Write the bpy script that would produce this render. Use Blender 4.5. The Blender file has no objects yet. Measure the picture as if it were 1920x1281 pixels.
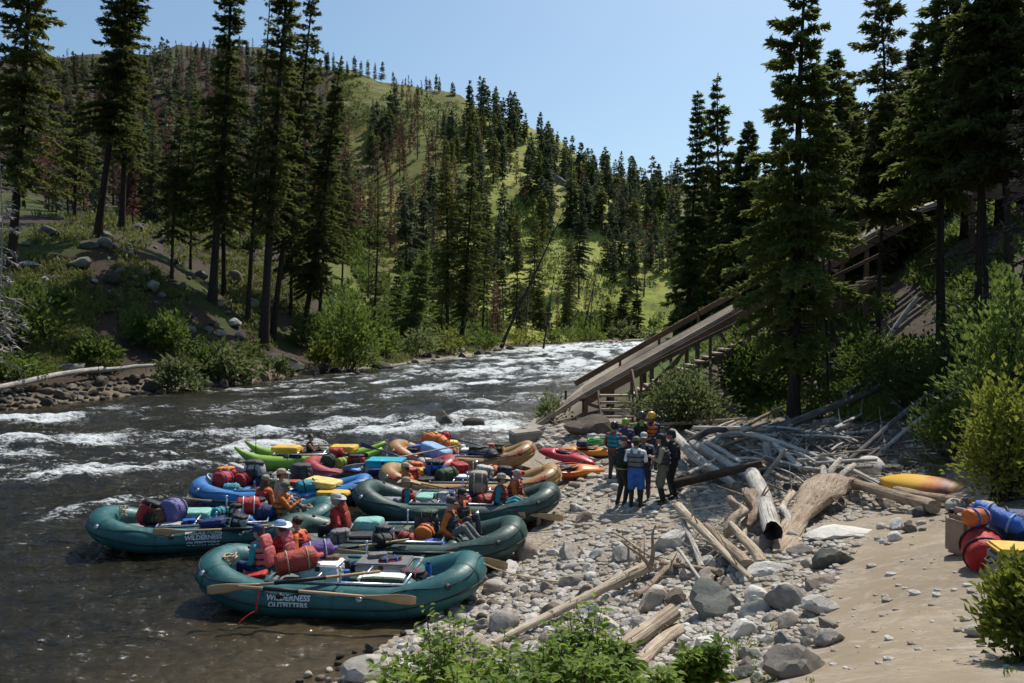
import bpy, bmesh, math, random
import numpy as np
from mathutils import Vector, Matrix, Quaternion
from mathutils import noise as mnoise

random.seed(7)
RNG = np.random.default_rng(11)
SC = bpy.context.scene
COL = SC.collection
PI = math.pi
R = math.radians

# ------------------------------------------------------------------ camera model (used to read places off the photograph)
CAMZ = 5.2
FPX = 1500.0
PITCH = math.atan(40.5 / FPX)
CP, SP = math.cos(PITCH), math.sin(PITCH)

def ray(px, py):
    a = (py - 640.5) / FPX
    x = (px - 960.0) / FPX
    yy = CP - a * SP
    return x / yy, (-SP - a * CP) / yy

def at(px, py, Y):
    dx, dz = ray(px, py)
    return Vector((dx * Y, Y, CAMZ + dz * Y))

def onz(px, py, z):
    dx, dz = ray(px, py)
    Y = (z - CAMZ) / dz
    return Vector((dx * Y, Y, z))

cam_d = bpy.data.cameras.new("camera")
cam = bpy.data.objects.new("camera", cam_d)
COL.objects.link(cam)
cam.location = (0, 0, CAMZ)
cam.rotation_euler = (PI / 2 - PITCH, 0, 0)
cam_d.sensor_width = 36.0
cam_d.lens = 36.0 * FPX / 1920.0
cam_d.clip_start = 0.1
cam_d.clip_end = 6000
SC.camera = cam

SC.view_settings.view_transform = 'Standard'
SC.view_settings.look = 'None'
SC.view_settings.exposure = 0
SC.render.engine = 'CYCLES'
SC.cycles.use_denoising = True
SC.cycles.use_adaptive_sampling = True
SC.cycles.adaptive_threshold = 0.03
SC.cycles.max_bounces = 6
SC.cycles.diffuse_bounces = 3
SC.cycles.glossy_bounces = 3
SC.cycles.transmission_bounces = 4
SC.cycles.transparent_max_bounces = 6
SC.cycles.sample_clamp_indirect = 4.0
SC.cycles.caustics_reflective = False
SC.cycles.caustics_refractive = False

SUN_EL, SUN_AZ = R(56), R(31)          # azimuth measured from +Y towards +X
world = bpy.data.worlds.new("World")
SC.world = world
world.use_nodes = True
wn = world.node_tree
sky = wn.nodes.new('ShaderNodeTexSky')
sky.sky_type = 'NISHITA'
sky.sun_disc = False
sky.sun_elevation = SUN_EL
sky.sun_rotation = SUN_AZ
sky.altitude = 300
sky.air_density = 1.0
sky.dust_density = 2.2
sky.ozone_density = 1.2
tint = wn.nodes.new('ShaderNodeMixRGB'); tint.blend_type = 'MULTIPLY'; tint.inputs[0].default_value = 1.0; tint.inputs[2].default_value = (.82, .97, 1.0, 1)
wn.links.new(sky.outputs[0], tint.inputs[1]); wn.links.new(tint.outputs[0], wn.nodes['Background'].inputs[0])
wn.nodes['Background'].inputs[1].default_value = 0.13

sun_d = bpy.data.lights.new("sun", 'SUN')
sun_d.energy = 5.0
sun_d.angle = R(0.53)
sun_d.color = (1.0, 0.95, 0.87)
sun = bpy.data.objects.new("sun", sun_d)
COL.objects.link(sun)
sd = Vector((math.sin(SUN_AZ) * math.cos(SUN_EL), math.cos(SUN_AZ) * math.cos(SUN_EL), math.sin(SUN_EL)))
sun.rotation_euler = sd.to_track_quat('Z', 'Y').to_euler()
sun.location = (60, 90, 150)

# ------------------------------------------------------------------ mesh helpers
def link_mesh(name, me, material=None, parent=None, loc=None):
    o = bpy.data.objects.new(name, me)
    COL.objects.link(o)
    if material is not None:
        for m in (material if isinstance(material, (list, tuple)) else [material]):
            me.materials.append(m)
    if parent is not None:
        o.parent = parent
    if loc is not None:
        o.location = loc
    return o

def np_mesh(name, V, F, smooth=True, mats=None, attr=None):
    """V (n,3) array; F: (m,k) int array or list of such arrays; mats: list of material indices per face array."""
    me = bpy.data.meshes.new(name)
    Fs = F if isinstance(F, list) else [F]
    Fs = [np.asarray(f, dtype=np.int32) for f in Fs if len(f)]
    V = np.asarray(V, dtype=np.float32)
    me.vertices.add(len(V))
    me.vertices.foreach_set("co", V.ravel())
    nl = sum(f.size for f in Fs)
    npoly = sum(len(f) for f in Fs)
    me.loops.add(nl)
    me.loops.foreach_set("vertex_index", np.concatenate([f.ravel() for f in Fs]))
    me.polygons.add(npoly)
    tot = np.concatenate([np.full(len(f), f.shape[1], dtype=np.int32) for f in Fs])
    st = np.concatenate([[0], np.cumsum(tot)[:-1]]).astype(np.int32)
    me.polygons.foreach_set("loop_start", st)
    me.polygons.foreach_set("loop_total", tot)
    me.polygons.foreach_set("use_smooth", np.full(npoly, bool(smooth)))
    if mats is not None:
        mi = np.concatenate([np.full(len(f), k, dtype=np.int32) for f, k in zip(Fs, mats)])
        me.polygons.foreach_set("material_index", mi)
    me.update(calc_edges=True)
    if attr:
        for an, av in attr.items():
            a = me.color_attributes.new(an, 'FLOAT_COLOR', 'POINT')
            a.data.foreach_set("color", np.asarray(av, dtype=np.float32).ravel())
    return me

_TSC = bpy.data.scenes.new("scratch")
def evaluated_mesh(o):
    """the mesh an object has after its modifiers, worked out in a scratch scene"""
    _TSC.collection.objects.link(o)
    vl = _TSC.view_layers[0]; vl.update()
    me = bpy.data.meshes.new_from_object(o.evaluated_get(vl.depsgraph))
    bpy.data.objects.remove(o)
    return me

class MB:
    """collects primitive pieces of ONE part and links them as one mesh object"""
    def __init__(s):
        s.V = []; s.F4 = []; s.F3 = []; s.n = 0
    def add(s, V, F):
        V = np.asarray(V, dtype=float).reshape(-1, 3)
        for f in F:
            f = [i + s.n for i in f]
            if len(f) == 4: s.F4.append(f)
            elif len(f) == 3: s.F3.append(f)
            else:
                for k in range(1, len(f) - 1):
                    s.F3.append([f[0], f[k], f[k + 1]])
        s.V.append(V); s.n += len(V)
        return s
    def rings(s, rings, closed=False, cap=True):
        """rings: list of (m,3) arrays joined in order"""
        m = len(rings[0]); k = len(rings)
        V = np.concatenate([np.asarray(r) for r in rings])
        F = []
        for i in range(k if closed else k - 1):
            a = i * m; b = ((i + 1) % k) * m
            for j in range(m):
                j2 = (j + 1) % m
                F.append([a + j, a + j2, b + j2, b + j])
        if cap and not closed:
            F.append(list(range(m))[::-1]); F.append([(k - 1) * m + j for j in range(m)])
        return s.add(V, F)
    def tube(s, pts, r, n=8, closed=False, cap=True, squash=None):
        pts = [Vector(p) for p in pts]
        k = len(pts)
        rad = r if hasattr(r, '__len__') else [r] * k
        up = Vector((0, 0, 1))
        rings = []
        prev = None
        for i, p in enumerate(pts):
            if closed:
                t = pts[(i + 1) % k] - pts[i - 1]
            else:
                t = pts[min(i + 1, k - 1)] - pts[max(i - 1, 0)]
            if t.length < 1e-9: t = Vector((0, 0, 1))
            t.normalize()
            if prev is None:
                ref = up if abs(t.z) < 0.9 else Vector((1, 0, 0))
                a = t.cross(ref).normalized()
            else:
                a = (prev - t * prev.dot(t))
                a = a.normalized() if a.length > 1e-6 else t.cross(up).normalized()
            prev = a
            b = t.cross(a)
            ring = []
            for j in range(n):
                an = 2 * PI * j / n
                ring.append(p + (a * math.cos(an) + b * math.sin(an)) * rad[i])
            rings.append(np.array([tuple(q) for q in ring]))
        return s.rings(rings, closed, cap)
    def box(s, c, size, rot=None, bev=0.0):
        hx, hy, hz = size[0] / 2, size[1] / 2, size[2] / 2
        bm = bmesh.new()
        bmesh.ops.create_cube(bm, size=1.0)
        for v in bm.verts:
            v.co = Vector((v.co.x * size[0], v.co.y * size[1], v.co.z * size[2]))
        if bev > 0:
            bmesh.ops.bevel(bm, geom=bm.edges[:], offset=min(bev, min(size) * .45), segments=2, affect='EDGES')
        M = Matrix.Translation(Vector(c))
        if rot is not None:
            M = M @ (rot.to_4x4() if isinstance(rot, Matrix) else Matrix.Rotation(rot, 4, 'Z'))
        bm.verts.index_update()
        V = [tuple(M @ v.co) for v in bm.verts]
        F = [[v.index for v in f.verts] for f in bm.faces]
        bm.free()
        return s.add(V, F)
    def bar(s, a, b, w, h, roll_up=(0, 0, 1)):
        """rectangular bar from a to b, width w (sideways) height h (up)"""
        a = Vector(a); b = Vector(b)
        t = (b - a).normalized()
        side = t.cross(Vector(roll_up))
        if side.length < 1e-4: side = t.cross(Vector((0, 1, 0)))
        side.normalize(); up = side.cross(t)
        V = []
        for p in (a, b):
            for (i, j) in ((-1, -1), (1, -1), (1, 1), (-1, 1)):
                V.append(tuple(p + side * (i * w / 2) + up * (j * h / 2)))
        return s.add(V, [[0, 1, 2, 3], [7, 6, 5, 4], [0, 4, 5, 1], [1, 5, 6, 2], [2, 6, 7, 3], [3, 7, 4, 0]])
    def lathe(s, prof, n=16, M=None):
        """prof: list of (r,z)"""
        rings = []
        for (r, z) in prof:
            ring = [Vector((r * math.cos(2 * PI * j / n), r * math.sin(2 * PI * j / n), z)) for j in range(n)]
            if M is not None: ring = [M @ v for v in ring]
            rings.append(np.array([tuple(v) for v in ring]))
        return s.rings(rings)
    def blob(s, c, rad, rot=None, n=12, m=8, power=1.0, jit=0.0, seed=0):
        """rounded box/ellipsoid; power<1 squarer"""
        c = Vector(c)
        rs = []
        sg = lambda v, p: math.copysign(abs(v) ** p, v)
        for i in range(m + 1):
            la = -PI / 2 + PI * i / m
            ring = []
            for j in range(n):
                lo = 2 * PI * j / n
                v = Vector((sg(math.cos(la), power) * sg(math.cos(lo), power) * rad[0],
                            sg(math.cos(la), power) * sg(math.sin(lo), power) * rad[1],
                            sg(math.sin(la), power) * rad[2]))
                if i in (0, m): v = Vector((0, 0, math.copysign(rad[2], la))) + v * 0.02
                if jit: v *= 1 + jit * mnoise.noise(v * (1.6 / max(rad)) * 1.5 + Vector((seed * 3.1, seed, 0)))
                if rot is not None: v = rot @ v
                ring.append(tuple(c + v))
            rs.append(np.array(ring))
        return s.rings(rs)
    def mesh(s, name, smooth=False):
        V = np.concatenate(s.V) if s.V else np.zeros((0, 3))
        return np_mesh(name, V, [f for f in (np.array(s.F4), np.array(s.F3)) if len(f)], smooth)
    def build(s, name, material, parent=None, smooth=False, loc=None, auto=None):
        me = s.mesh(name, smooth or auto is not None)
        o = link_mesh(name, me, material, parent, loc)
        if auto is not None:
            sharp_by_angle(me, auto)
        return o

def sharp_by_angle(me, deg=35):
    bm = bmesh.new(); bm.from_mesh(me)
    lim = R(deg)
    for e in bm.edges:
        if len(e.link_faces) == 2 and e.calc_face_angle(0) > lim:
            e.smooth = False
    bm.to_mesh(me); bm.free()

def tag(o, label=None, cat=None, group=None, kind=None):
    if label: o['label'] = label
    if cat: o['category'] = cat
    if group: o['group'] = group
    if kind: o['kind'] = kind
    return o

def thing(name, label, cat, loc=(0, 0, 0), rotz=0.0, group=None, scale=1.0):
    o = bpy.data.objects.new(name, None)
    o.empty_display_size = 0.2
    COL.objects.link(o)
    o.location = loc
    o.rotation_euler = (0, 0, rotz)
    if scale != 1.0: o.scale = (scale,) * 3
    return tag(o, label, cat, group)

def copy_tree(o, parent=None):
    c = o.copy(); COL.objects.link(c); c.parent = parent
    for ch in list(o.children):
        copy_tree(ch, c)
    return c

# ------------------------------------------------------------------ materials
def srgb(h):
    if isinstance(h, str):
        h = h.lstrip('#'); h = [int(h[i:i + 2], 16) / 255 for i in (0, 2, 4)]
    return tuple(((c / 12.92) if c <= .04045 else ((c + .055) / 1.055) ** 2.4) for c in h)

class NT:
    def __init__(s, name):
        s.m = bpy.data.materials.new(name); s.m.use_nodes = True
        s.t = s.m.node_tree
        s.bsdf = s.t.nodes['Principled BSDF']
        s.out = s.t.nodes['Material Output']
    def n(s, typ, **kw):
        nd = s.t.nodes.new('ShaderNode' + typ)
        for k, v in kw.items():
            if k.startswith('i_'):
                nd.inputs[k[2:].replace('_', ' ')].default_value = v
            else: setattr(nd, k, v)
        return nd
    def l(s, a, b):
        s.t.links.new(a, b); return s
    def coord(s, kind='Object', scale=None):
        tc = s.n('TexCoord')
        o = tc.outputs[kind]
        if scale is not None:
            mp = s.n('Mapping'); mp.inputs['Scale'].default_value = scale if hasattr(scale, '__len__') else (scale,) * 3
            s.l(o, mp.inputs['Vector']); o = mp.outputs[0]
        return o
    def noise(s, vec, scale, detail=4, rough=.55, dist=0.0):
        nd = s.n('TexNoise'); nd.inputs['Scale'].default_value = scale; nd.inputs['Detail'].default_value = detail
        nd.inputs['Roughness'].default_value = rough; nd.inputs['Distortion'].default_value = dist
        if vec is not None: s.l(vec, nd.inputs['Vector'])
        return nd.outputs['Fac']
    def ramp(s, fac, stops, interp='LINEAR'):
        nd = s.n('ValToRGB'); nd.color_ramp.interpolation = interp
        e = nd.color_ramp.elements
        while len(e) < len(stops): e.new(0.5)
        for q, (p, c) in zip(e, stops):
            q.position = p
            q.color = (*c, 1) if hasattr(c, '__len__') else (c, c, c, 1)
        s.l(fac, nd.inputs[0]); return nd.outputs[0]
    def mix(s, fac, a, b, mode='MIX'):
        nd = s.n('MixRGB', blend_type=mode)
        for v, i in ((fac, 0), (a, 1), (b, 2)):
            if hasattr(v, 'is_output') or isinstance(v, bpy.types.NodeSocket): s.l(v, nd.inputs[i])
            elif i == 0: nd.inputs[0].default_value = v
            else: nd.inputs[i].default_value = (*v, 1) if len(v) == 3 else v
        return nd.outputs[0]
    def math(s, op, a, b=None, clamp=False):
        nd = s.n('Math', operation=op); nd.use_clamp = clamp
        for v, i in ((a, 0), (b, 1)):
            if v is None: continue
            if isinstance(v, bpy.types.NodeSocket): s.l(v, nd.inputs[i])
            else: nd.inputs[i].default_value = v
        return nd.outputs[0]
    def bump(s, h, strength=.5, dist=.02, to=True):
        nd = s.n('Bump'); nd.inputs['Strength'].default_value = strength; nd.inputs['Distance'].default_value = dist
        s.l(h, nd.inputs['Height'])
        if to: s.l(nd.outputs[0], s.bsdf.inputs['Normal'])
        return nd.outputs[0]
    def set(s, **kw):
        for k, v in kw.items():
            i = s.bsdf.inputs[k.replace('_', ' ')]
            if isinstance(v, bpy.types.NodeSocket): s.l(v, i)
            else: i.default_value = (*v, 1) if hasattr(v, '__len__') and len(v) == 3 else v
        return s.m

_cache = {}
def plain(name, col, rough=.6, var=.18, scale=6.0, bump=0.0, spec=.4, metal=0.0, coat=0.0):
    """a coloured surface with some unevenness (dirt, fading), procedural"""
    if name in _cache: return _cache[name]
    k = NT(name)
    c = srgb(col) if isinstance(col, str) else col
    v = k.coord('Object')
    nz = k.noise(v, scale, 5, .6)
    lo = tuple(x * (1 - var) for x in c); hi = tuple(min(1, x * (1 + var)) for x in c)
    col_o = k.ramp(nz, [(.3, lo), (.7, hi)])
    rg = k.ramp(k.noise(v, scale * 1.7, 3), [(.3, max(0, rough - .1)), (.7, min(1, rough + .1))])
    k.set(Base_Color=col_o, Roughness=rg, Metallic=metal, Specular_IOR_Level=spec, Coat_Weight=coat)
    if bump: k.bump(k.noise(v, scale * 4, 5, .65), .5, bump)
    _cache[name] = k.m
    return k.m
# ------------------------------------------------------------------ terrain
SHORE_R = [(-2.6, 11.2), (-1.95, 13), (-.85, 14.4), (-.3, 16.3), (0.2, 18.6), (.75, 20.5), (.75, 23.5), (.35, 26.9), (.4, 31.2), (.1, 35.5),
           (.9, 41), (4, 55), (9.2, 80), (18.5, 120), (32, 173), (60, 204), (100, 235)]
SHORE_L = [(-60, 18), (-42, 34), (-33, 42), (-28.8, 46.5), (-25.4, 58), (-21.8, 67.5), (-20.2, 76), (-14.6, 88), (-7, 112), (1, 146), (22, 193), (45, 226), (92, 262)]
RIVER = SHORE_R + SHORE_L[::-1] + [(-80, -30), (-6, -30), (-3.6, 6)]
RIVER = np.array(RIVER, dtype=float)

def river_sd(X, Y):
    """signed distance to the river outline, positive on land"""
    P = RIVER; n = len(P)
    X = np.asarray(X, float); Y = np.asarray(Y, float)
    d = np.full(X.shape, 1e9); ins = np.zeros(X.shape, bool)
    for i in range(n):
        x1, y1 = P[i]; x2, y2 = P[(i + 1) % n]
        ex, ey = x2 - x1, y2 - y1
        t = np.clip(((X - x1) * ex + (Y - y1) * ey) / (ex * ex + ey * ey), 0, 1)
        d = np.minimum(d, np.hypot(X - x1 - t * ex, Y - y1 - t * ey))
        c = ((y1 > Y) != (y2 > Y)) & (X < (x2 - x1) * (Y - y1) / (y2 - y1 + 1e-12) + x1)
        ins ^= c
    return np.where(ins, -d, d)

CTRL = []
def cz(px, py, z): p = onz(px, py, z); CTRL.append((p.x, p.y, p.z))
def cy(px, py, Y): p = at(px, py, Y); CTRL.append((p.x, p.y, p.z))
def cw(x, y, z): CTRL.append((x, y, z))
for (x, y) in SHORE_R[:-1]: cw(x, y, 0.0)
for (x, y) in SHORE_L[:-1]: cw(x, y, 0.0)
for a in [(1165, 948, .55), (1200, 1050, .62), (1060, 1010, .22), (1080, 940, .25), (1120, 900, .35), (1100, 850, .45), (1060, 830, .4), (1010, 1120, .22), (930, 1180, .3), (1100, 1200, .7),
          (1000, 1240, .62), (850, 1240, .35), (760, 1275, .3), (1300, 1130, 1.05), (1250, 1230, 1.3), (1300, 1281, 1.75), (1450, 1281, 2.3), (1420, 1180, 1.7),
          (1480, 1100, 1.6), (1700, 1281, 2.85), (1900, 1270, 3.0), (1600, 1060, 1.85), (1750, 1000, 2.05), (1900, 1050, 2.45), (1640, 980, 1.75),
          (1740, 940, 1.55), (1550, 890, 1.3), (1400, 940, .95), (1300, 950, .75), (1300, 880, .7), (1400, 810, 1.2), (1290, 800, 1.0), (1500, 800, 1.75),
          (1350, 1020, 1.1), (1640, 860, 1.6), (1130, 810, .8), (1050, 800, .6)]: cz(*a)
for a in [(1640, 760, 28), (1700, 690, 30), (1760, 650, 29), (1850, 760, 21), (1850, 640, 25), (1910, 860, 15.5), (1920, 560, 27), (1650, 650, 33), (1560, 700, 33), (1450, 730, 34), (1400, 700, 38), (1330, 720, 37),
          (1300, 640, 60), (1400, 600, 60), (1500, 560, 50), (1600, 530, 45), (1700, 500, 42), (1920, 420, 36),
          (1350, 590, 110), (1500, 500, 100), (1700, 380, 95), (1920, 260, 90), (1320, 600, 180), (1400, 500, 200), (1600, 350, 200), (1900, 150, 200),
          # far bank
          (180, 445, 76), (20, 490, 68), (120, 420, 84), (0, 705, 51.5), (140, 700, 55.5), (0, 640, 57), (60, 560, 63), (200, 630, 64), (250, 540, 71), (320, 500, 77), (400, 565, 77), (300, 690, 60.5), (380, 660, 67), (497, 645, 84), (570, 635, 92),
          (465, 600, 80), (640, 640, 98), (700, 650, 108), (780, 640, 122), (865, 638, 140), (950, 640, 160), (1050, 636, 190), (1150, 632, 220), (1000, 630, 185),
          (-120, 480, 62), (-150, 640, 50), (-300, 560, 50), (-200, 400, 80),
          (100, 398, 110), (230, 405, 108), (350, 440, 106), (500, 500, 105), (620, 580, 115), (700, 610, 140), (850, 615, 175), (1000, 610, 215),
          (100, 350, 230), (300, 350, 230), (500, 400, 230), (0, 130, 850), (-150, 150, 850), (100, 133, 850), (200, 128, 850), (330, 104, 850), (420, 100, 850), (520, 110, 800), (590, 122, 720),
          (100, 290, 420), (300, 270, 420), (480, 270, 420),
          (640, 132, 630), (700, 142, 610), (780, 158, 590), (860, 176, 570), (900, 203, 545), (960, 236, 520), (1020, 272, 500), (1080, 306, 480), (1150, 338, 470), (1230, 352, 470),
          (1310, 366, 470), (1420, 400, 470), (760, 520, 225), (620, 480, 230), (760, 300, 430), (650, 300, 430), (880, 330, 400), (880, 520, 245), (1000, 400, 350), (1000, 550, 235), (1200, 560, 260), (1200, 450, 350), (1120, 500, 290),
          (1245, 622, 238), (1260, 480, 340), (1180, 625, 240)]: cy(*a)
# ground falls away behind the ridges; the bank carries on behind the photographer
for a in [(100, 150, 1150), (400, 130, 1150), (700, 220, 900), (900, 280, 800), (1100, 380, 700), (1300, 430, 700)]: cy(*a)
cw(2, 2.5, 3.3); cw(6, 4, 3.6); cw(0, 3, 2.9); cw(-1.5, 6, 1.6); cw(.5, 6.3, 1.75); cw(10, 6, 4.2); cw(12, 12, 4.0); cw(18, 16, 6.0)
cw(30, 20, 11); cw(60, 40, 24); cw(-70, 40, 9); cw(-100, 60, 25); cw(150, 80, 60)
CTRL = np.array(CTRL)

def _uv(x, y):
    return np.stack([np.arctan2(x, y) * 1.3, np.log(np.hypot(x, y))], -1)
_cu = _uv(CTRL[:, 0], CTRL[:, 1])
_A = np.linalg.norm(_cu[:, None] - _cu[None], axis=-1)
_n = len(CTRL)
_M = np.zeros((_n + 1, _n + 1)); _M[:_n, :_n] = _A + np.eye(_n) * -0.002; _M[:_n, _n] = 1; _M[_n, :_n] = 1
# solve for z expressed as elevation tangent far away and height nearby
_w = np.linalg.solve(_M, np.append(CTRL[:, 2], 0))

def vnoise(x, y, s, seed=0):
    """cheap tileless value noise, vectorised"""
    x = np.asarray(x) * s + seed * 17.3; y = np.asarray(y) * s - seed * 9.1
    xi = np.floor(x).astype(np.int64); yi = np.floor(y).astype(np.int64)
    fx = x - xi; fy = y - yi
    fx = fx * fx * (3 - 2 * fx); fy = fy * fy * (3 - 2 * fy)
    def h(a, b):
        k = (a * 374761393 + b * 668265263 + seed * 144665) & 0xffffffff
        k = ((k ^ (k >> 13)) * 1274126177) & 0xffffffff
        return ((k ^ (k >> 16)) & 0xffff) / 65535.0
    return (h(xi, yi) * (1 - fx) + h(xi + 1, yi) * fx) * (1 - fy) + (h(xi, yi + 1) * (1 - fx) + h(xi + 1, yi + 1) * fx) * fy

def fbm(x, y, s, o=4, seed=0):
    a = 0; w = 1; t = 0
    for i in range(o):
        a = a + w * vnoise(x, y, s * 2 ** i, seed + i); t += w; w *= .5
    return a / t

def height(x, y, rough=True):
    x = np.atleast_1d(np.asarray(x, float)); y = np.atleast_1d(np.asarray(y, float))
    shp = x.shape; x = x.ravel(); y = y.ravel()
    z = np.empty_like(x)
    u = _uv(x, np.maximum(y, 0.3))
    for i in range(0, len(x), 20000):
        d = np.linalg.norm(u[i:i + 20000, None] - _cu[None], axis=-1)
        z[i:i + 20000] = d @ _w[:-1] + _w[-1]
    sd_ = river_sd(x, y)
    D = np.hypot(x, y)
    if rough:
        amp = np.clip(D * .006, .05, 4.0) * np.clip(sd_ / 2.5, 0.12, 1)
        z = z + amp * (fbm(x, y, .35, 4, 3) - .5) * np.clip(1.6 - D / 60, 0, 1) * .9
        z = z + (fbm(x, y, .02, 5, 5) - .5) * np.clip((D - 70) / 250, 0, 1) * 22 * np.clip(sd_ / 40, 0, 1)
    land = np.maximum(z, .02 + np.minimum(sd_, 3) * .05)
    bed = -np.clip(-sd_ * .16, 0.02, 1.1)
    return np.where(sd_ > 0, land, bed).reshape(shp)


# the ground sheet: a fan that gets coarser with distance
NA, NR = 560, 470
A0, A1 = R(-60), R(50)
LR0, LR1 = math.log(2.2), math.log(1700)
ang = np.linspace(A0, A1, NA)
rad = np.exp(np.linspace(LR0, LR1, NR))
AA, RR = np.meshgrid(ang, rad)
GX = np.sin(AA) * RR; GY = np.cos(AA) * RR
GZ = height(GX, GY)
GSD = river_sd(GX, GY)
_TAN = (np.maximum(GZ, 0) - CAMZ) / GY

def gz(x, y):
    u = min(max((math.atan2(x, y) - A0) / (A1 - A0) * (NA - 1), 0), NA - 1.001)
    v = min(max((math.log(max(math.hypot(x, y), 2.2)) - LR0) / (LR1 - LR0) * (NR - 1), 0), NR - 1.001)
    i, j = int(u), int(v); u -= i; v -= j
    return float((GZ[j, i] * (1 - u) + GZ[j, i + 1] * u) * (1 - v) + (GZ[j + 1, i] * (1 - u) + GZ[j + 1, i + 1] * u) * v)

def gpix(px, py, lift=0.0):
    """where the line of sight through a photo pixel meets the ground"""
    dx, dz = ray(px, py)
    u = min(max((math.atan(dx) - A0) / (A1 - A0) * (NA - 1), 0), NA - 1.001)
    i = int(u); f = u - i
    T = _TAN[:, i] * (1 - f) + _TAN[:, i + 1] * f
    if lift: T = T + lift / GY[:, i]
    k = int(np.argmax(T >= dz))
    if k == 0: return at(px, py, 600) if T[0] < dz else at(px, py, GY[0, i])
    t = (dz - T[k - 1]) / (T[k] - T[k - 1] + 1e-12)
    y = GY[k - 1, i] + t * (GY[k, i] - GY[k - 1, i])
    return Vector((dx * y, y, max(gz(dx * y, y), 0) + lift))

def col_ground(px, Y):
    """ground point in a given image column at a given distance"""
    x = (px - 960) / FPX * Y
    return Vector((x, Y, max(gz(x, Y), 0)))

def poly_in(px, py, poly):
    ins = np.zeros(px.shape, bool)
    n = len(poly)
    for i in range(n):
        x1, y1 = poly[i]; x2, y2 = poly[(i + 1) % n]
        ins ^= ((y1 > py) != (y2 > py)) & (px < (x2 - x1) * (py - y1) / (y2 - y1 + 1e-12) + x1)
    return ins

def g2(px, py):
    p = gpix(px, py); return (p.x, p.y)

# what covers the ground: R grass, G trodden dirt path, B river gravel
PATH = [g2(*q) for q in [(1330, 1281), (1500, 1150), (1530, 1060), (1600, 1000), (1640, 960), (1700, 935), (1780, 960), (1790, 1040), (1850, 1120), (1885, 1281)]] + [(4.5, 1.5), (1.6, 1.5)]
pth = poly_in(GX.ravel(), GY.ravel(), PATH).reshape(GX.shape)
def dist_poly(X, Y, P):
    d = np.full(X.shape, 1e9)
    for i in range(len(P)):
        x1, y1 = P[i]; x2, y2 = P[(i + 1) % len(P)]
        ex, ey = x2 - x1, y2 - y1
        t = np.clip(((X - x1) * ex + (Y - y1) * ey) / (ex * ex + ey * ey + 1e-9), 0, 1)
        d = np.minimum(d, np.hypot(X - x1 - t * ex, Y - y1 - t * ey))
    return d
dp = dist_poly(GX, GY, PATH)
path_m = np.clip(.42 + np.where(pth, dp, -dp) * .8 + (fbm(GX, GY, 1.6, 4, 21) - .5) * 1.9, 0, 1)
gravel = np.clip(1.0 - (GSD - 6.5) / 5, 0, 1) * np.clip((37 - GY) / 4, 0, 1) * (GX > -12)
gravel = np.maximum(gravel, np.clip(1.3 - GSD / 2.2, 0, 1))
grass = np.clip((GSD - 3) / 4, 0, 1) * np.where(GX > -2 + GY * .12, np.clip((GY - 34) / 4, 0, 1), 1)
grass = np.maximum(grass, np.clip((GX - 8.5 - .15 * np.maximum(GY - 15, 0)) / 2.5, 0, 1) * .55)
far = np.clip((RR - 100) / 60, 0, 1)
grass = np.where((GX > 6 + GY * .05) & (RR < 75) & (GX > GY * .24), grass * .25 * (fbm(GX, GY, .3, 3, 77) > .5), grass)
bank = ((GX < -12) & (RR < 110))
grass = np.where(bank, grass * np.clip((fbm(GX, GY, .09, 4, 31) - .36) * 4.5, .0, 1.0), grass)
PXC = 960 + 1500 * GX / np.maximum(GY, .1)
forest = np.clip((650 - PXC + 60 * (fbm(GX, GY, .03, 3, 91) - .5)) / 60, 0, 1) * np.clip((RR - 84) / 14, 0, 1)
forest = np.maximum(forest, np.clip((RR - 130) / 30, 0, 1) * np.clip((PXC - 1255) / 40, 0, 1))
grass = grass * (1 - .85 * forest * (fbm(GX, GY, .06, 4, 93) > .40))
far = far * (1 - .8 * forest)
cvr = np.stack([grass, path_m, gravel, far], -1)
idx = np.arange(NA * NR).reshape(NR, NA)
QF = np.stack([idx[:-1, :-1], idx[:-1, 1:], idx[1:, 1:], idx[1:, :-1]], -1).reshape(-1, 4)
ground_me = np_mesh("ground", np.stack([GX, GY, GZ], -1).reshape(-1, 3), QF, True, attr={"cover": cvr.reshape(-1, 4)})

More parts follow.
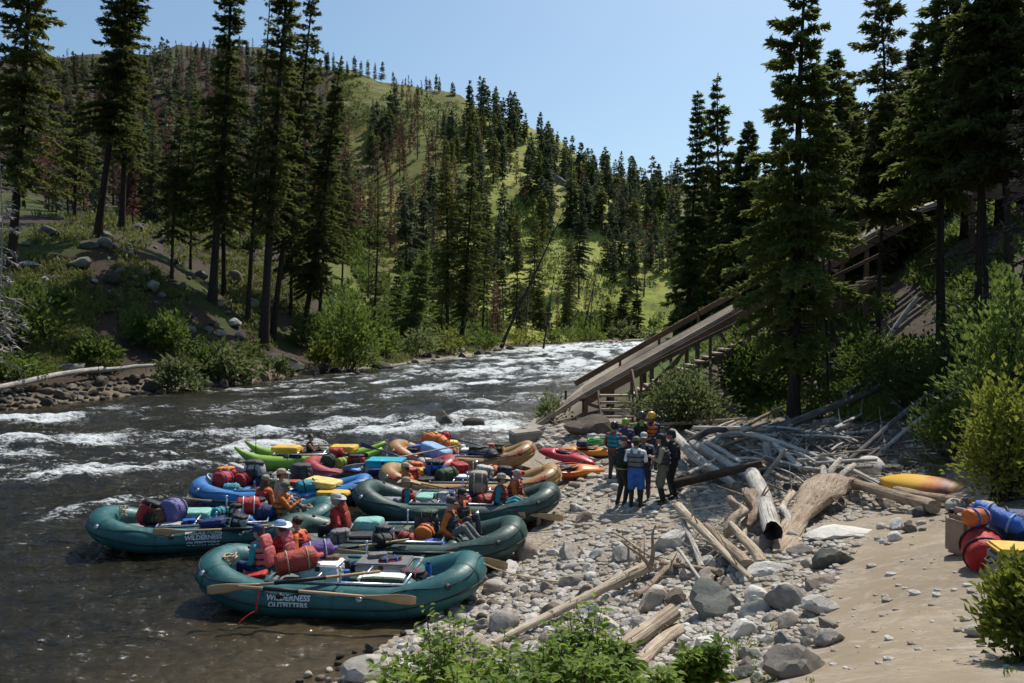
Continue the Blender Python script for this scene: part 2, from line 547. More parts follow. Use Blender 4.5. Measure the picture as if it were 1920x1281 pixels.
def ground_material():
    k = NT("ground_cover")
    at_ = k.n('VertexColor'); at_.layer_name = "cover"
    sp = k.n('SeparateColor'); k.l(at_.outputs[0], sp.inputs[0])
    g, p, b = sp.outputs[0], sp.outputs[1], sp.outputs[2]
    far_ = at_.outputs['Alpha']
    v = k.coord('Object')
    n1 = k.noise(v, 1.1, 6, .6); n2 = k.noise(v, 7.0, 5, .65); n3 = k.noise(v, 38, 4, .6); nb = k.noise(v, .025, 6, .6)
    duff = k.ramp(n2, [(.25, (.030, .021, .014)), (.5, (.085, .064, .046)), (.75, (.15, .12, .09))])
    dirt = k.mix(.14, k.ramp(n1, [(.28, (.205, .158, .106)), (.72, (.345, .282, .198))]), k.ramp(n2, [(.25, (.21, .155, .105)), (.75, (.45, .365, .265))]))
    dirt = k.mix(k.ramp(n3, [(.66, 0.0), (.8, .16)]), dirt, (.44, .38, .30))
    vor = k.n('TexVoronoi'); vor.inputs['Scale'].default_value = 9.0; k.l(v, vor.inputs['Vector'])
    vr2 = k.n('TexVoronoi'); vr2.inputs['Scale'].default_value = 24.0; k.l(v, vr2.inputs['Vector'])
    sep = k.n('SeparateColor'); k.l(vor.outputs['Color'], sep.inputs[0])
    sep2 = k.n('SeparateColor'); k.l(vr2.outputs['Color'], sep2.inputs[0])
    peb = k.ramp(sep.outputs[0], [(.0, (.18, .15, .12)), (.35, (.34, .285, .23)), (.65, (.48, .425, .36)), (1, (.29, .265, .235))])
    peb = k.mix(.5, peb, k.ramp(sep2.outputs[0], [(.0, (.15, .125, .10)), (.5, (.34, .29, .235)), (1, (.46, .43, .38))]))
    peb = k.mix(k.ramp(n1, [(.36, 0.0), (.56, 1.0)]), peb, k.mix(.78, peb, dirt))
    gr = k.ramp(n2, [(.2, (.018, .032, .007)), (.5, (.065, .10, .018)), (.8, (.14, .17, .04))])
    grf = k.ramp(nb, [(.3, (.17, .205, .026)), (.5, (.25, .28, .040)), (.7, (.33, .275, .07))])
    grf = k.mix(k.ramp(k.noise(v, .16, 5, .65), [(.44, 0.0), (.62, .7)]), grf, (.07, .095, .02))
    grf = k.mix(k.ramp(k.noise(v, .55, 4, .7), [(.55, 0.0), (.68, .7)]), grf, (.045, .065, .016))
    grf = k.mix(k.ramp(k.noise(v, .05, 5, .7), [(.57, 0.0), (.68, .85)]), grf, (.15, .12, .09))
    gr = k.mix(far_, gr, grf)
    c = k.mix(k.ramp(k.math('ADD', g, k.math('MULTIPLY', k.math('SUBTRACT', n1, .5), 1.1)), [(.35, 0.0), (.6, 1.0)]), duff, gr)
    c = k.mix(b, c, peb)
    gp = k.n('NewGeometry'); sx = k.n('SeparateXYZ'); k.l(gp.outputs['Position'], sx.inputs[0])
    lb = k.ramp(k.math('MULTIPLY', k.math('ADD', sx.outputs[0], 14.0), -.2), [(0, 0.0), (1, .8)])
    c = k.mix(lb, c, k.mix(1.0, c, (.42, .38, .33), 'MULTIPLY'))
    dirt = k.mix(k.ramp(k.noise(v, .55, 5, .65), [(.40, 0.0), (.64, .75)]), dirt, (.19, .145, .105))
    dirt = k.mix(k.ramp(k.noise(v, 13, 5, .75), [(.56, 0.0), (.70, .6)]), dirt, (.15, .11, .08))
    dirt = k.mix(k.ramp(k.noise(v, 3.2, 5, .7), [(.52, 0.0), (.66, .55)]), dirt, (.40, .345, .262))
    c = k.mix(p, c, dirt)
    hv = k.n('Attribute')
    h = k.math('MULTIPLY', k.math('ADD', k.math('MULTIPLY', n2, .5), k.math('MULTIPLY', n3, .25)), k.math('SUBTRACT', 1.0, k.math('MULTIPLY', p, .94)))
    h2 = k.math('MULTIPLY', k.math('SUBTRACT', 1.0, vor.outputs['Distance']), k.math('MULTIPLY', k.math('MULTIPLY', b, 1.2), k.math('SUBTRACT', 1.0, p)))
    k.bump(k.math('ADD', h, h2), .8, .05)
    return k.set(Base_Color=c, Roughness=.92, Specular_IOR_Level=.2)
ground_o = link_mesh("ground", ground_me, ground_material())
tag(ground_o, kind='structure')

# ------------------------------------------------------------------ river
def flowdir(X, Y):
    # the current runs down the valley towards the photographer's left
    t = np.clip(Y / 150, 0, 1)
    fx = -.92 + .45 * t; fy = -.35 - .55 * t
    n = np.hypot(fx, fy); return fx / n, fy / n

WNA, WNR = 1200, 760
wa = np.linspace(R(-58), R(27), WNA); wr = np.exp(np.linspace(math.log(8.5), math.log(300), WNR))
WA, WR = np.meshgrid(wa, wr)
WX = np.sin(WA) * WR; WY = np.cos(WA) * WR
WSD = river_sd(WX, WY)
# rapids: (x, y, radius along, radius across, strength)
rap = []
def rp(px, py, rx, ry, s): q = onz(px, py, 0); rap.append((q.x, q.y, rx * 1.1, ry * 1.25, min(1, s * 1.1)))
for q in [(60, 838, 7, 2.0, 1.0), (150, 895, 6, 1.5, .8), (330, 862, 6, 1.6, .95), (440, 842, 5.5, 1.5, 1.0), (20, 900, 5, 1.6, .8), (240, 880, 6, 1.2, .6),
          (90, 785, 8, 1.6, .8), (230, 790, 6, 1.0, .35), (420, 752, 9, 1.5, .4), (560, 768, 9, 1.5, .4), (690, 792, 8, 2.2, .95), (760, 805, 6, 1.6, .95), (590, 805, 5, 1.2, .5), (920, 805, 3.5, 1.6, .9), (960, 822, 2.5, 1.2, .5),
          (800, 725, 14, 4, .6), (700, 740, 14, 3, .45), (640, 722, 12, 3, .45), (900, 700, 14, 5, .7), (960, 715, 12, 5, .7), (1000, 745, 10, 4, .5), (1040, 690, 18, 8, .85), (1120, 680, 14, 8, .75), (1000, 672, 18, 10, .7), (1100, 655, 26, 14, .9), (1180, 648, 26, 16, .9), (880, 685, 12, 5, .5),
          (520, 840, 4, 1.0, .7), (300, 985, 6, 1.2, .12), (150, 960, 7, 1.3, .15)]: rp(*q)
foam = np.zeros(WX.shape)
fx, fy = flowdir(WX, WY)
for (x, y, a, b, s) in rap:
    f0x, f0y = flowdir(np.array(x), np.array(y))
    dx, dy = WX - x, WY - y
    al = dx * f0x + dy * f0y; ac = -dx * f0y + dy * f0x
    foam = np.maximum(foam, s * np.exp(-((al / a) ** 2 + (ac / b) ** 2)))
al = WX * fx + WY * fy; ac = -WX * fy + WY * fx
st = fbm(al * .33, ac, .55, 5, 41)          # streaks along the current
st2 = fbm(al * .5, ac, 1.3, 4, 47)
calm = np.clip((WY - 8) / 14, .30, 1) * np.clip(-WSD / 4, .25, 1)
fm = np.clip(foam * (.25 + 1.25 * st + .5 * (st2 - .4)) + (st - .56) * 1.6 * calm + (st2 - .60) * 1.2 * calm + .05 + np.clip((WY - 60) / 90, 0, .17), 0, 1.2)
amp = .06 + .10 * calm + .50 * np.clip(foam, 0, 1)
WZ = amp * ((fbm(al * .55, ac * .9, .5, 3, 53) - .5) * 1.6 + (st2 - .5) * .8) * np.clip(-WSD * .6, 0, 1) + foam * .1
WZ = WZ * np.clip(WR / 18, .6, 1) + ((fbm(al * .7, ac * 1.2, 1.5, 3, 61) - .5) * .24 + (fbm(al, ac, 3.1, 3, 67) - .5) * .11) * np.clip(-WSD, 0, 1) * (.55 + .45 * calm) * np.clip(40 / WR, .5, 1) + (fbm(al * .8, ac, 6.5, 2, 71) - .5) * .07 * np.clip(1.4 - WR / 30, 0, 1) * np.clip(-WSD * .6, 0, 1)
shal = np.clip(1 + WSD / np.where(WX > -12, 5.0, 2.0), 0, 1)
keep = WSD < 1.2
widx = np.arange(WNA * WNR).reshape(WNR, WNA)
kq = keep[:-1, :-1] & keep[:-1, 1:] & keep[1:, 1:] & keep[1:, :-1]
WF = np.stack([widx[:-1, :-1], widx[:-1, 1:], widx[1:, 1:], widx[1:, :-1]], -1)[kq]
used = np.unique(WF); remap = np.full(WNA * WNR, -1); remap[used] = np.arange(len(used))
WV = np.stack([WX, WY, WZ], -1).reshape(-1, 3)[used]
wattr = np.stack([fm, calm, shal, al * 0], -1).reshape(-1, 4)[used]
water_me = np_mesh("river", WV, remap[WF], True, attr={"flow": wattr})

def water_material():
    k = NT("river_water")
    at_ = k.n('VertexColor'); at_.layer_name = "flow"
    sp = k.n('SeparateColor'); k.l(at_.outputs[0], sp.inputs[0])
    fo, ca, sh = sp.outputs[0], sp.outputs[1], sp.outputs[2]
    v = k.coord('Object')
    mp = k.n('Mapping'); mp.inputs['Rotation'].default_value = (0, 0, R(-33)); mp.inputs['Scale'].default_value = (.55, 1.0, 1.0); k.l(v, mp.inputs['Vector'])
    v2 = mp.outputs[0]
    na = k.noise(v2, 1.3, 5, .62, .6); nb = k.noise(v2, 5.5, 5, .65, .4); nc = k.noise(v2, 17, 3, .6)
    fr = k.math('ADD', fo, k.math('MULTIPLY', k.math('SUBTRACT', nb, .5), 2.1))
    fr = k.math('ADD', fr, k.math('MULTIPLY', k.math('SUBTRACT', na, .5), .9))
    fr = k.math('ADD', fr, k.math('MULTIPLY', k.math('SUBTRACT', nc, .5), 1.5))
    fmask = k.ramp(fr, [(.47, 0.0), (.74, .38), (1.30, .86)])
    deep = k.ramp(na, [(.3, (.008, .0075, .004)), (.7, (.026, .021, .011))])
    deep = k.mix(k.math('MULTIPLY', sh, k.ramp(nb, [(.3, .3), (.7, .95)])), deep, (.100, .072, .038))
    deep = k.mix(k.ramp(k.noise(v, .35, 3), [(.66, 0.0), (.74, .6)]), deep, (.06, .05, .018))
    c = k.mix(fmask, deep, (.70, .73, .73))
    rg = k.math('ADD', .06, k.math('MULTIPLY', fmask, .6))
    h = k.math('ADD', k.math('MULTIPLY', na, .55), k.math('MULTIPLY', nb, .28))
    h = k.math('ADD', h, k.math('MULTIPLY', nc, .08))
    bs = k.n('Bump'); bs.inputs['Distance'].default_value = .5
    k.l(h, bs.inputs['Height']); k.l(k.math('ADD', .35, k.math('MULTIPLY', ca, .65)), bs.inputs['Strength'])
    k.l(bs.outputs[0], k.bsdf.inputs['Normal'])
    k.bsdf.inputs['IOR'].default_value = 1.33
    return k.set(Base_Color=c, Roughness=rg)
water_o = link_mesh("river", water_me, water_material())
tag(water_o, kind='structure')
# ------------------------------------------------------------------ trees
def leaf_material(name, dark, light, trans=.35, scale=.9, brown=None):
    k = NT(name)
    v = k.coord('Object')
    oi = k.n('ObjectInfo')
    nz = k.noise(v, scale, 4, .7)
    f = k.math('ADD', nz, k.math('MULTIPLY', k.math('SUBTRACT', oi.outputs['Random'], .5), .35))
    c = k.ramp(f, [(.3, dark), (.7, light)])
    if brown: c = k.mix(k.ramp(k.noise(v, scale * .6, 3), [(.6, 0.0), (.68, .8)]), c, brown)
    tr = k.n('BsdfTranslucent'); k.l(k.mix(.5, c, tuple(min(1, x * 1.25) for x in light)), tr.inputs[0])
    mx = k.n('MixShader'); mx.inputs[0].default_value = trans
    k.l(k.bsdf.outputs[0], mx.inputs[1]); k.l(tr.outputs[0], mx.inputs[2]); k.l(mx.outputs[0], k.out.inputs[0])
    return k.set(Base_Color=c, Roughness=.6, Specular_IOR_Level=.25)

def bark_material(name, dark, light, sc=3.0):
    k = NT(name)
    v = k.coord('Object', (sc * 3, sc * 3, sc * .5))
    nz = k.noise(v, 1.6, 6, .65, .4)
    c = k.ramp(nz, [(.3, dark), (.7, light)])
    k.bump(nz, .8, .05)
    return k.set(Base_Color=c, Roughness=.9, Specular_IOR_Level=.2)

M_FIR = leaf_material("fir_needles", (.048, .066, .019), (.175, .19, .052), .47)
M_SPR = leaf_material("spruce_needles", (.046, .068, .020), (.165, .195, .050), .48)
M_PINE = leaf_material("pine_needles", (.052, .068, .022), (.16, .17, .055), .45)
M_YOUNG = leaf_material("young_fir_needles", (.055, .085, .022), (.16, .205, .052), .45)
M_FARN = leaf_material("hazed_far_needles", (.052, .073, .046), (.130, .158, .082), .42, .2)  # bluish, lighter needles: distance haze put into the colour
M_RUST = leaf_material("burnt_needles", (.095, .045, .030), (.24, .11, .075), .3, .5)
M_GREYN = leaf_material("dead_twigs", (.065, .050, .042), (.16, .125, .105), .15, .6)
M_BARK = bark_material("conifer_bark", (.016, .011, .009), (.062, .044, .033))
M_SNAG = bark_material("charred_bark", (.013, .011, .010), (.065, .055, .048))
M_GREYWOOD = bark_material("weathered_wood", (.16, .14, .12), (.42, .385, .34), 4)

def unit(a):
    return a / np.maximum(np.linalg.norm(a, axis=-1, keepdims=True), 1e-9)

def sprays(P, D, N, L, W, curl=None):
    """one lozenge face (two triangles folded) per spray. P base, D direction, N normal-ish, L length, W width"""
    S = unit(np.cross(D, N)); N2 = unit(np.cross(S, D))
    n = len(P)
    L = L[:, None]; W = W[:, None]
    mid = P + D * L * .45 + N2 * (W * .25)
    tip = P + D * L - N2 * (L * (.10 if curl is None else curl[:, None]))
    V = np.stack([P, mid + S * W * .5, tip, mid - S * W * .5], 1).reshape(-1, 3)
    F = np.arange(n * 4).reshape(n, 4)
    return V, F

def trunk_mesh(rng, H, r0, lean=(0, 0), sway=.3, n=9, segs=14, flare=1.35):
    t = np.linspace(0, 1, segs)
    ph = rng.uniform(0, 6, 2)
    cx = lean[0] * H * t + sway * (np.sin(t * 4 + ph[0]) - np.sin(ph[0])) * t
    cyy = lean[1] * H * t + sway * (np.sin(t * 3.3 + ph[1]) - np.sin(ph[1])) * t
    r = r0 * .72 * ((1 - t) ** .85 * .94 + .06) * (1 + (flare - 1) * np.exp(-t * 28))
    a = np.linspace(0, 2 * PI, n, endpoint=False)
    V = np.stack([cx[:, None] + np.cos(a) * r[:, None], cyy[:, None] + np.sin(a) * r[:, None], np.repeat((t * H)[:, None], n, 1) - .4 * (t[:, None] == 0)], -1).reshape(-1, 3)
    i = np.arange(segs - 1)[:, None] * n; j = np.arange(n)[None]
    F = np.stack([i + j, i + (j + 1) % n, i + n + (j + 1) % n, i + n + j], -1).reshape(-1, 4)
    axis = lambda tt: np.stack([np.interp(tt, t, cx), np.interp(tt, t, cyy), tt * H], -1)
    return V, F, axis, (lambda tt: np.interp(tt, t, r))

def limb_arrays(P0, P1, P2, r0, n=4):
    """thin three-section limbs, vectorised"""
    m = len(P0)
    a = np.linspace(0, 2 * PI, n, endpoint=False)
    out = []
    T = unit(P2 - P0); S = unit(np.cross(T, np.array([0, 0, 1.0]) + T * .01 + .001)); U = np.cross(S, T)
    for P, f in ((P0, 1.0), (P1, .6), (P2, .12)):
        ring = P[:, None] + (S[:, None] * np.cos(a)[None, :, None] + U[:, None] * np.sin(a)[None, :, None]) * (r0 * f)[:, None, None]
        out.append(ring)
    V = np.stack(out, 1).reshape(-1, 3)
    b = (np.arange(m) * 3 * n)[:, None, None]; k = np.arange(2)[None, :, None] * n; j = np.arange(n)[None, None]
    F = np.stack([b + k + j, b + k + (j + 1) % n, b + k + n + (j + 1) % n, b + k + n + j], -1).reshape(-1, 4)
    return V, F

def conifer(seed, H=28, Rm=3.0, base=.15, nb=170, nt=34, tw=.55, r0=.42, lean=(0, 0), droop=.25, shape=.8, thin=0.0, gap=.2, sway=.3, ww=.26, stubs=14, low=.75, extra=2, tiers=0):
    rng = np.random.default_rng(seed)
    TV, TF, axis, rad_ = trunk_mesh(rng, H, r0, lean, sway)
    t = base + (1 - base) * (np.sort(rng.random(nb)) ** .92) * .985
    if tiers:
        tq = np.round((t - base) / (1 - base) * tiers + rng.uniform(-.5, .5, 1)) / tiers
        t = np.clip(base + (1 - base) * tq + rng.normal(0, .10 / tiers, nb), base, .985)
    q = (t - base) / (1 - base)
    prof = np.minimum((1 - q) ** shape * 1.06, low + q * 2.2)
    lop = 1 + .28 * np.sin(q * 9 + seed) * rng.uniform(.3, 1)
    L = Rm * prof * rng.uniform(.62, 1.12, nb) * lop + .12
    # bays where branches are missing
    L *= np.where(rng.random(nb) < gap, rng.uniform(.25, .6, nb), 1)
    az = (np.arange(nb) * 2.399963 + rng.uniform(-.5, .5, nb))
    elev = .42 * q ** 1.6 - droop * (1 - q) + rng.uniform(-.12, .12, nb)
    O = axis(t)
    h = np.stack([np.cos(az), np.sin(az), np.zeros(nb)], -1)
    D0 = unit(h + np.array([0, 0, 1.0]) * np.tan(elev)[:, None])
    sag = L * (.10 + .16 * (1 - q))
    # twigs
    nt = int(nt * 1.9) if nt > 20 else int(nt * 1.2)
    if H > 12: tw *= .84
    k = np.maximum(4, (nt * (L / Rm) ** .8 + 3).astype(int))
    bi = np.repeat(np.arange(nb), k)
    n = len(bi)
    s = rng.random(n) ** .75
    s = np.maximum(s, np.minimum(.25, .35 / np.maximum(L[bi], .3)))
    base_p = O[bi] + D0[bi] * (L[bi] * s)[:, None] + np.array([0, 0, -1.0]) * (sag[bi] * s ** 2)[:, None] + np.array([0, 0, 1.0]) * (sag[bi] * 1.1 * np.maximum(s - .55, 0) ** 2 * 2)[:, None]
    side = np.where(rng.random(n) < .5, 1, -1)
    lat = unit(np.cross(D0[bi], np.array([0, 0, 1.0])))
    fan = (1 - s) * .75 + .25
    Dt = unit(D0[bi] * (.55 + .5 * s)[:, None] + lat * (side * rng.uniform(.15, 1.0, n) * (.35 + fan))[:, None] + np.stack([rng.normal(0, .16, n), rng.normal(0, .16, n), rng.normal(-.16, .22, n)], -1))
    Lt = tw * rng.uniform(.55, 1.2, n) * (.55 + .45 * np.minimum(1, L[bi] / 1.2))
    base_p = base_p + lat * (side * rng.random(n) * fan * np.minimum(L[bi] * .24, tw * 1.15))[:, None] + np.stack([np.zeros(n), np.zeros(n), rng.normal(0, .05, n) * tw * 2], -1)
    Nn = unit(np.stack([rng.normal(0, .5, n), rng.normal(0, .5, n), np.ones(n)], -1))
    parts = [sprays(base_p, Dt, Nn, Lt, Lt * ww * 1.5)]
    for e in range(extra):
        Dt2 = unit(Dt + rng.normal(0, .45, (n, 3)) + np.array([0, 0, -.12]))
        Nn2 = unit(rng.normal(0, 1, (n, 3)))
        pp = base_p + Dt * (Lt * rng.uniform(0, .6, n))[:, None]
        parts.append(sprays(pp, Dt2, Nn2, Lt * rng.uniform(.5, .9, n), Lt * ww))
    # leader
    m = 26
    tl = rng.uniform(.93, 1.0, m); a2 = rng.uniform(0, 6.28, m)
    Dl = unit(np.stack([np.cos(a2), np.sin(a2), rng.uniform(.2, 1.6, m)], -1))
    parts.append(sprays(axis(tl), Dl, unit(rng.normal(0, 1, (m, 3))), np.full(m, tw * .6) * (1.15 - (tl - .93) / .07 * .6), np.full(m, tw * ww)))
    CV = []; CF = []; o = 0
    for V, F in parts:
        CV.append(V); CF.append(F + o); o += len(V)
    # limbs belong to the trunk mesh
    tip = O + D0 * L[:, None] * .92 - np.array([0, 0, 1.0]) * (sag * .75)[:, None]
    midp = O + D0 * (L * .5)[:, None] - np.array([0, 0, 1.0]) * (sag * .2)[:, None]
    LV, LF = limb_arrays(O, midp, tip, np.maximum(.018, .011 * L + rad_(t) * .08))
    if stubs:
        ts = rng.uniform(.10, base + .22, stubs); a3 = rng.uniform(0, 6.28, stubs)
        hs = np.stack([np.cos(a3), np.sin(a3), rng.uniform(-.45, .1, stubs)], -1)
        ls = rng.uniform(.5, 1.0, stubs) * Rm * .55
        Os = axis(ts)
        SV, SF = limb_arrays(Os, Os + hs * ls[:, None] * .5 + rng.normal(0, .06, (stubs, 3)), Os + hs * ls[:, None] + np.array([0, 0, -.12]) * ls[:, None], np.full(stubs, .028))
        LF2 = SF + len(LV); LV = np.concatenate([LV, SV]); LF = np.concatenate([LF, LF2])
    V = np.concatenate([TV, LV]); F = np.concatenate([TF, LF + len(TV)])
    return (V, F), (np.concatenate(CV), np.concatenate(CF))

def snag(seed, H=18, r0=.18, nb=60, Lm=1.0, lean=(0, 0), base=.2, twigs=5, tw=.4, sway=.25):
    """dead standing tree: bare trunk and limbs with a few brown twigs"""
    rng = np.random.default_rng(seed)
    TV, TF, axis, rad_ = trunk_mesh(rng, H, r0, lean, sway, 7, 12, 1.2)
    t = base + (1 - base) * rng.random(nb); q = (t - base) / (1 - base)
    L = Lm * (1 - q * .8) * rng.uniform(.4, 1.1, nb); az = rng.uniform(0, 6.28, nb)
    D = unit(np.stack([np.cos(az), np.sin(az), rng.uniform(-.5, .25, nb)], -1)); O = axis(t)
    LV, LF = limb_arrays(O, O + D * (L * .5)[:, None], O + D * L[:, None] + np.array([0, 0, -.15]) * L[:, None], np.full(nb, .022) + .008 * L, 3)
    n = nb * twigs; bi = np.repeat(np.arange(nb), twigs); s = rng.uniform(.25, 1, n)
    P = O[bi] + D[bi] * (L[bi] * s)[:, None]
    Dt = unit(D[bi] + rng.normal(0, .6, (n, 3)) + np.array([0, 0, -.25]))
    CV, CF = sprays(P, Dt, unit(rng.normal(0, 1, (n, 3))), tw * rng.uniform(.4, 1.1, n) * (.4 + .6 * (1 - q[bi])), np.full(n, tw * .16))
    V = np.concatenate([TV, LV]); F = np.concatenate([TF, LF + len(TV)])
    return (V, F), (CV, CF)

M_DUMMY = None
def plant_tree(name, label, cat, data, loc, mats, rotz=0.0, group=None, scale=1.0):
    root = thing(name, label, cat, loc, rotz, group, scale)
    (V, F), (CV, CF) = data
    link_mesh("trunk", np_mesh("trunk", V, F, True), mats[0], root)
    if len(CV): link_mesh("crown", np_mesh("crown", CV, CF, False), mats[1], root)
    return root

GBANK = "tall conifers on the far bank"
# (px of foot, py of foot, distance or None, height, crown radius, base, lean x, material, label, options)
def H_at(px, Y, pytop, gzv):
    return at(px, pytop, Y).z - gzv

def bank_tree(px, py, top_px, top_py, Rm, base, mat, label, seed, r0=.4, name="conifer_tree", **kw):
    g = gpix(px, py)
    tp = at(top_px, top_py, g.y)
    H = tp.z - g.z + .3
    lean = ((tp.x - g.x) / H, 0)
    d = conifer(seed, H=H, Rm=Rm, base=base, r0=r0, lean=lean, **kw)
    return plant_tree(name, label, "tree", d, g, (M_BARK, mat), 0, GBANK)

BT = [
 # foot, top, radius, base, material, label
 (22, 500, 62, -150, 4.6, .22, M_FIR, "bulky dark fir at the uphill edge of the far bank, above the dead white branches", 101, dict(r0=.5, nb=230, nt=50, droop=.3)),
 (182, 446, 262, -140, 3.5, .30, M_FIR, "tilted fir with a bare reddish lower trunk on the grassy far bank", 102, dict(r0=.5, nb=200, nt=44, gap=.2)),
 (228, 432, 250, -60, 3.6, .25, M_FIR, "upright fir just behind the tilted fir on the grassy far bank", 103, dict(r0=.5, nb=190, nt=44, gap=.2)),
 (322, 520, 328, 185, 2.3, .18, M_FIR, "thin mid-height fir on the rocky slope between two taller ones", 104, dict(r0=.2, nb=120, nt=26)),
 (357, 505, 362, 168, 2.2, .25, M_YOUNG, "slender pale fir beside the thin mid-height fir on the slope", 105, dict(r0=.2, nb=110, nt=24)),
 (398, 566, 436, -110, 3.2, .22, M_FIR, "tall straight fir with a thick trunk standing in the shade of the slope", 106, dict(r0=.55, nb=230, nt=40, gap=.22)),
 (420, 556, 418, 60, 3.0, .20, M_FIR, "fir crowded behind the thick trunked tall fir", 107, dict(r0=.35, nb=150, nt=40)),
 (464, 604, 500, -60, 1.5, .40, M_PINE, "slim half-bare conifer with a thin crown high on the far bank", 108, dict(r0=.32, nb=100, nt=16, gap=.4, stubs=40)),
 (494, 650, 540, -130, 2.9, .28, M_FIR, "tallest fir by the water, its dark trunk rising from a mossy boulder", 109, dict(r0=.62, nb=230, nt=38, gap=.25)),
 (510, 640, 590, -70, 3.1, .25, M_FIR, "fir splitting away from the tallest fir by the water", 110, dict(r0=.45, nb=210, nt=40, gap=.22)),
 (566, 640, 650, 118, 3.7, .17, M_FIR, "leaning fir with a full crown at the water's edge", 111, dict(r0=.45, nb=230, nt=50, droop=.3)),
 (598, 610, 622, 200, 3.0, .15, M_FIR, "dense fir behind the leaning full-crowned fir", 112, dict(r0=.3, nb=150, nt=42)),
 (699, 655, 716, 258, 1.9, .15, M_PINE, "sparse see-through conifer standing alone by the river shrubs", 113, dict(r0=.26, nb=130, nt=15, gap=.35, stubs=40)),
 (768, 642, 792, 478, 3.3, .10, M_YOUNG, "young full fir on the open bank beside the dark stand", 114, dict(r0=.25, nb=150, nt=46, droop=.1)),
 (742, 620, 746, 488, 1.8, .08, M_YOUNG, "small young fir behind the young full fir", 115, dict(r0=.15, nb=80, nt=30, droop=.1)),
 (838, 640, 842, 262, 4.2, .22, M_FIR, "broad topped dark fir in the stand by the bend", 116, dict(r0=.45, nb=210, nt=48)),
 (866, 642, 884, 268, 4.0, .12, M_SPR, "blackish full fir in the middle of the stand by the bend", 117, dict(r0=.5, nb=230, nt=50)),
 (905, 628, 912, 315, 3.0, .15, M_FIR, "narrower fir on the river side of the stand by the bend", 118, dict(r0=.35, nb=160, nt=40)),
 (968, 635, 968, 400, 2.8, .15, M_PINE, "grey green fir beyond the leaning dead trunk", 119, dict(r0=.3, nb=130, nt=34)),
 (1000, 612, 1000, 395, 4.6, .15, M_FIR, "wide lit fir rising behind the leaning dead trunk", 120, dict(r0=.35, nb=170, nt=46)),
 (1014, 620, 1008, 535, 2.8, .05, M_SPR, "low dark fir under the leaning dead trunk", 121, dict(r0=.2, nb=90, nt=36, stubs=0)),
 (1068, 622, 1066, 440, 3.4, .15, M_FIR, "fir standing past the leaning trunk at the foot of the hill", 122, dict(r0=.3, nb=140, nt=38)),
 (1085, 560, 1088, 355, 4.6, .2, M_FARN, "large fir on the slope just above the bend", 123, dict(r0=.4, nb=150, nt=40, tw=.8)),
 (1167, 632, 1168, 535, 4.2, .03, M_SPR, "bigger of the dark cone shaped firs beside the far end of the river", 124, dict(r0=.3, nb=120, nt=44, stubs=0, tw=.7, low=.9)),
 (1190, 634, 1192, 552, 3.4, .03, M_SPR, "smaller of the dark cone shaped firs beside the far end of the river", 125, dict(r0=.3, nb=110, nt=42, stubs=0, tw=.7, low=.9)),
 (1140, 634, 1142, 560, 1.8, .03, M_FIR, "slim little fir near the paired cone shaped firs", 126, dict(r0=.2, nb=70, nt=26, stubs=0, tw=.6)),
 (280, 420, 292, 210, 2.9, .2, M_PINE, "olive fir on the bench behind the upright fir", 127, dict(r0=.3, nb=120, nt=34)),
 (140, 410, 148, 175, 3.1, .3, M_PINE, "open crowned fir on the bench behind the bulky dark fir", 128, dict(r0=.3, nb=120, nt=34)),
 (545, 590, 556, 230, 3.4, .2, M_FIR, "shaded fir filling the gap between the tallest firs", 129, dict(r0=.3, nb=150, nt=42)),
 (640, 560, 655, 260, 3.6, .3, M_PINE, "pale fir on the rising ground behind the shoreline shrubs", 130, dict(r0=.3, nb=130, nt=34)),
]
for (px, py, tx, ty, Rm, base, mat, lab, sd_, kw) in BT:
    bank_tree(px, py, tx, ty, Rm, base, mat, lab, sd_, **kw)

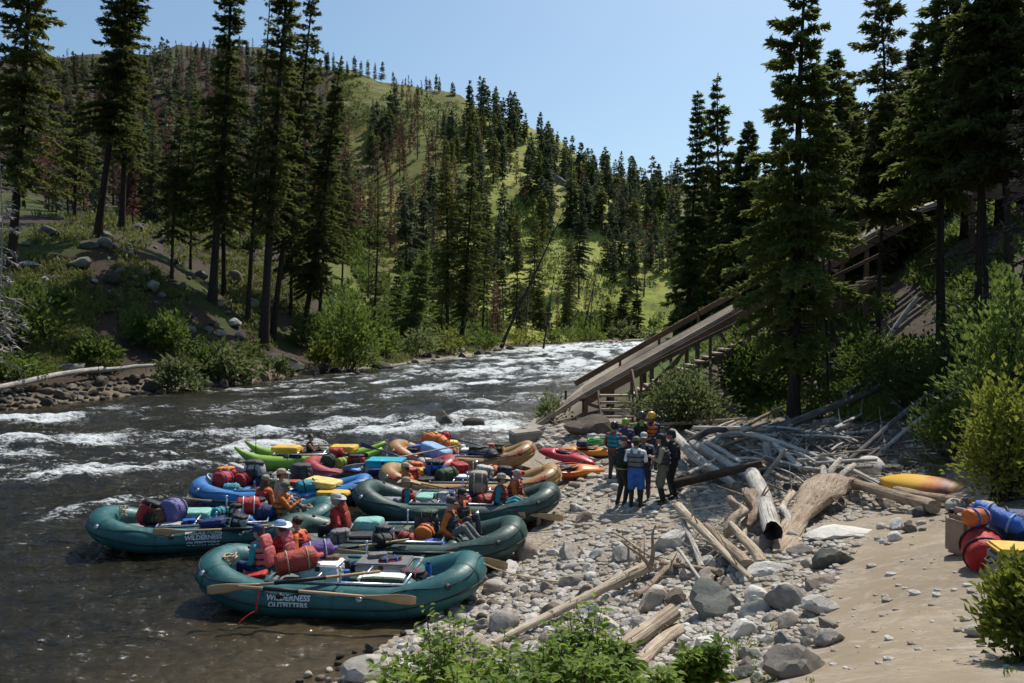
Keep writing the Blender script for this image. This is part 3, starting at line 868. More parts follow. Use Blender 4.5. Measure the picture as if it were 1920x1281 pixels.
# dead trunks along the far bank
def bank_snag(px, py, tx, ty, r0, label, seed, mat=None, **kw):
    g = gpix(px, py); tp = at(tx, ty, g.y); H = tp.z - g.z
    d = snag(seed, H=H, r0=r0, lean=((tp.x - g.x) / H, 0), **kw)
    return plant_tree("dead_tree", label, "dead tree", d, g, (M_SNAG, mat or M_GREYN), 0, "dead trees along the far bank")
for a in [(938, 652, 1060, 388, .5, "black dead trunk leaning steeply over the far bank", 201, dict(nb=50, Lm=1.2, sway=.1)),
          (1018, 656, 1046, 500, .26, "thin dead trunk leaning at the water's edge past the steep leaning one", 202, dict(nb=60, Lm=1.6)),
          (862, 655, 886, 540, .2, "short thin dead stem in front of the dark stand", 203, dict(nb=20)),
          (1066, 630, 1072, 440, .22, "straight grey snag at the bend", 204, dict(nb=110, Lm=1.8, twigs=9)),
          (1092, 632, 1128, 455, .24, "grey twiggy snag tilting at the bend", 205, dict(nb=130, Lm=2.0, twigs=10)),
          (1105, 628, 1114, 480, .24, "grey twiggy snag beside the tilting one", 206, dict(nb=120, Lm=2.2, twigs=10)),
          (1127, 632, 1130, 540, .2, "reddish dead conifer near the paired cone shaped firs", 207, dict(nb=140, Lm=2.4, twigs=10)),
          (1207, 556, 1212, 440, .35, "dead tree alone on the bright grass slope", 208, dict(nb=90, Lm=3.5, twigs=5, tw=.8)),
          (912, 640, 918, 520, .2, "bare thin snag on the river side of the dark stand", 209, dict(nb=40)),
          (985, 640, 992, 470, .22, "brownish snag between the dark stand and the leaning trunk", 210, dict(nb=120, Lm=2.0, twigs=9)),
          (690, 560, 700, 300, .2, "rusty snag on the rise behind the sparse conifer", 211, dict(nb=110, Lm=1.6, twigs=9), M_RUST),
          (128, 405, 126, 250, .2, "rusty snag near the bulky dark fir", 212, dict(nb=60, Lm=1.3, twigs=8), M_RUST),
          (306, 415, 310, 240, .2, "rusty snag behind the thin mid-height fir", 213, dict(nb=70, Lm=1.4, twigs=8), M_RUST),
          (450, 470, 452, 30, .25, "tall needleless trunk behind the slim half-bare conifer", 214, dict(nb=60, Lm=1.6)),
          ]:
    bank_snag(*a[:7], mat=(a[8] if len(a) > 8 else None), **a[7])

# ---- right-hand grove
M_GROVE = "conifers of the shaded grove by the boat slide"
def grove_tree(px, Y, pytop, Rm, base, mat, label, seed, top_px=None, r0=.3, **kw):
    g = col_ground(px, Y); tp = at(top_px or px, pytop, Y); H = tp.z - g.z
    d = conifer(seed, H=H, Rm=Rm, base=base, r0=r0, lean=((tp.x - g.x) / H, 0), **kw)
    return plant_tree("conifer_tree", label, "tree", d, g, (M_BARK, mat), 0, M_GROVE)
spr = gpix(1489, 797)
GT = [
 (1489, spr.y, -95, 2.5, .145, M_SPR, "large spruce with layered drooping boughs rising from behind the driftwood", 301, dict(top_px=1512, r0=.30, nb=190, nt=74, tw=.38, ww=.24, droop=.34, shape=.82, gap=.3, stubs=46, low=.45, extra=3, sway=.12, tiers=34)),
 (1290, 62, 166, 1.65, .04, M_SPR, "narrow spire of a spruce, outermost of the grove by the river", 302, dict(top_px=1299, nb=210, nt=40, shape=.85, r0=.25, stubs=0, gap=.2, low=.8, tiers=40)),
 (1345, 66, 140, 2.5, .05, M_SPR, "spire topped spruce just inland of the narrow spire", 303, dict(top_px=1356, nb=170, nt=46, shape=.8, r0=.3, stubs=0, tiers=30)),
 (1400, 60, 225, 2.5, .05, M_SPR, "spruce half hidden between the spire topped one and the large spruce", 304, dict(nb=230, nt=56, shape=.75, r0=.3)),
 (1648, 31, 170, 1.5, .54, M_PINE, "olive young fir in front of the boat slide", 305, dict(nb=120, nt=30, tw=.42, r0=.14, droop=.15, gap=.3, stubs=50)),
 (1655, 48, -10, 3.0, .25, M_PINE, "round topped pine towering behind the olive young fir", 306, dict(nb=100, nt=36, tw=.6, r0=.26, shape=.5, droop=0, gap=.35)),
 (1765, 27, -70, 2.0, .42, M_SPR, "big black green spruce on the shaded slope beyond the boat slide's stair", 307, dict(nb=170, nt=56, tw=.40, r0=.22, droop=.25, shape=.75, tiers=30, gap=.3, stubs=50)),
 (1835, 25, -160, 1.5, .50, M_FIR, "conifer with a long bare trunk beside the big black green spruce", 308, dict(nb=110, nt=32, tw=.42, r0=.17, stubs=60, gap=.3)),
 (1895, 24, -120, 2.0, .42, M_FIR, "olive conifer at the outer end of the grove above the leafy bush", 309, dict(nb=140, nt=44, tw=.42, r0=.2, gap=.25, stubs=40)),
 (1562, 33, 90, 1.0, .62, M_SPR, "thin dark spruce right behind the large spruce", 310, dict(nb=90, nt=30, tw=.42, r0=.12, gap=.3, stubs=40)),
 (1605, 52, 150, 2.0, .1, M_SPR, "distant dark spruce showing between the large spruce and the olive fir", 311, dict(nb=200, nt=46, r0=.25)),
 (1708, 50, 70, 2.2, .2, M_PINE, "dark spruce behind the round topped pine", 312, dict(nb=210, nt=50, r0=.28)),
 (1450, 64, 240, 2.6, .08, M_SPR, "dark spruce hidden mostly by the large spruce", 313, dict(nb=190, nt=48, r0=.3)),
 (1325, 84, 300, 2.8, .05, M_FARN, "dim spruce at the back of the grove behind the spires", 314, dict(nb=170, nt=46, r0=.3, tw=.7)),
 (1806, 42, 60, 2.0, .25, M_SPR, "shadowed spruce above the top of the boat slide", 315, dict(nb=210, nt=50, r0=.28)),
 (1870, 42, -40, 3.0, .12, M_FIR, "broad fir up the slope behind the conifer with the bare trunk", 316, dict(nb=210, nt=50, r0=.28)),
 (1735, 62, 150, 2.6, .1, M_SPR, "deep shaded spruce far up the slope", 317, dict(nb=170, nt=46, r0=.3, tw=.7)),
 (1545, 70, 215, 2.6, .1, M_SPR, "far spruce peeking past the tip of the large spruce", 318, dict(nb=170, nt=46, r0=.3, tw=.7)),
 (1960, 28, -160, 2.3, .35, M_SPR, "spruce whose boughs enter at the edge of the view above the leafy bush", 319, dict(nb=220, nt=56, tw=.5, r0=.25)),
 (1620, 62, 235, 2.4, .1, M_SPR, "small pointed spruce tip beside the olive young fir", 320, dict(nb=130, nt=36, r0=.2, tw=.7)),
 (1400, 80, 300, 3.6, .05, M_SPR, "low crowned spruce closing the back of the grove", 321, dict(nb=150, nt=46, r0=.3, tw=.7)),
 (1500, 46, 330, 2.0, .05, M_SPR, "short dense spruce right behind the boat slide", 322, dict(nb=170, nt=46, r0=.2)),
 (1610, 42, 330, 2.4, .05, M_FIR, "short bushy fir behind the boat slide near the olive fir", 323, dict(nb=160, nt=46, r0=.2)),
 (1690, 44, 330, 1.8, .1, M_FIR, "medium spruce behind the upper rails of the boat slide", 324, dict(nb=160, nt=46, r0=.2)),
]
for (px, Y, ty, Rm, base, mat, lab, sd_, kw) in GT:
    grove_tree(px, Y, ty, Rm, base, mat, lab, sd_, **kw)
for (px, Y, ty, tx, r0, lab, sd_, kw) in [
        (1553, 29, 330, 1556, .085, "slender dead stem close beside the large spruce", 331, dict(nb=60, Lm=.9)),
        (1850, 26, -60, 1838, .13, "bare dark stem in front of the conifers above the leafy bush", 332, dict(nb=60, Lm=.9)),
        (1905, 19, 150, 1930, .09, "grey dead stem tangled over the leafy bush", 333, dict(nb=70, Lm=1.0))]:
    g = col_ground(px, Y); tp = at(tx, ty, Y); H = tp.z - g.z
    plant_tree("dead_tree", lab, "dead tree", snag(sd_, H=H, r0=r0, lean=((tp.x - g.x) / H, 0), **kw), g, (M_SNAG, M_GREYN), 0, "dead stems in the grove")

# ---- hillside conifers: a few shapes, copied
def hill_proto(seed, H, Rm, base, nb, nt, tw, mats, dead=False, **kw):
    if dead: (V, F), (CV, CF) = snag(seed, H=H, r0=.32, nb=nb, Lm=Rm, base=base, twigs=nt, tw=tw, sway=.4)
    else: (V, F), (CV, CF) = conifer(seed, H=H, Rm=Rm, base=base, nb=nb, nt=nt, tw=tw, r0=.4, stubs=0, ww=.42, extra=1, **kw)
    return np_mesh("hillside_tree", np.concatenate([V, CV]), [F, CF + len(V)], False, mats=[0, 1]), mats
LIVE = []; DEAD = []
for i in range(6):
    me, ms = hill_proto(400 + i, 20, [3.2, 3.8, 2.9, 4.2, 3.4, 3.0][i], [.06, .12, .1, .05, .2, .15][i], 80, 14, 1.3, (M_BARK, [M_FARN, M_FARN, M_FARN, M_FIR, M_FARN, M_SPR][i]), low=.8)
    me.materials.append(ms[0]); me.materials.append(ms[1]); LIVE.append(me)
for i in range(4):
    me, ms = hill_proto(430 + i, 17, [2.0, 2.3, 1.7, 2.2][i], .16, 80, 11, 1.1, (M_SNAG, [M_RUST, M_RUST, M_GREYN, M_RUST][i]), True)
    me.materials.append(ms[0]); me.materials.append(ms[1]); DEAD.append(me)

LLIVE = [hill_proto(450 + i, 20, 3.6, .08, 40, 7, 2.0, (M_BARK, M_FARN), low=.8)[0] for i in range(4)]
LDEAD = [hill_proto(460 + i, 17, 2.4, .15, 44, 8, 1.5, (M_SNAG, M_RUST), True)[0] for i in range(3)]
def hill_tree(px, py, hpx, dead=False, jit=True, meshes=None):
    """a tree whose foot shows at (px,py) and which stands hpx photo pixels tall"""
    g = gpix(px, py)
    H = max(6.0, hpx / FPX * g.y)
    me = random.choice(meshes or (DEAD if dead else LIVE))
    o = bpy.data.objects.new("burnt_tree" if dead else "hillside_conifer", me)
    COL.objects.link(o)
    o.location = g - Vector((0, 0, .3)); s = H / (17 if dead else 20)
    w = s * random.uniform(.8, 1.15)
    o.scale = (w, w, s)
    o.rotation_euler = (random.uniform(-.03, .03), random.uniform(-.03, .03), random.uniform(0, 6.28))
    return o

def skyline(px):
    return float(np.interp(px, [0, 100, 200, 330, 420, 520, 590, 640, 700, 780, 860, 900, 960, 1020, 1080, 1150, 1230, 1310], [132, 134, 129, 105, 101, 111, 123, 133, 143, 159, 177, 204, 237, 273, 307, 339, 353, 367]))
HILL = []
def zone(n, poly, h0, h1, label, group, dead=False, name=None):
    xs = [p[0] for p in poly]; ys = [p[1] for p in poly]; c = 0; tries = 0
    pts = []
    while c < n and tries < 4000:
        tries += 1
        x = random.uniform(min(xs), max(xs)); y = random.uniform(min(ys), max(ys))
        if not poly_in(np.array([x]), np.array([y]), poly)[0]: continue
        if any((x - a) ** 2 + ((y - b) * 1.6) ** 2 < 60 for a, b in pts): continue
        pts.append((x, y)); c += 1
    pts.sort(key=lambda p: p[1])
    for x, y in pts:
        o = hill_tree(x, y, random.uniform(h0, h1), dead)
        tag(o, label, "burnt tree" if dead else "tree", group)
random.seed(21)
for px in range(60, 632, 9):
    d_ = random.random() < .5
    tag(hill_tree(px + random.uniform(-4, 4), skyline(px) + random.uniform(3, 14), random.uniform(24, 42), d_, meshes=None), "burnt tree on the highest ridge behind the far bank" if d_ else "conifer on the highest ridge behind the far bank", "burnt tree" if d_ else "tree", "burnt trees of the highest ridge" if d_ else "conifers of the highest ridge")
# ridge line, from the summit down the skyline
for px, h in [(625, 30), (640, 34), (652, 26), (666, 38), (676, 30), (690, 34), (703, 32), (716, 36), (737, 22), (760, 14), (772, 14), (800, 26), (806, 22), (818, 34), (824, 30), (848, 26), (852, 20), (880, 36)]:
    tag(hill_tree(px, skyline(px) + 5, h), "small dark conifer standing on the grassy crest of the hill", "tree", "conifers along the grassy crest")
for px, h in [(903, 66), (915, 58), (930, 70), (944, 58), (958, 46), (975, 64), (985, 52), (1012, 66), (1022, 52), (1032, 50), (1045, 44), (1060, 44), (1072, 60), (1085, 40), (1098, 46), (1110, 50), (1127, 48), (1140, 40), (1152, 46), (1165, 42), (1180, 50), (1195, 40), (1210, 44), (1222, 36), (1236, 44), (1250, 46), (1262, 42), (1275, 50)]:
    tag(hill_tree(px, skyline(px) + random.uniform(6, 18), h * 1.08, dead=(px > 1185 and random.random() < .6)), "conifer breaking the skyline on the steep shoulder of the hill", "tree", "conifers along the skyline shoulder")
zone(42, [(890, 215), (950, 245), (1050, 310), (1040, 380), (900, 340), (870, 250)], 58, 92, "conifer in the thick wood on the shoulder above the rock outcrop", "conifers in the shoulder wood")
zone(50, [(1050, 330), (1150, 352), (1280, 372), (1280, 560), (1200, 460), (1120, 440), (1060, 400)], 52, 88, "conifer in the dense wood below the skyline towards the valley mouth", "conifers in the valley mouth wood")
zone(22, [(880, 350), (1080, 400), (1120, 450), (1010, 520), (900, 520)], 80, 120, "conifer on the shaded mid slope above the river bend", "conifers on the mid slope")
zone(9, [(760, 400), (880, 380), (900, 540), (800, 560), (740, 500)], 90, 130, "tall conifer on the lower slope behind the dark stand", "conifers on the lower slope")
zone(20, [(690, 200), (745, 215), (735, 300), (690, 330)], 48, 72, "dark conifer in the cluster on the grassy hillside under the crest", "conifers in the hillside cluster")
zone(10, [(780, 200), (900, 260), (890, 330), (800, 300)], 36, 60, "lone conifer casting a shadow on the sunlit grass of the hill", "lone conifers on the sunlit grass")
tag(hill_tree(846, 286, 80), "stout dark conifer alone in the middle of the sunlit grass", "tree")
zone(12, [(1100, 470), (1190, 500), (1240, 560), (1200, 575), (1120, 520)], 60, 84, "conifer on the bright grass slope above the far end of the river", "conifers on the bright grass slope")
zone(28, [(100, 180), (330, 150), (600, 190), (620, 330), (120, 330)], 40, 66, "conifer scattered on the mountainside behind the far bank trees", "conifers on the mountainside")
zone(20, [(100, 330), (620, 330), (700, 470), (560, 470), (120, 395)], 80, 150, "conifer crowded on the flat behind the far bank trees", "conifers on the flat")
zone(58, [(700, 290), (800, 270), (880, 400), (850, 500), (690, 490)], 56, 84, "rust coloured burnt tree in the burnt stand on the lower hillside", "burnt trees of the lower stand", True)
zone(26, [(740, 170), (840, 190), (850, 260), (740, 300)], 26, 44, "thin burnt tree dotted over the grassy hillside", "burnt trees on the grass", True)
zone(66, [(100, 150), (330, 120), (580, 150), (600, 220), (120, 240)], 36, 58, "burnt tree on the high mountainside behind the far bank", "burnt trees on the mountainside", True)
zone(46, [(95, 380), (540, 380), (620, 450), (420, 440), (100, 402)], 90, 170, "dark bare trunk in the burnt wood on the flat behind the bank", "burnt trees on the flat", True)
zone(18, [(890, 240), (1000, 290), (990, 400), (900, 380)], 40, 66, "greyish burnt tree among the living conifers of the shoulder", "burnt trees of the shoulder", True)

zone(11, [(700, 560), (830, 540), (1000, 560), (1120, 590), (1110, 632), (940, 645), (760, 640)], 40, 120, 'conifer of mixed height in the riverside stand by the bend', 'conifers of the riverside stand')
zone(12, [(840, 560), (1120, 590), (1110, 632), (880, 645)], 60, 130, 'grey dead tree of the riverside stand by the bend', 'dead trees of the riverside stand', True)
# woods too thick and far to count
def wood(name, n, poly, h0, h1, label, pd=.3):
    xs = [p[0] for p in poly]; ys = [p[1] for p in poly]
    VV = []; F0 = []; F1 = []; o = 0
    cache = {}
    c = 0
    while c < n:
        x = random.uniform(min(xs), max(xs)); y = random.uniform(min(ys), max(ys))
        if not poly_in(np.array([x]), np.array([y]), poly)[0]: continue
        c += 1
        g = gpix(x, y)
        me = random.choice(LLIVE) if random.random() > pd else random.choice(LDEAD)
        if me.name not in cache:
            V = np.empty(len(me.vertices) * 3, np.float32); me.vertices.foreach_get("co", V)
            mi = np.empty(len(me.polygons), np.int32); me.polygons.foreach_get("material_index", mi)
            vi = np.empty(len(me.loops), np.int32); me.loops.foreach_get("vertex_index", vi)
            cache[me.name] = (V.reshape(-1, 3), vi.reshape(-1, 4), mi, me in LDEAD)
        V, F, mi, dd = cache[me.name]
        H = random.uniform(h0, h1) / FPX * g.y; s = H / (17 if dd else 20); a = random.uniform(0, 6.28)
        ca, sa = math.cos(a) * s, math.sin(a) * s
        VV.append(np.stack([V[:, 0] * ca - V[:, 1] * sa + g.x, V[:, 0] * sa + V[:, 1] * ca + g.y, V[:, 2] * s + g.z - .3], -1))
        keep = np.ones(len(F), bool)
        (F1 if dd else F0).append(F[keep] + o); o += len(V)
    me = np_mesh(name, np.concatenate(VV), [np.concatenate(f) for f in (F0, F1) if f], False, mats=[0, 1] if F0 and F1 else [0 if F0 else 1])
    ob = link_mesh(name, me, [M_FARN, M_RUST])
    tag(ob, label, "wood", None, 'stuff')
wood("mountainside_wood", 620, [(-20, 150), (330, 120), (600, 140), (660, 240), (640, 360), (-20, 340)], 30, 58, "far burnt and living wood covering the mountainside behind the far bank trees", .45)
wood("valley_wood", 95, [(1080, 330), (1300, 370), (1320, 560), (1230, 520), (1100, 420)], 40, 70, "far conifer wood filling the valley mouth behind the grove", .2)
wood("flat_wood", 260, [(60, 340), (640, 330), (690, 450), (540, 430), (60, 396)], 90, 140, "deep wood on the flat behind the bank trees", .35)
# white dead branches reaching in at the edge of the far slope
for px, Y, ty, tx, lab, sd_ in [(-14, 47, 300, 2, "bleached dead tree with white bare branches at the edge of the far slope", 220), (-34, 44, 380, -8, "second bleached dead tree leaning in lower at the edge of the far slope", 221)]:
    g = col_ground(px, Y); tp = at(tx, ty, Y); H = tp.z - g.z
    plant_tree("dead_tree", lab, "dead tree", snag(sd_, H=H, r0=.16, lean=((tp.x - g.x) / H, 0), nb=60, Lm=2.2, twigs=6, tw=.9), g, (M_GREYWOOD, M_GREYWOOD), 0, None)
# ------------------------------------------------------------------ stones
def stone_material(name, a, b, c, scale=3.0, lichen=None, random_amt=.5):
    k = NT(name)
    v = k.coord('Object'); oi = k.n('ObjectInfo')
    off = k.n('VectorMath', operation='ADD'); k.l(v, off.inputs[0])
    cx = k.n('CombineXYZ'); k.l(k.math('MULTIPLY', oi.outputs['Random'], 40.0), cx.inputs[0]); k.l(cx.outputs[0], off.inputs[1])
    v = off.outputs[0]
    n1 = k.noise(v, scale, 6, .65, .3); n2 = k.noise(v, scale * 9, 4, .7)
    f = k.math('ADD', k.math('MULTIPLY', n1, .75), k.math('MULTIPLY', k.math('SUBTRACT', oi.outputs['Random'], .5), random_amt))
    col = k.ramp(f, [(.12, a), (.4, b), (.68, c)])
    col = k.mix(k.ramp(n2, [(.56, 0.0), (.72, .55)]), col, tuple(x * .35 for x in a))
    if lichen: col = k.mix(k.ramp(n1, [(.58, 0.0), (.68, .6)]), col, lichen)
    k.bump(k.math('ADD', n1, k.math('MULTIPLY', n2, .35)), .7, .03)
    return k.set(Base_Color=col, Roughness=.88, Specular_IOR_Level=.25)
M_STONE = stone_material("river_stone", (.225, .195, .165), (.43, .395, .35), (.66, .615, .555), 3.0, None, .8)
M_BROCK = stone_material("brown_stone", (.17, .13, .10), (.34, .28, .225), (.50, .44, .375), 3.0, None, .7)
M_DARKROCK = stone_material("bank_stone", (.035, .031, .028), (.085, .075, .064), (.19, .175, .15), 2.0, (.07, .08, .035))
M_LICHEN = stone_material("lichen_stone", (.10, .10, .085), (.21, .21, .18), (.36, .36, .32), 2.5, (.16, .17, .11))
M_BOULD = stone_material("brown_boulder", (.06, .045, .034), (.13, .10, .078), (.22, .18, .145))
M_WETROCK = stone_material("wet_stone", (.02, .018, .015), (.06, .052, .042), (.14, .12, .10))
M_CLIFF = stone_material("outcrop_stone", (.03, .028, .026), (.09, .085, .078), (.2, .19, .17), .15)

def ico(sub):
    bm = bmesh.new(); bmesh.ops.create_icosphere(bm, subdivisions=sub, radius=1.0)
    V = np.array([v.co[:] for v in bm.verts]); F = np.array([[v.index for v in f.verts] for f in bm.faces]); bm.free()
    return V, F
ICO = {s: ico(s) for s in (1, 2, 3, 4, 5)}
def stone_geo(seed, sub=3, planes=9, dmin=.62, rough=.06, flat=(1, .8, .6), round_=14):
    rng = np.random.default_rng(seed)
    D, F = ICO[sub]
    N = unit(rng.normal(0, 1, (planes, 3))); d = rng.uniform(dmin, 1.0, planes)
    q = np.maximum(D @ N.T, .02) / d
    r = 1.0 / (np.sum(np.concatenate([q, np.full((len(D), 1), .92)], 1) ** round_, 1) ** (1 / round_))
    o = rng.uniform(-9, 9, 3)
    nz = np.array([mnoise.fractal(Vector(tuple(v * 1.7 + o)), .9, 2.0, 4) for v in D])
    V = D * (r * (1 + rough * nz))[:, None] * np.array(flat)
    return V, F
def stone_mesh(name, seed, **kw):
    V, F = stone_geo(seed, **kw)
    me = np_mesh(name, V, F, True)
    sharp_by_angle(me, 24)
    return me
ROUND = [stone_mesh("river_stone", 500 + i, planes=7, dmin=.8, rough=.07, round_=5, flat=(1, random.uniform(.65, .95), random.uniform(.45, .7))) for i in range(7)]
ANG = [stone_mesh("broken_stone", 520 + i, planes=12, dmin=.50, rough=.13, round_=40, flat=(1, random.uniform(.6, .95), random.uniform(.5, .8))) for i in range(8)]
MATMESH = {}
def mesh_with(me, mat):
    key = (me.name, mat.name)
    if key not in MATMESH:
        m2 = me.copy(); m2.materials.clear(); m2.materials.append(mat); MATMESH[key] = m2
    return MATMESH[key]

def stone(name, me, mat, p, size, rz=None, tilt=.2, sink=.25, zs=1.0):
    o = bpy.data.objects.new(name, mesh_with(me, mat)); COL.objects.link(o)
    o.scale = (size * .5, size * .5, size * .5 * zs)
    o.rotation_euler = (random.uniform(-tilt, tilt), random.uniform(-tilt, tilt), random.uniform(0, 6.28) if rz is None else rz)
    o.location = Vector(p) + Vector((0, 0, size * .5 * (.55 - sink * 1.1) * zs))
    return o

TAKEN = []
def scatter(n, poly, s0, s1, mats, label, group, name="river_stone", ang=.5, cat="stone", pw=2.0, kind=None):
    xs = [p[0] for p in poly]; ys = [p[1] for p in poly]; c = 0; t = 0
    while c < n and t < 6000:
        t += 1
        x = random.uniform(min(xs), max(xs)); y = random.uniform(min(ys), max(ys))
        if not poly_in(np.array([x]), np.array([y]), poly)[0]: continue
        s = s0 + (s1 - s0) * random.random() ** pw
        if any(abs(x - a) < (s + b) * .42 and abs(y - d) < (s + b) * .30 for a, d, b in TAKEN): continue
        TAKEN.append((x, y, s)); c += 1
        g = gpix(x, y)
        an_ = random.random() < ang
        o = stone(name, random.choice(ANG if an_ else ROUND), random.choice(mats), g, s / FPX * g.y * (1.5 if an_ else 1.15))
        tag(o, label, cat, group)
random.seed(5)
# boulders placed one by one: (px, py of middle of foot, width px, mesh, material, label, height factor)
BOULDERS = [
 (1343, 1150, 118, ANG[0], M_LICHEN, "big lichen covered boulder with a flat top beside the dirt path", 1.15),
 (1495, 1262, 132, ANG[1], M_STONE, "large pale slab tilted at the near edge of the dirt path", .8),
 (1340, 1235, 92, ANG[2], M_STONE, "upright grey boulder above the leafy sapling at the bottom", 1.2),
 (1390, 1195, 60, ANG[3], M_STONE, "wedge shaped grey rock below the flat topped boulder", 1.0),
 (1545, 1145, 78, ANG[4], M_STONE, "pointed grey rock on the edge of the path", .9),
 (1530, 1100, 70, ANG[5], M_BROCK, "tan angular rock just above the pointed grey rock", .8),
 (1500, 1040, 52, ANG[6], M_STONE, "white sided rock by the big slab of driftwood", .8),
 (1577, 1005, 130, ANG[7], M_STONE, "long flat white rock lying against the path's upper end", .28),
 (1445, 1075, 90, ANG[1], M_STONE, "broad flat stone under the split driftwood", .5),
 (1265, 1025, 84, ANG[2], M_STONE, "pale boulder beside the thin white log", .9),
 (1165, 1100, 60, ANG[3], M_STONE, "grey block by the peeled log's upper half", .7),
 (985, 1046, 56, ROUND[1], M_BROCK, "brown boulder holding the tip of the dark green boat", 1.3),
 (930, 1110, 46, ROUND[2], M_BROCK, "brown cobble touching the teal boat's end", 1.0),
 (700, 1262, 110, ANG[4], M_STONE, "jagged pale rock at the water's edge by the leafy saplings", .8),
 (758, 1262, 70, ANG[5], M_STONE, "smaller jagged pale rock next to the leafy saplings", .8),
 (1552, 885, 62, ROUND[0], M_LICHEN, "round topped boulder at the end of the driftwood jumble", 1.2),
 (1632, 890, 60, ROUND[3], M_STONE, "pale rounded boulder in line with the kayak log", 1.1),
 (1668, 892, 50, ANG[5], M_DARKROCK, "dark grey boulder touching the yellow kayak's tip", 1.1),
 (1712, 872, 56, ROUND[4], M_LICHEN, "grey green boulder uphill of the yellow kayak", 1.1),
 (1612, 852, 48, ROUND[5], M_LICHEN, "grey green flat boulder in the shade behind the jumble", .8),
 (1600, 882, 30, ROUND[6], M_STONE, "small boulder between two larger round ones", 1.1),
 (1725, 968, 40, ROUND[1], M_DARKROCK, "dark round stone below the kayak", 1.0),
 (1838, 1192, 48, ROUND[2], M_STONE, "smooth pale oval stone alone on the dirt path", .8),
 (1790, 960, 46, ROUND[0], M_BROCK, "tan boulder beside the tan plastic can", 1.2),
 (1858, 1150, 40, ANG[3], M_STONE, "pale stone half under the yellow green bush", 1.0),
 (1105, 812, 96, ANG[6], M_BOULD, "massive brown boulder under the foot of the boat slide", .8),
 (832, 802, 56, ANG[0], M_WETROCK, "wet pointed boulder standing in the rapids", 1.3),
 (890, 804, 44, ROUND[2], M_WETROCK, "smaller wet boulder downstream of the pointed one", .95),
 (1140, 682, 26, ROUND[2], M_WETROCK, "dark rock breaking the white water far upstream", .8),
 (720, 692, 74, ANG[4], M_DARKROCK, "long dark boulder at the far waterline", .7),
 (150, 500, 78, ANG[6], M_DARKROCK, "blocky dark boulder on the sunny far slope", .75),
 (210, 530, 48, ROUND[0], M_DARKROCK, "rounded boulder below the blocky one on the far slope", 1.2),
 (165, 462, 50, ANG[7], M_LICHEN, "pale slab by the foot of the tilted fir", .8),
 (90, 440, 80, ANG[1], M_DARKROCK, "long low outcrop near the bulky dark fir", .6),
 (258, 432, 50, ANG[2], M_DARKROCK, "dark boulder leaning against the upright fir", .9),
 (435, 530, 52, ANG[3], M_BROCK, "tan boulder behind the thick trunked fir", 1.2),
 (412, 575, 30, ROUND[4], M_BROCK, "rounded tan stone at the thick trunked fir's foot", 1.1),
 (530, 690, 120, ANG[0], M_DARKROCK, "huge sloping boulder beneath the tallest fir", .75),
 (130, 695, 74, ANG[5], M_DARKROCK, "dark boulder behind the white fallen log", .8),
 (60, 500, 60, ANG[4], M_LICHEN, "grey boulder under the bulky fir's lowest boughs", .7),
]
for (px, py, w, me, mat, lab, zs) in BOULDERS:
    g = gpix(px, py) if not (800 < px < 1145 and 660 < py < 810 and mat is M_WETROCK) else onz(px, py, 0)
    o = stone("boulder", me, mat, g, w / FPX * g.y * (1.05 if g.y < 45 else .72), rz=random.uniform(-.5, .5), tilt=.12, zs=zs)
    tag(o, lab, "boulder"); TAKEN.append((px, py, w))
scatter(170, [(890, 1095), (1000, 1040), (1200, 1035), (1330, 1090), (1340, 1281), (760, 1281), (740, 1225)], 16, 62, [M_STONE, M_STONE, M_BROCK], "river stone on the cobble beach between the boats and the peeled log", "stones of the cobble beach", ang=.7)
scatter(120, [(1290, 1080), (1480, 990), (1560, 1060), (1560, 1200), (1500, 1281), (1300, 1281)], 26, 96, [M_STONE, M_STONE, M_LICHEN, M_BROCK], "grey rock in the rubble along the dirt path", "rocks along the dirt path", name="rubble_rock", cat="rock", ang=.85, pw=1.5)
scatter(44, [(1480, 960), (1640, 900), (1760, 950), (1740, 1000), (1600, 1030), (1480, 1060)], 10, 36, [M_STONE, M_BROCK], "stone strewn where the path meets the driftwood", "stones at the path's upper end", ang=.4)
scatter(50, [(1260, 880), (1480, 800), (1700, 790), (1740, 880), (1480, 960), (1280, 1010)], 12, 40, [M_STONE, M_LICHEN, M_DARKROCK], "stone lying among the driftwood logs", "stones in the driftwood", ang=.4)
scatter(26, [(1070, 880), (1160, 850), (1260, 960), (1250, 1030), (1040, 1035)], 8, 30, [M_BROCK, M_STONE], "stone on the sandy landing where the group stands", "stones on the landing", ang=.4)
scatter(34, [(975, 812), (1040, 800), (1140, 800), (1140, 850), (1020, 848)], 14, 40, [M_BROCK, M_STONE, M_BROCK], "brown rock in the riprap at the foot of the boat slide", "riprap of the boat slide", name="riprap_rock", ang=.9)
scatter(90, [(0, 735), (120, 722), (290, 705), (300, 738), (120, 760), (0, 772)], 9, 26, [M_DARKROCK, M_BOULD], "rock of the stony far shore below the white fallen log", "rocks of the far shore", name="shore_rock", ang=.7)
scatter(44, [(290, 715), (480, 695), (700, 672), (960, 646), (980, 655), (720, 700), (480, 722), (300, 742)], 8, 24, [M_DARKROCK, M_BROCK, M_WETROCK], "rock along the far waterline upstream of the shrubs", "rocks of the far waterline", name="shore_rock", ang=.6)
scatter(60, [(20, 450), (300, 440), (470, 560), (480, 640), (300, 620), (200, 560), (40, 540)], 6, 26, [M_DARKROCK, M_LICHEN], "stone on the scree slope of the far bank", "stones of the far slope", name="slope_stone", ang=.7)

scatter(16, [(520, 1281), (700, 1205), (880, 1155), (930, 1165), (720, 1235), (660, 1281)], 10, 34, [M_WETROCK, M_BROCK], "wet stone breaking the brown shallows beside the front raft", "wet stones of the shallows", name="shallows_stone", ang=.2)
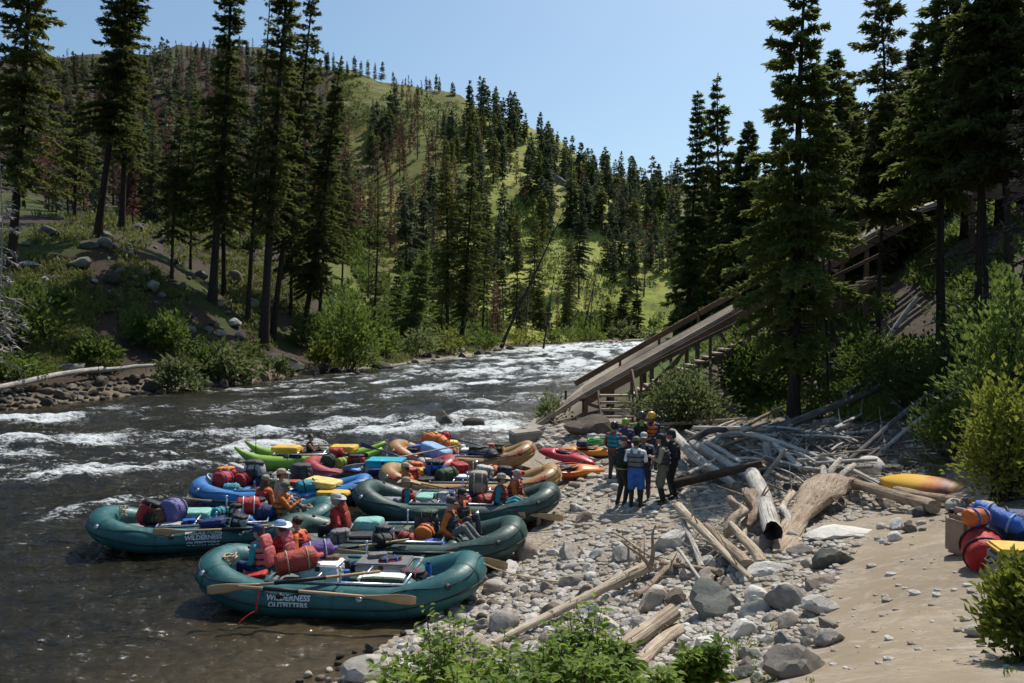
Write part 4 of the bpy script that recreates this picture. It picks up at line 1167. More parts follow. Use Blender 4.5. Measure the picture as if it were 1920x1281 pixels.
# the outcrop on the hill
V, F = stone_geo(77, sub=5, planes=16, dmin=.45, rough=.22, flat=(1, .55, .62), round_=24)
p = gpix(1062, 352)
oc = link_mesh("rock_outcrop", np_mesh("rock_outcrop", V * 25.0, F, True), M_CLIFF); oc.location = p + Vector((0, 6, -5)); oc.rotation_euler = (0, .48, 0)
tag(oc, "dark cliff like rock outcrop on the shoulder of the hill", "outcrop")

# gravel and pebbles: uncountable
def pebble_sheet(name, n, polys, s0, s1, mats, label):
    rng = np.random.default_rng(3)
    protos = [stone_geo(560 + i, sub=1, planes=7, dmin=.7, rough=.05, flat=(1, .8, .55)) for i in range(12)]
    VV = []; FF = [[] for _ in mats]; o = 0
    for poly, share in polys:
        A = np.array(poly); m = int(n * share)
        x = rng.uniform(A[:, 0].min(), A[:, 0].max(), m * 4); y = rng.uniform(A[:, 1].min(), A[:, 1].max(), m * 4)
        k = np.nonzero(poly_in(x, y, poly))[0][:m]
        for i in k:
            # ground intersection, cheaply: one refinement of a flat guess
            z = .7
            for _ in range(4):
                g = onz(x[i], y[i], z)
                if g.y > 60 or g.y < 0: break
                z = float(FASTH(g.x, g.y))
            V, F = protos[rng.integers(12)]
            s = (s0 + (s1 - s0) * rng.random() ** 2.4) / FPX * g.y * .6
            a = rng.uniform(0, 6.28); ca, sa = math.cos(a) * s, math.sin(a) * s
            VV.append(np.stack([V[:, 0] * ca - V[:, 1] * sa + g.x, V[:, 0] * sa + V[:, 1] * ca + g.y, V[:, 2] * s + z + s * .1], -1))
            FF[rng.integers(len(mats))].append(F + o); o += len(V)
    me = np_mesh(name, np.concatenate(VV), [np.concatenate(f) for f in FF], False, mats=list(range(len(mats))))
    ob = link_mesh(name, me, mats); tag(ob, label, "gravel", None, 'stuff'); return ob
_fx = np.linspace(-8, 30, 220); _fy = np.linspace(3, 60, 300)
_FX, _FY = np.meshgrid(_fx, _fy); _FZ = height(_FX, _FY)
def FASTH(x, y):
    i = min(max((x + 8) / 38 * 219, 0), 218.999); j = min(max((y - 3) / 57 * 299, 0), 298.999)
    a, b = int(i), int(j); u, v = i - a, j - b
    return (_FZ[b, a] * (1 - u) + _FZ[b, a + 1] * u) * (1 - v) + (_FZ[b + 1, a] * (1 - u) + _FZ[b + 1, a + 1] * u) * v
M_PEB = stone_material("pebbles", (.19, .165, .135), (.41, .37, .32), (.62, .575, .51), 1.3, None, .1)
M_PEB2 = stone_material("tan_pebbles", (.17, .135, .10), (.36, .305, .24), (.52, .46, .385), 1.3, None, .1)
M_PEB3 = stone_material("pale_pebbles", (.30, .275, .245), (.50, .465, .415), (.66, .625, .57), 1.3, None, .1)
pebble_sheet("gravel", 12500, [([(900, 1090), (1010, 1030), (1210, 1030), (1340, 1080), (1330, 1281), (730, 1281), (720, 1225)], .50),
                              ([(1290, 1060), (1480, 990), (1620, 1000), (1560, 1120), (1500, 1281), (1300, 1281)], .18),
                              ([(1060, 870), (1160, 840), (1290, 870), (1300, 1040), (1030, 1040)], .06),
                              ([(1270, 860), (1480, 790), (1720, 780), (1760, 960), (1500, 990), (1290, 1060)], .16),
                              ([(1560, 1000), (1760, 950), (1850, 1100), (1890, 1281), (1480, 1281), (1540, 1130)], .012),
                              ([(990, 800), (1160, 790), (1200, 850), (1030, 860)], .04)], 3.5, 23, [M_PEB, M_PEB2, M_PEB3], "loose gravel and pebbles of the landing beach")

# ------------------------------------------------------------------ driftwood
def wood_material(name, a, b, c, streak=16.0):
    k = NT(name)
    v = k.coord('Object'); oi = k.n('ObjectInfo')
    mp = k.n('Mapping'); mp.inputs['Scale'].default_value = (.8, streak, streak); k.l(v, mp.inputs['Vector'])
    n1 = k.noise(mp.outputs[0], 1.0, 6, .65, .5); n2 = k.noise(v, 2.2, 4, .6)
    f = k.math('ADD', k.math('MULTIPLY', n1, .6), k.math('MULTIPLY', n2, .4))
    f = k.math('ADD', f, k.math('MULTIPLY', k.math('SUBTRACT', oi.outputs['Random'], .5), .12))
    col = k.ramp(f, [(.3, a), (.5, b), (.7, c)])
    mc = k.n('Mapping'); mc.inputs['Scale'].default_value = (.55, streak * 2.2, streak * 2.2); k.l(v, mc.inputs['Vector'])
    ck = k.noise(mc.outputs[0], 1.0, 3, .55, .9)
    col = k.mix(k.ramp(ck, [(.34, .85), (.43, 0.0)]), col, tuple(x * .45 for x in a))
    kn = k.n('TexVoronoi'); kn.inputs['Scale'].default_value = 3.2; k.l(v, kn.inputs['Vector'])
    col = k.mix(k.ramp(kn.outputs['Distance'], [(.06, .85), (.13, 0.0)]), col, (.035, .025, .018))
    k.bump(k.math('ADD', n1, k.math('MULTIPLY', ck, 1.2)), .9, .03)
    return k.set(Base_Color=col, Roughness=.8, Specular_IOR_Level=.25)
M_PALE = wood_material("peeled_wood", (.24, .165, .10), (.50, .40, .29), (.66, .575, .46))
M_DRIFT = wood_material("grey_driftwood", (.19, .165, .14), (.47, .43, .38), (.66, .62, .56))
M_TAN = wood_material("tan_driftwood", (.13, .08, .048), (.33, .245, .17), (.52, .42, .32))
M_BEAM = wood_material("old_beam", (.035, .024, .016), (.085, .06, .042), (.15, .11, .08))
M_DARKLOG = wood_material("dark_shade_log", (.05, .045, .04), (.13, .12, .11), (.22, .20, .18))  # driftwood grey darkened, shade put into the colour
M_ENDGRAIN = plain("end_grain", (.36, .27, .18), .85, .3, 14)
M_HOLLOW = plain("hollow_core", (.03, .02, .014), .9, .4, 9)  # dark colour for the log's hollow end

def log(a, b, ra, rb, mat, label, bend=.014, name="driftwood_log", n=11, segs=16, seed=0, group=None, knots=5, branches=0, end=None, cat="log", lumps=.10):
    """a weathered log; its long axis is the object's x axis"""
    a = Vector(a); b = Vector(b); L = (b - a).length
    rng = np.random.default_rng(seed + 900)
    t = np.linspace(0, 1, segs)
    ph = rng.uniform(0, 6, 4)
    cy_ = bend * L * (np.sin(t * PI + ph[0] * .1) * rng.uniform(-1, 1) + .35 * np.sin(t * 7 + ph[1]))
    cz_ = bend * L * (.5 * np.sin(t * PI) * rng.uniform(0, 1) + .25 * np.sin(t * 6 + ph[2]))
    r = ra + (rb - ra) * t
    an = np.linspace(0, 2 * PI, n, endpoint=False)
    rings = []
    for i in range(segs):
        jit = np.array([1 + lumps * mnoise.noise(Vector((t[i] * L * 1.2 + ph[3], math.cos(x) * .9, math.sin(x) * .9 + seed))) * 1.6 for x in an])
        rr = r[i] * jit
        x = t[i] * L + (rng.uniform(-.5, .5, n) * r[i] * (1.5 if end is not None and i else .7) if i in (0, segs - 1) else 0)
        rings.append(np.stack([np.zeros(n) + x, cy_[i] + np.cos(an) * rr, cz_[i] + np.sin(an) * rr], -1))
    V = np.concatenate(rings); i = np.arange(segs - 1)[:, None] * n; j = np.arange(n)[None]
    F = np.stack([i + j, i + (j + 1) % n, i + n + (j + 1) % n, i + n + j], -1).reshape(-1, 4)
    V = np.concatenate([V, rings[0].mean(0, keepdims=True) + [[r[0] * .12, 0, 0]], rings[-1].mean(0, keepdims=True) - [[r[-1] * (2.2 if end is not None else .12), 0, 0]]])
    m = len(V); jj = np.arange(n)
    C = np.concatenate([np.stack([np.full(n, m - 2), (jj + 1) % n, jj], -1), np.stack([np.full(n, m - 1), (segs - 1) * n + jj, (segs - 1) * n + (jj + 1) % n], -1)])
    o_ = len(V); LV = [V]; LF = [F]
    nk = knots + branches
    if nk:
        tk = rng.uniform(.06, .94, nk); ak = rng.uniform(0, 6.28, nk)
        rad_ = np.interp(tk, t, r)
        d = np.stack([rng.uniform(-.2, .8, nk), np.cos(ak), np.sin(ak)], -1); d = unit(d)
        O = np.stack([tk * L, np.interp(tk, t, cy_), np.interp(tk, t, cz_)], -1)
        ln = np.where(np.arange(nk) < knots, rad_ * rng.uniform(1.2, 1.7, nk), rad_ + rng.uniform(.25, .9, nk))
        KV, KF = limb_arrays(O, O + d * ln[:, None] * .6, O + d * ln[:, None], np.maximum(.014, rad_ * .22), 5)
        LV.append(KV); LF.append(KF + o_)
    me = np_mesh(name, np.concatenate(LV), [np.concatenate(LF), C], True, mats=[0, 1])
    ob = link_mesh(name, me, [mat, end or M_ENDGRAIN])
    sharp_by_angle(me, 50)
    ob.location = a
    ob.rotation_euler = (b - a).to_track_quat('X', 'Z').to_euler()
    tag(ob, label, cat, group)
    return ob
def plog(x1, y1, x2, y2, w1, w2, mat, label, l1=.0, l2=.0, **kw):
    """log between two photo points lying on the ground (raised by l1, l2), widths in photo pixels"""
    a = gpix(x1, y1, l1 + .02); b = gpix(x2, y2, l2 + .02)
    ra = w1 / FPX * a.y / 2 * .8; rb = w2 / FPX * b.y / 2 * .8
    return log(a + Vector((0, 0, ra * .75)), b + Vector((0, 0, rb * .75)), ra, rb, mat, label, **kw)
LOGS = [
 (925, 1212, 1222, 1066, 16, 28, M_PALE, "long peeled log with dark knots running down the cobble beach", 0, .12, dict(seed=1, knots=22, bend=.008)),
 (1150, 1240, 1262, 1160, 44, 40, M_PALE, "thick peeled log behind the leafy saplings", 0, .08, dict(seed=2, knots=9, bend=.01)),
 (1195, 1256, 1272, 1190, 34, 30, M_PALE, "second peeled log lying against the thick peeled one", 0, 0, dict(seed=3, knots=6, bend=.02)),
 (1192, 1120, 1272, 1055, 16, 12, M_TAN, "crooked tan branch beside the upper end of the peeled log", .02, .1, dict(seed=4, bend=.05, branches=3)),
 (1276, 960, 1412, 1092, 24, 11, M_PALE, "long thin whitish trunk with stubs of twigs pointing to the path", .35, .05, dict(seed=5, branches=12, knots=6, bend=.015)),
 (1262, 822, 1372, 918, 26, 20, M_DRIFT, "pale birch-like log at the front of the jumble next to the group", .45, .1, dict(seed=6, knots=14)),
 (1298, 840, 1428, 916, 24, 18, M_DRIFT, "bright log parallel to the birch-like log", .35, .2, dict(seed=7, knots=8)),
 (1322, 832, 1392, 872, 14, 12, M_DRIFT, "short bright pole on top of the jumble", .4, .4, dict(seed=8)),
 (1266, 914, 1432, 874, 22, 18, M_BEAM, "straight dark brown beam resting across the logs", .25, .75, dict(seed=9, bend=0, knots=1, lumps=.02)),
 (1412, 900, 1452, 1010, 34, 44, M_DRIFT, "fat grey log with a hollow dark end facing the path", .5, .2, dict(seed=10, end=M_HOLLOW, knots=4)),
 (1395, 1000, 1418, 940, 26, 36, M_TAN, "gnarled root stump with bark peeling beside the fat grey log", .1, .5, dict(seed=12, bend=.12, lumps=.35, branches=5)),
 (1372, 1008, 1380, 945, 26, 22, M_TAN, "hooked brown root leaning on the gnarled stump", .2, .55, dict(seed=13, bend=.16, lumps=.2)),
 (1322, 990, 1402, 1072, 14, 32, M_TAN, "split tan log with a sharp broken edge", .3, .05, dict(seed=14, lumps=.25)),
 (1362, 985, 1424, 1068, 16, 30, M_PALE, "curved split log next to the sharp broken one", .4, .05, dict(seed=15, bend=.06, lumps=.2)),
 (1390, 960, 1394, 1030, 14, 10, M_PALE, "light orange splintered piece standing in the split logs", .3, .1, dict(seed=16, lumps=.3)),
 (1278, 968, 1318, 1070, 12, 14, M_DRIFT, "slim grey pole crossing below the thin whitish trunk", .25, .05, dict(seed=17)),
 (1270, 1030, 1330, 1110, 8, 7, M_DRIFT, "thin stick leaning by the pale boulder", .3, .05, dict(seed=18)),
 (1470, 1000, 1478, 930, 12, 18, M_PALE, "pale forked branch by the wide slab", .1, .35, dict(seed=19, branches=2, bend=.08)),
 (1486, 990, 1468, 960, 16, 20, M_DRIFT, "smooth grey branch end next to the forked branch", .1, .3, dict(seed=20, bend=.1)),
 (1562, 905, 1752, 962, 20, 32, M_TAN, "brown weathered log lying flat in front of the yellow kayak", .05, .02, dict(seed=21, knots=4)),
 (1680, 925, 1812, 950, 18, 22, M_TAN, "second brown log tucked under the yellow kayak", .1, .02, dict(seed=22)),
 (1432, 900, 1474, 845, 11, 9, M_DRIFT, "thin pole propped upright in the middle of the jumble", .2, .9, dict(seed=23, branches=3)),
 (1442, 868, 1436, 838, 20, 18, M_DRIFT, "stubby pale log standing on end in the jumble", .2, .6, dict(seed=24)),
 (1412, 820, 1560, 868, 14, 9, M_DRIFT, "long grey pole slanting over the back of the jumble", .8, .2, dict(seed=25, branches=6)),
 (1448, 832, 1508, 888, 14, 16, M_DRIFT, "grey log slanting down behind the fat log", .6, .1, dict(seed=26)),
 (1480, 838, 1520, 884, 10, 12, M_DRIFT, "narrow grey log close along the slanting one", .5, .1, dict(seed=27)),
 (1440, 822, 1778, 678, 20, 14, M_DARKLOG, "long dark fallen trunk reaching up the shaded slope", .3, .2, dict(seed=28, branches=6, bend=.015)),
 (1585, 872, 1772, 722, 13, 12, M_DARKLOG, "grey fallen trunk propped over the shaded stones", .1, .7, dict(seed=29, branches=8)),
 (1640, 862, 1812, 718, 10, 8, M_DRIFT, "thin bleached trunk beside the propped one", .1, .7, dict(seed=30, branches=12, bend=.02)),
 (1662, 870, 1652, 800, 6, 5, M_DRIFT, "bleached twig standing by the shaded boulders", .0, .5, dict(seed=31, branches=5)),
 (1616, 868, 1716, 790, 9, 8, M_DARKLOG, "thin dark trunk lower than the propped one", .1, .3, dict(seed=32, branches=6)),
 (1300, 806, 1504, 806, 10, 9, M_DRIFT, "level grey pole at the very back of the jumble", .3, .3, dict(seed=33, branches=4)),
 (1345, 822, 1460, 820, 12, 10, M_DRIFT, "level pale pole in front of the rearmost pole", .4, .4, dict(seed=34)),
 (1230, 800, 1400, 788, 9, 7, M_TAN, "thin brown pole under the riverside shrub", .2, .3, dict(seed=35, branches=4)),
 (1420, 806, 1500, 830, 13, 10, M_DRIFT, "short grey log in the rear of the jumble", .3, .3, dict(seed=36)),
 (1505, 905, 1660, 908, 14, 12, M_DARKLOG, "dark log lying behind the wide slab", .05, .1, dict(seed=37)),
 (1690, 852, 1800, 846, 8, 7, M_TAN, "thin brown pole on the slope behind the yellow kayak", .05, .1, dict(seed=38)),
 (1585, 742, 1640, 706, 10, 12, M_DARKLOG, "mossy fallen stem below the boat slide", .2, .4, dict(seed=39)),
 (1650, 660, 1720, 560, 14, 10, M_DRIFT, "bleached broken trunk leaning among the grove firs", .1, 1.0, dict(seed=40, branches=6)),
 (1520, 770, 1530, 720, 14, 8, M_DARKLOG, "dark broken stub beside the large spruce's trunk", .1, .5, dict(seed=41, branches=3)),
 (-30, 735, 190, 694, 15, 12, M_DRIFT, "long bleached log fallen along the far shore", .5, .5, dict(seed=42, bend=.015)),
 (185, 696, 305, 686, 11, 8, M_DRIFT, "darker end piece continuing the bleached far shore log", .6, .6, dict(seed=43, bend=.03, branches=4)),
 (75, 632, 100, 650, 8, 6, M_PALE, "white bent root on the far slope", .3, .1, dict(seed=44, bend=.2, branches=3)),
 (1070, 1128, 1130, 1100, 6, 5, M_TAN, "thin stick among the cobbles under the peeled log", .03, .03, dict(seed=45)),
 (1150, 1000, 1230, 1050, 5, 7, M_TAN, "bare twig near the root end of the peeled log", .2, .3, dict(seed=46, branches=4)),
 (1240, 1060, 1350, 1078, 12, 16, M_TAN, "reddish broken branch under the thin whitish trunk", .1, .05, dict(seed=47, branches=3)),
]
for (x1, y1, x2, y2, w1, w2, mat, lab, l1, l2, kw) in LOGS:
    plog(x1, y1, x2, y2, w1, w2, mat, lab, l1, l2, **kw)
# roots at the top of the long peeled log
r0 = gpix(1222, 1066, .3)
for k_, (x, y, s) in enumerate([(1166, 1012, 51), (1230, 985, 52), (1205, 1040, 53)]):
    q = gpix(1222, 1066, .3); d = at(x, y, q.y + .15)
    log(q, d, .05, .012, M_TAN, ["spindly root curving off the peeled log's end towards the boats", "spindly root pointing skyward from the peeled log's end", "short root at the peeled log's end"][k_], bend=.09, seed=s, branches=2, knots=0, name="driftwood_root", cat="root")

# the wide slab of driftwood
def slab():
    a = gpix(1462, 1040); b = gpix(1560, 925, .25); L = (b - a).length
    rings = []; segs = 14; n = 14
    for i in range(segs):
        t = i / (segs - 1)
        w = .10 + .30 * t ** .8 + .06 * math.sin(t * 9); h = .05 + .16 * t
        x = t * L; an = np.linspace(0, 2 * PI, n, endpoint=False)
        jit = np.array([1 + .22 * mnoise.noise(Vector((x * 2, math.cos(q) * 1.4, math.sin(q) * 1.4))) for q in an])
        rings.append(np.stack([np.full(n, x), np.cos(an) * w * jit + .16 * math.sin(t * 3), np.sin(an) * h * jit + h * .4 + .16 * t * t], -1))
    m = MB(); m.rings(rings)
    o = m.build("driftwood_slab", M_TAN, None, True, a); sharp_by_angle(o.data, 45)
    o.rotation_euler = (b - a).to_track_quat('X', 'Z').to_euler()
    tag(o, "wide tapering slab of tan driftwood with a knobbly root end", "driftwood")
    m = MB()
    for k_ in range(5):
        an = k_ * 1.3
        m.tube([(L * .95, .12 * math.cos(an), .25), (L * 1.06, .22 * math.cos(an), .34 + .1 * math.sin(an)), (L * 1.16, .34 * math.cos(an + .4), .40 + .22 * math.sin(an))], [.09, .075, .05], 8)
    m.build("root_knob", M_DRIFT, o, True)
slab()
# bowed branch arching over the rear of the jumble
def bowed(pts, r, label, mat, seed):
    P = [gpix(x, y, l) for x, y, l in pts]
    # smooth
    Q = []
    for i in range(len(P) - 1):
        for s in range(5):
            t = s / 5; p0 = P[max(i - 1, 0)]; p1 = P[i]; p2 = P[i + 1]; p3 = P[min(i + 2, len(P) - 1)]
            Q.append(.5 * ((2 * p1) + (p2 - p0) * t + (2 * p0 - 5 * p1 + 4 * p2 - p3) * t * t + (3 * p1 - p0 - 3 * p2 + p3) * t ** 3))
    Q.append(P[-1]); o = Q[0].copy()
    m = MB(); m.tube([q - o for q in Q], [r * (1 - .5 * i / len(Q)) for i in range(len(Q))], 9)
    ob = m.build("driftwood_log", mat, None, True, o); tag(ob, label, "log")
bowed([(1282, 842, .3), (1300, 825, .6), (1330, 808, .8), (1360, 806, .9)], .15, "dark bowed trunk arching over the front of the jumble", M_DARKLOG, 1)
bowed([(1338, 838, .4), (1352, 818, .7), (1380, 812, .8), (1412, 820, .7)], .08, "grey bowed branch curving above the pole stack", M_DRIFT, 2)
random.seed(9)
for i in range(84):
    x = random.uniform(1280, 1560); y = 800 + random.random() * 95; a = random.choice([random.uniform(-.25, .25), random.uniform(.5, 1.0), random.uniform(-.9, -.5)])
    ln = random.uniform(35, 130); w = random.uniform(4, 13)
    plog(x, y, x + ln * math.cos(a), y + ln * math.sin(a) * .55, w, w * .7, random.choice([M_DRIFT, M_DRIFT, M_DARKLOG, M_TAN]), "grey driftwood pole crisscrossed in the middle of the jumble", random.uniform(.05, .5), random.uniform(.05, .5), seed=60 + i, branches=random.choice([0, 0, 3]), group="crisscrossed driftwood poles", name="driftwood_pole")
for i in range(30):
    x = random.uniform(1520, 1730); y = 785 + random.random() * 85; a = random.uniform(-.9, .3)
    ln = random.uniform(40, 120); w = random.uniform(3, 8)
    plog(x, y, x + ln * math.cos(a), y + ln * math.sin(a) * .6, w, w * .6, random.choice([M_DRIFT, M_DARKLOG, M_DARKLOG]), "thin grey pole in the shaded tangle behind the boulders", random.uniform(.02, .25), random.uniform(.05, .5), seed=160 + i, branches=random.choice([0, 3, 5]), group="poles of the shaded tangle", name="driftwood_pole")
# litter of twigs
def twig_litter(name, n, poly, label, mat):
    rng = np.random.default_rng(8); A = np.array(poly)
    x = rng.uniform(A[:, 0].min(), A[:, 0].max(), n * 4); y = rng.uniform(A[:, 1].min(), A[:, 1].max(), n * 4)
    k = np.nonzero(poly_in(x, y, poly))[0][:n]
    P = []
    for i in k:
        z = .9
        for _ in range(4):
            g = onz(x[i], y[i], z); z = float(FASTH(g.x, g.y))
        P.append((g.x, g.y, z + .02))
    P = np.array(P); n = len(P); a = rng.uniform(0, 6.28, n); L = rng.uniform(.12, .7, n)
    D = np.stack([np.cos(a), np.sin(a), rng.uniform(-.05, .35, n)], -1)
    V, F = limb_arrays(P, P + D * L[:, None] * .5 + rng.normal(0, .02, (n, 3)), P + D * L[:, None], rng.uniform(.006, .018, n), 4)
    o = link_mesh(name, np_mesh(name, V, F, True), mat); tag(o, label, "litter", None, 'stuff')
twig_litter("twig_litter", 2200, [(1265, 830), (1480, 790), (1700, 800), (1720, 900), (1500, 960), (1420, 1040), (1290, 1050)], "broken twigs and bark littering the driftwood jumble", M_DRIFT)
# ------------------------------------------------------------------ shrubs and ground plants
M_LEAF = leaf_material("shrub_leaves", (.042, .070, .015), (.135, .185, .036), .45, 1.6)
M_LEAFY = leaf_material("yellow_green_leaves", (.070, .098, .016), (.22, .24, .038), .45, 1.6)
M_LEAFG = leaf_material("grey_green_leaves", (.06, .08, .03), (.18, .215, .08), .45, 1.6)
M_LEAFB = leaf_material("bright_leaves", (.050, .092, .018), (.15, .205, .048), .45, 2.2)
M_LEAFD = leaf_material("dark_shade_leaves", (.022, .040, .010), (.085, .12, .026), .42, 1.2)  # dark leaf colour; carries the shade under the trees
M_STEM = bark_material("shrub_stems", (.03, .022, .014), (.10, .075, .05))
M_GRASS = leaf_material("bank_grass", (.05, .07, .016), (.17, .185, .05), .4, .5)

def shrub_geo(seed, rx, rz, n, ls, stems=16, upright=.15, hollow=.45, wd=.55):
    rng = np.random.default_rng(seed)
    nc = max(10, n // 28)
    # clumps on an uneven dome
    a = rng.uniform(0, 6.28, nc); q = np.sqrt(rng.random(nc)); el = rng.random(nc) ** .6
    R_ = (1 - hollow * rng.random(nc)) * (1 + .22 * np.sin(a * 3 + seed) + .15 * np.sin(a * 5 + 2 * seed))
    C = np.stack([np.cos(a) * q * rx * R_, np.sin(a) * q * rx * R_, np.sqrt(np.maximum(1 - q ** 2 * .85, .05)) * el * rz * (.7 + .45 * rng.random(nc)) + .12 * rz], -1)
    ci = rng.integers(0, nc, n)
    sp = rx * .2
    P = C[ci] + rng.normal(0, 1, (n, 3)) * np.array([sp, sp, sp * .8])
    P[:, 2] = np.abs(P[:, 2]) + .02
    D = unit(P * np.array([1, 1, .7]) + rng.normal(0, .5, (n, 3)) * rx + np.array([0, 0, upright * rz]))
    N = unit(rng.normal(0, .7, (n, 3)) + np.array([0, 0, 1]))
    V, F = sprays(P, D, N, ls * rng.uniform(.6, 1.25, n), ls * wd * rng.uniform(.7, 1.2, n))
    k = rng.integers(0, nc, stems); T = C[k]
    B = np.stack([rng.normal(0, rx * .14, stems), rng.normal(0, rx * .14, stems), np.full(stems, -.05)], -1)
    SV, SF = limb_arrays(B, (B + T) * .5 + rng.normal(0, rx * .07, (stems, 3)), T * np.array([1.05, 1.05, 1.1]), np.full(stems, .012 + .008 * rz), 5)
    return (V, F), (SV, SF)
def shrub(name, label, px, py, wpx, hpx, mat, n, lpx, seed, group=None, upright=.15, cat="shrub", lift=0, Y=None, **kw):
    g = gpix(px, py) if Y is None else col_ground(px, Y)
    s = g.y / FPX
    (V, F), (SV, SF) = shrub_geo(seed, wpx * s / 2, hpx * s, n, lpx * s, upright=upright, **kw)
    root = thing(name, label, cat, g, 0, group)
    link_mesh("foliage", np_mesh("foliage", V, F, False), mat, root)
    link_mesh("stem", np_mesh("stem", SV, SF, True), M_STEM, root)
    return root
GS = "shrubs along the far shore"
for a in [
 (335, 735, 92, 58, M_LEAFG, 900, 11, 701, "rounded pale willow shrub at the far waterline"),
 (430, 722, 90, 62, M_LEAFG, 900, 11, 702, "two-lobed pale willow shrub next along the far waterline"),
 (385, 705, 40, 44, M_LEAF, 350, 11, 703, "small shrub squeezed between the two pale willows"),
 (520, 712, 50, 36, M_LEAFG, 350, 10, 704, "low pale shrub in front of the huge sloping boulder"),
 (603, 700, 56, 56, M_LEAFY, 600, 9, 705, "compact lime green shrub upstream of the sloping boulder"),
 (655, 695, 120, 122, M_LEAF, 1700, 11, 706, "big grey green shrub standing over the far waterline"),
 (592, 660, 90, 70, M_LEAF, 700, 11, 707, "bushy growth between the leaning fir and the big shrub"),
 (720, 672, 60, 60, M_LEAF, 500, 9, 708, "leafy shrub at the sparse conifer's foot"),
 (780, 668, 90, 46, M_LEAFG, 600, 9, 709, "spreading shrub below the young full fir"),
 (840, 664, 80, 34, M_LEAFY, 500, 8, 710, "yellowish low shrub below the dark stand"),
 (905, 658, 70, 34, M_LEAF, 450, 8, 711, "green low shrub by the leaning dead trunk's foot"),
 (985, 650, 70, 30, M_LEAFY, 450, 7, 712, "bright low shrub past the leaning dead trunk"),
 (1050, 645, 60, 26, M_LEAF, 380, 7, 713, "low shrub at the bend of the river"),
 (1165, 640, 40, 38, M_LEAFG, 350, 7, 714, "pale shrub in front of the paired cone shaped firs"),
 (1110, 642, 50, 24, M_LEAF, 300, 7, 715, "low shrub downstream of the paired firs"),
 (1215, 641, 60, 20, M_LEAFG, 300, 7, 716, "grey green brush on the far end shore"),
 (40, 655, 130, 110, M_LEAF, 1300, 13, 717, "large leafy shrub on the far slope at the edge of the view"),
 (110, 580, 40, 34, M_LEAFB, 300, 10, 718, "bright little shrub alone on the far scree"),
 (30, 720, 110, 60, M_LEAF, 700, 12, 719, "shrub above the bleached far shore log"),
 (270, 650, 80, 60, M_LEAFB, 700, 11, 720, "bright shrub in the hollow of the far slope"),
 (320, 668, 90, 60, M_LEAF, 700, 11, 721, "dull shrub beside the bright one in the hollow"),
 (180, 690, 90, 50, M_LEAF, 600, 12, 722, "shrub right behind the dark boulder and bleached log"),
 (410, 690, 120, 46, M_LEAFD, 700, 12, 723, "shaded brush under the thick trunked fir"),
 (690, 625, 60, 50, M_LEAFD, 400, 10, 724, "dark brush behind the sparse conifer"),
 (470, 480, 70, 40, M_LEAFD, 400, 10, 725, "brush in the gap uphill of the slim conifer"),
 ]:
    shrub("shrub", a[8], a[0], a[1], a[2], a[3], a[4], a[5], a[6], a[7], GS)
GR = "leafy growth by the landing"
shrub("shrub", "dense grey green shrub beside the stairs of the boat slide", 1285, 796, 160, 100, M_LEAFG, 3600, 9, 740, GR, stems=40, Y=31)
shrub("shrub", "tall shrub in half shade to the rear of the large spruce", 1420, 770, 150, 110, M_LEAF, 2400, 10, 741, GR, Y=33)
shrub("shrub", "thin willow sprouting beside the slide's lower rails", 1030, 790, 70, 46, M_LEAFG, 420, 9, 742, GR, Y=37)
shrub("shrub", "light green bush with small leaves leaning over the shaded slope", 1885, 780, 175, 330, M_LEAFB, 3000, 14, 743, GR, Y=15.5, stems=70, upright=-.1, wd=.6, hollow=.6)
shrub("shrub", "yellow green bush behind the pile of camp gear", 1890, 950, 170, 190, M_LEAFY, 3800, 13, 744, GR, Y=13.0, stems=40, upright=.05, wd=.6, hollow=.5)
shrub("shrub", "glossy yellow green bush hanging over the path's edge", 1950, 1290, 170, 165, M_LEAFY, 3600, 20, 745, GR, Y=5.7, stems=40, upright=.05, wd=.6, hollow=.5)
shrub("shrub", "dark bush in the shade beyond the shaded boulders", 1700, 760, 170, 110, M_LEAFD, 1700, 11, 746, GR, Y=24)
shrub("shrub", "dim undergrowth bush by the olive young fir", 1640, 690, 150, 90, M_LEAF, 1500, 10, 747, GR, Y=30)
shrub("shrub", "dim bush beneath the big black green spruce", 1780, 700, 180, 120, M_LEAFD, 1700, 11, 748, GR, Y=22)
shrub("shrub", "leafy bush in the shade over the fallen trunks", 1790, 830, 130, 120, M_LEAF, 1800, 11, 749, GR, Y=18)
shrub("shrub", "small sunlit bush under the spruce boughs by the slide", 1375, 730, 90, 80, M_LEAFB, 900, 9, 750, GR, Y=35)
shrub("shrub", "low bush at the foot of the large spruce", 1530, 800, 90, 60, M_LEAF, 700, 9, 751, GR, Y=28)
shrub("shrub", "broad dim bush along the upper slide", 1850, 600, 200, 110, M_LEAFD, 1600, 11, 752, GR, Y=23)

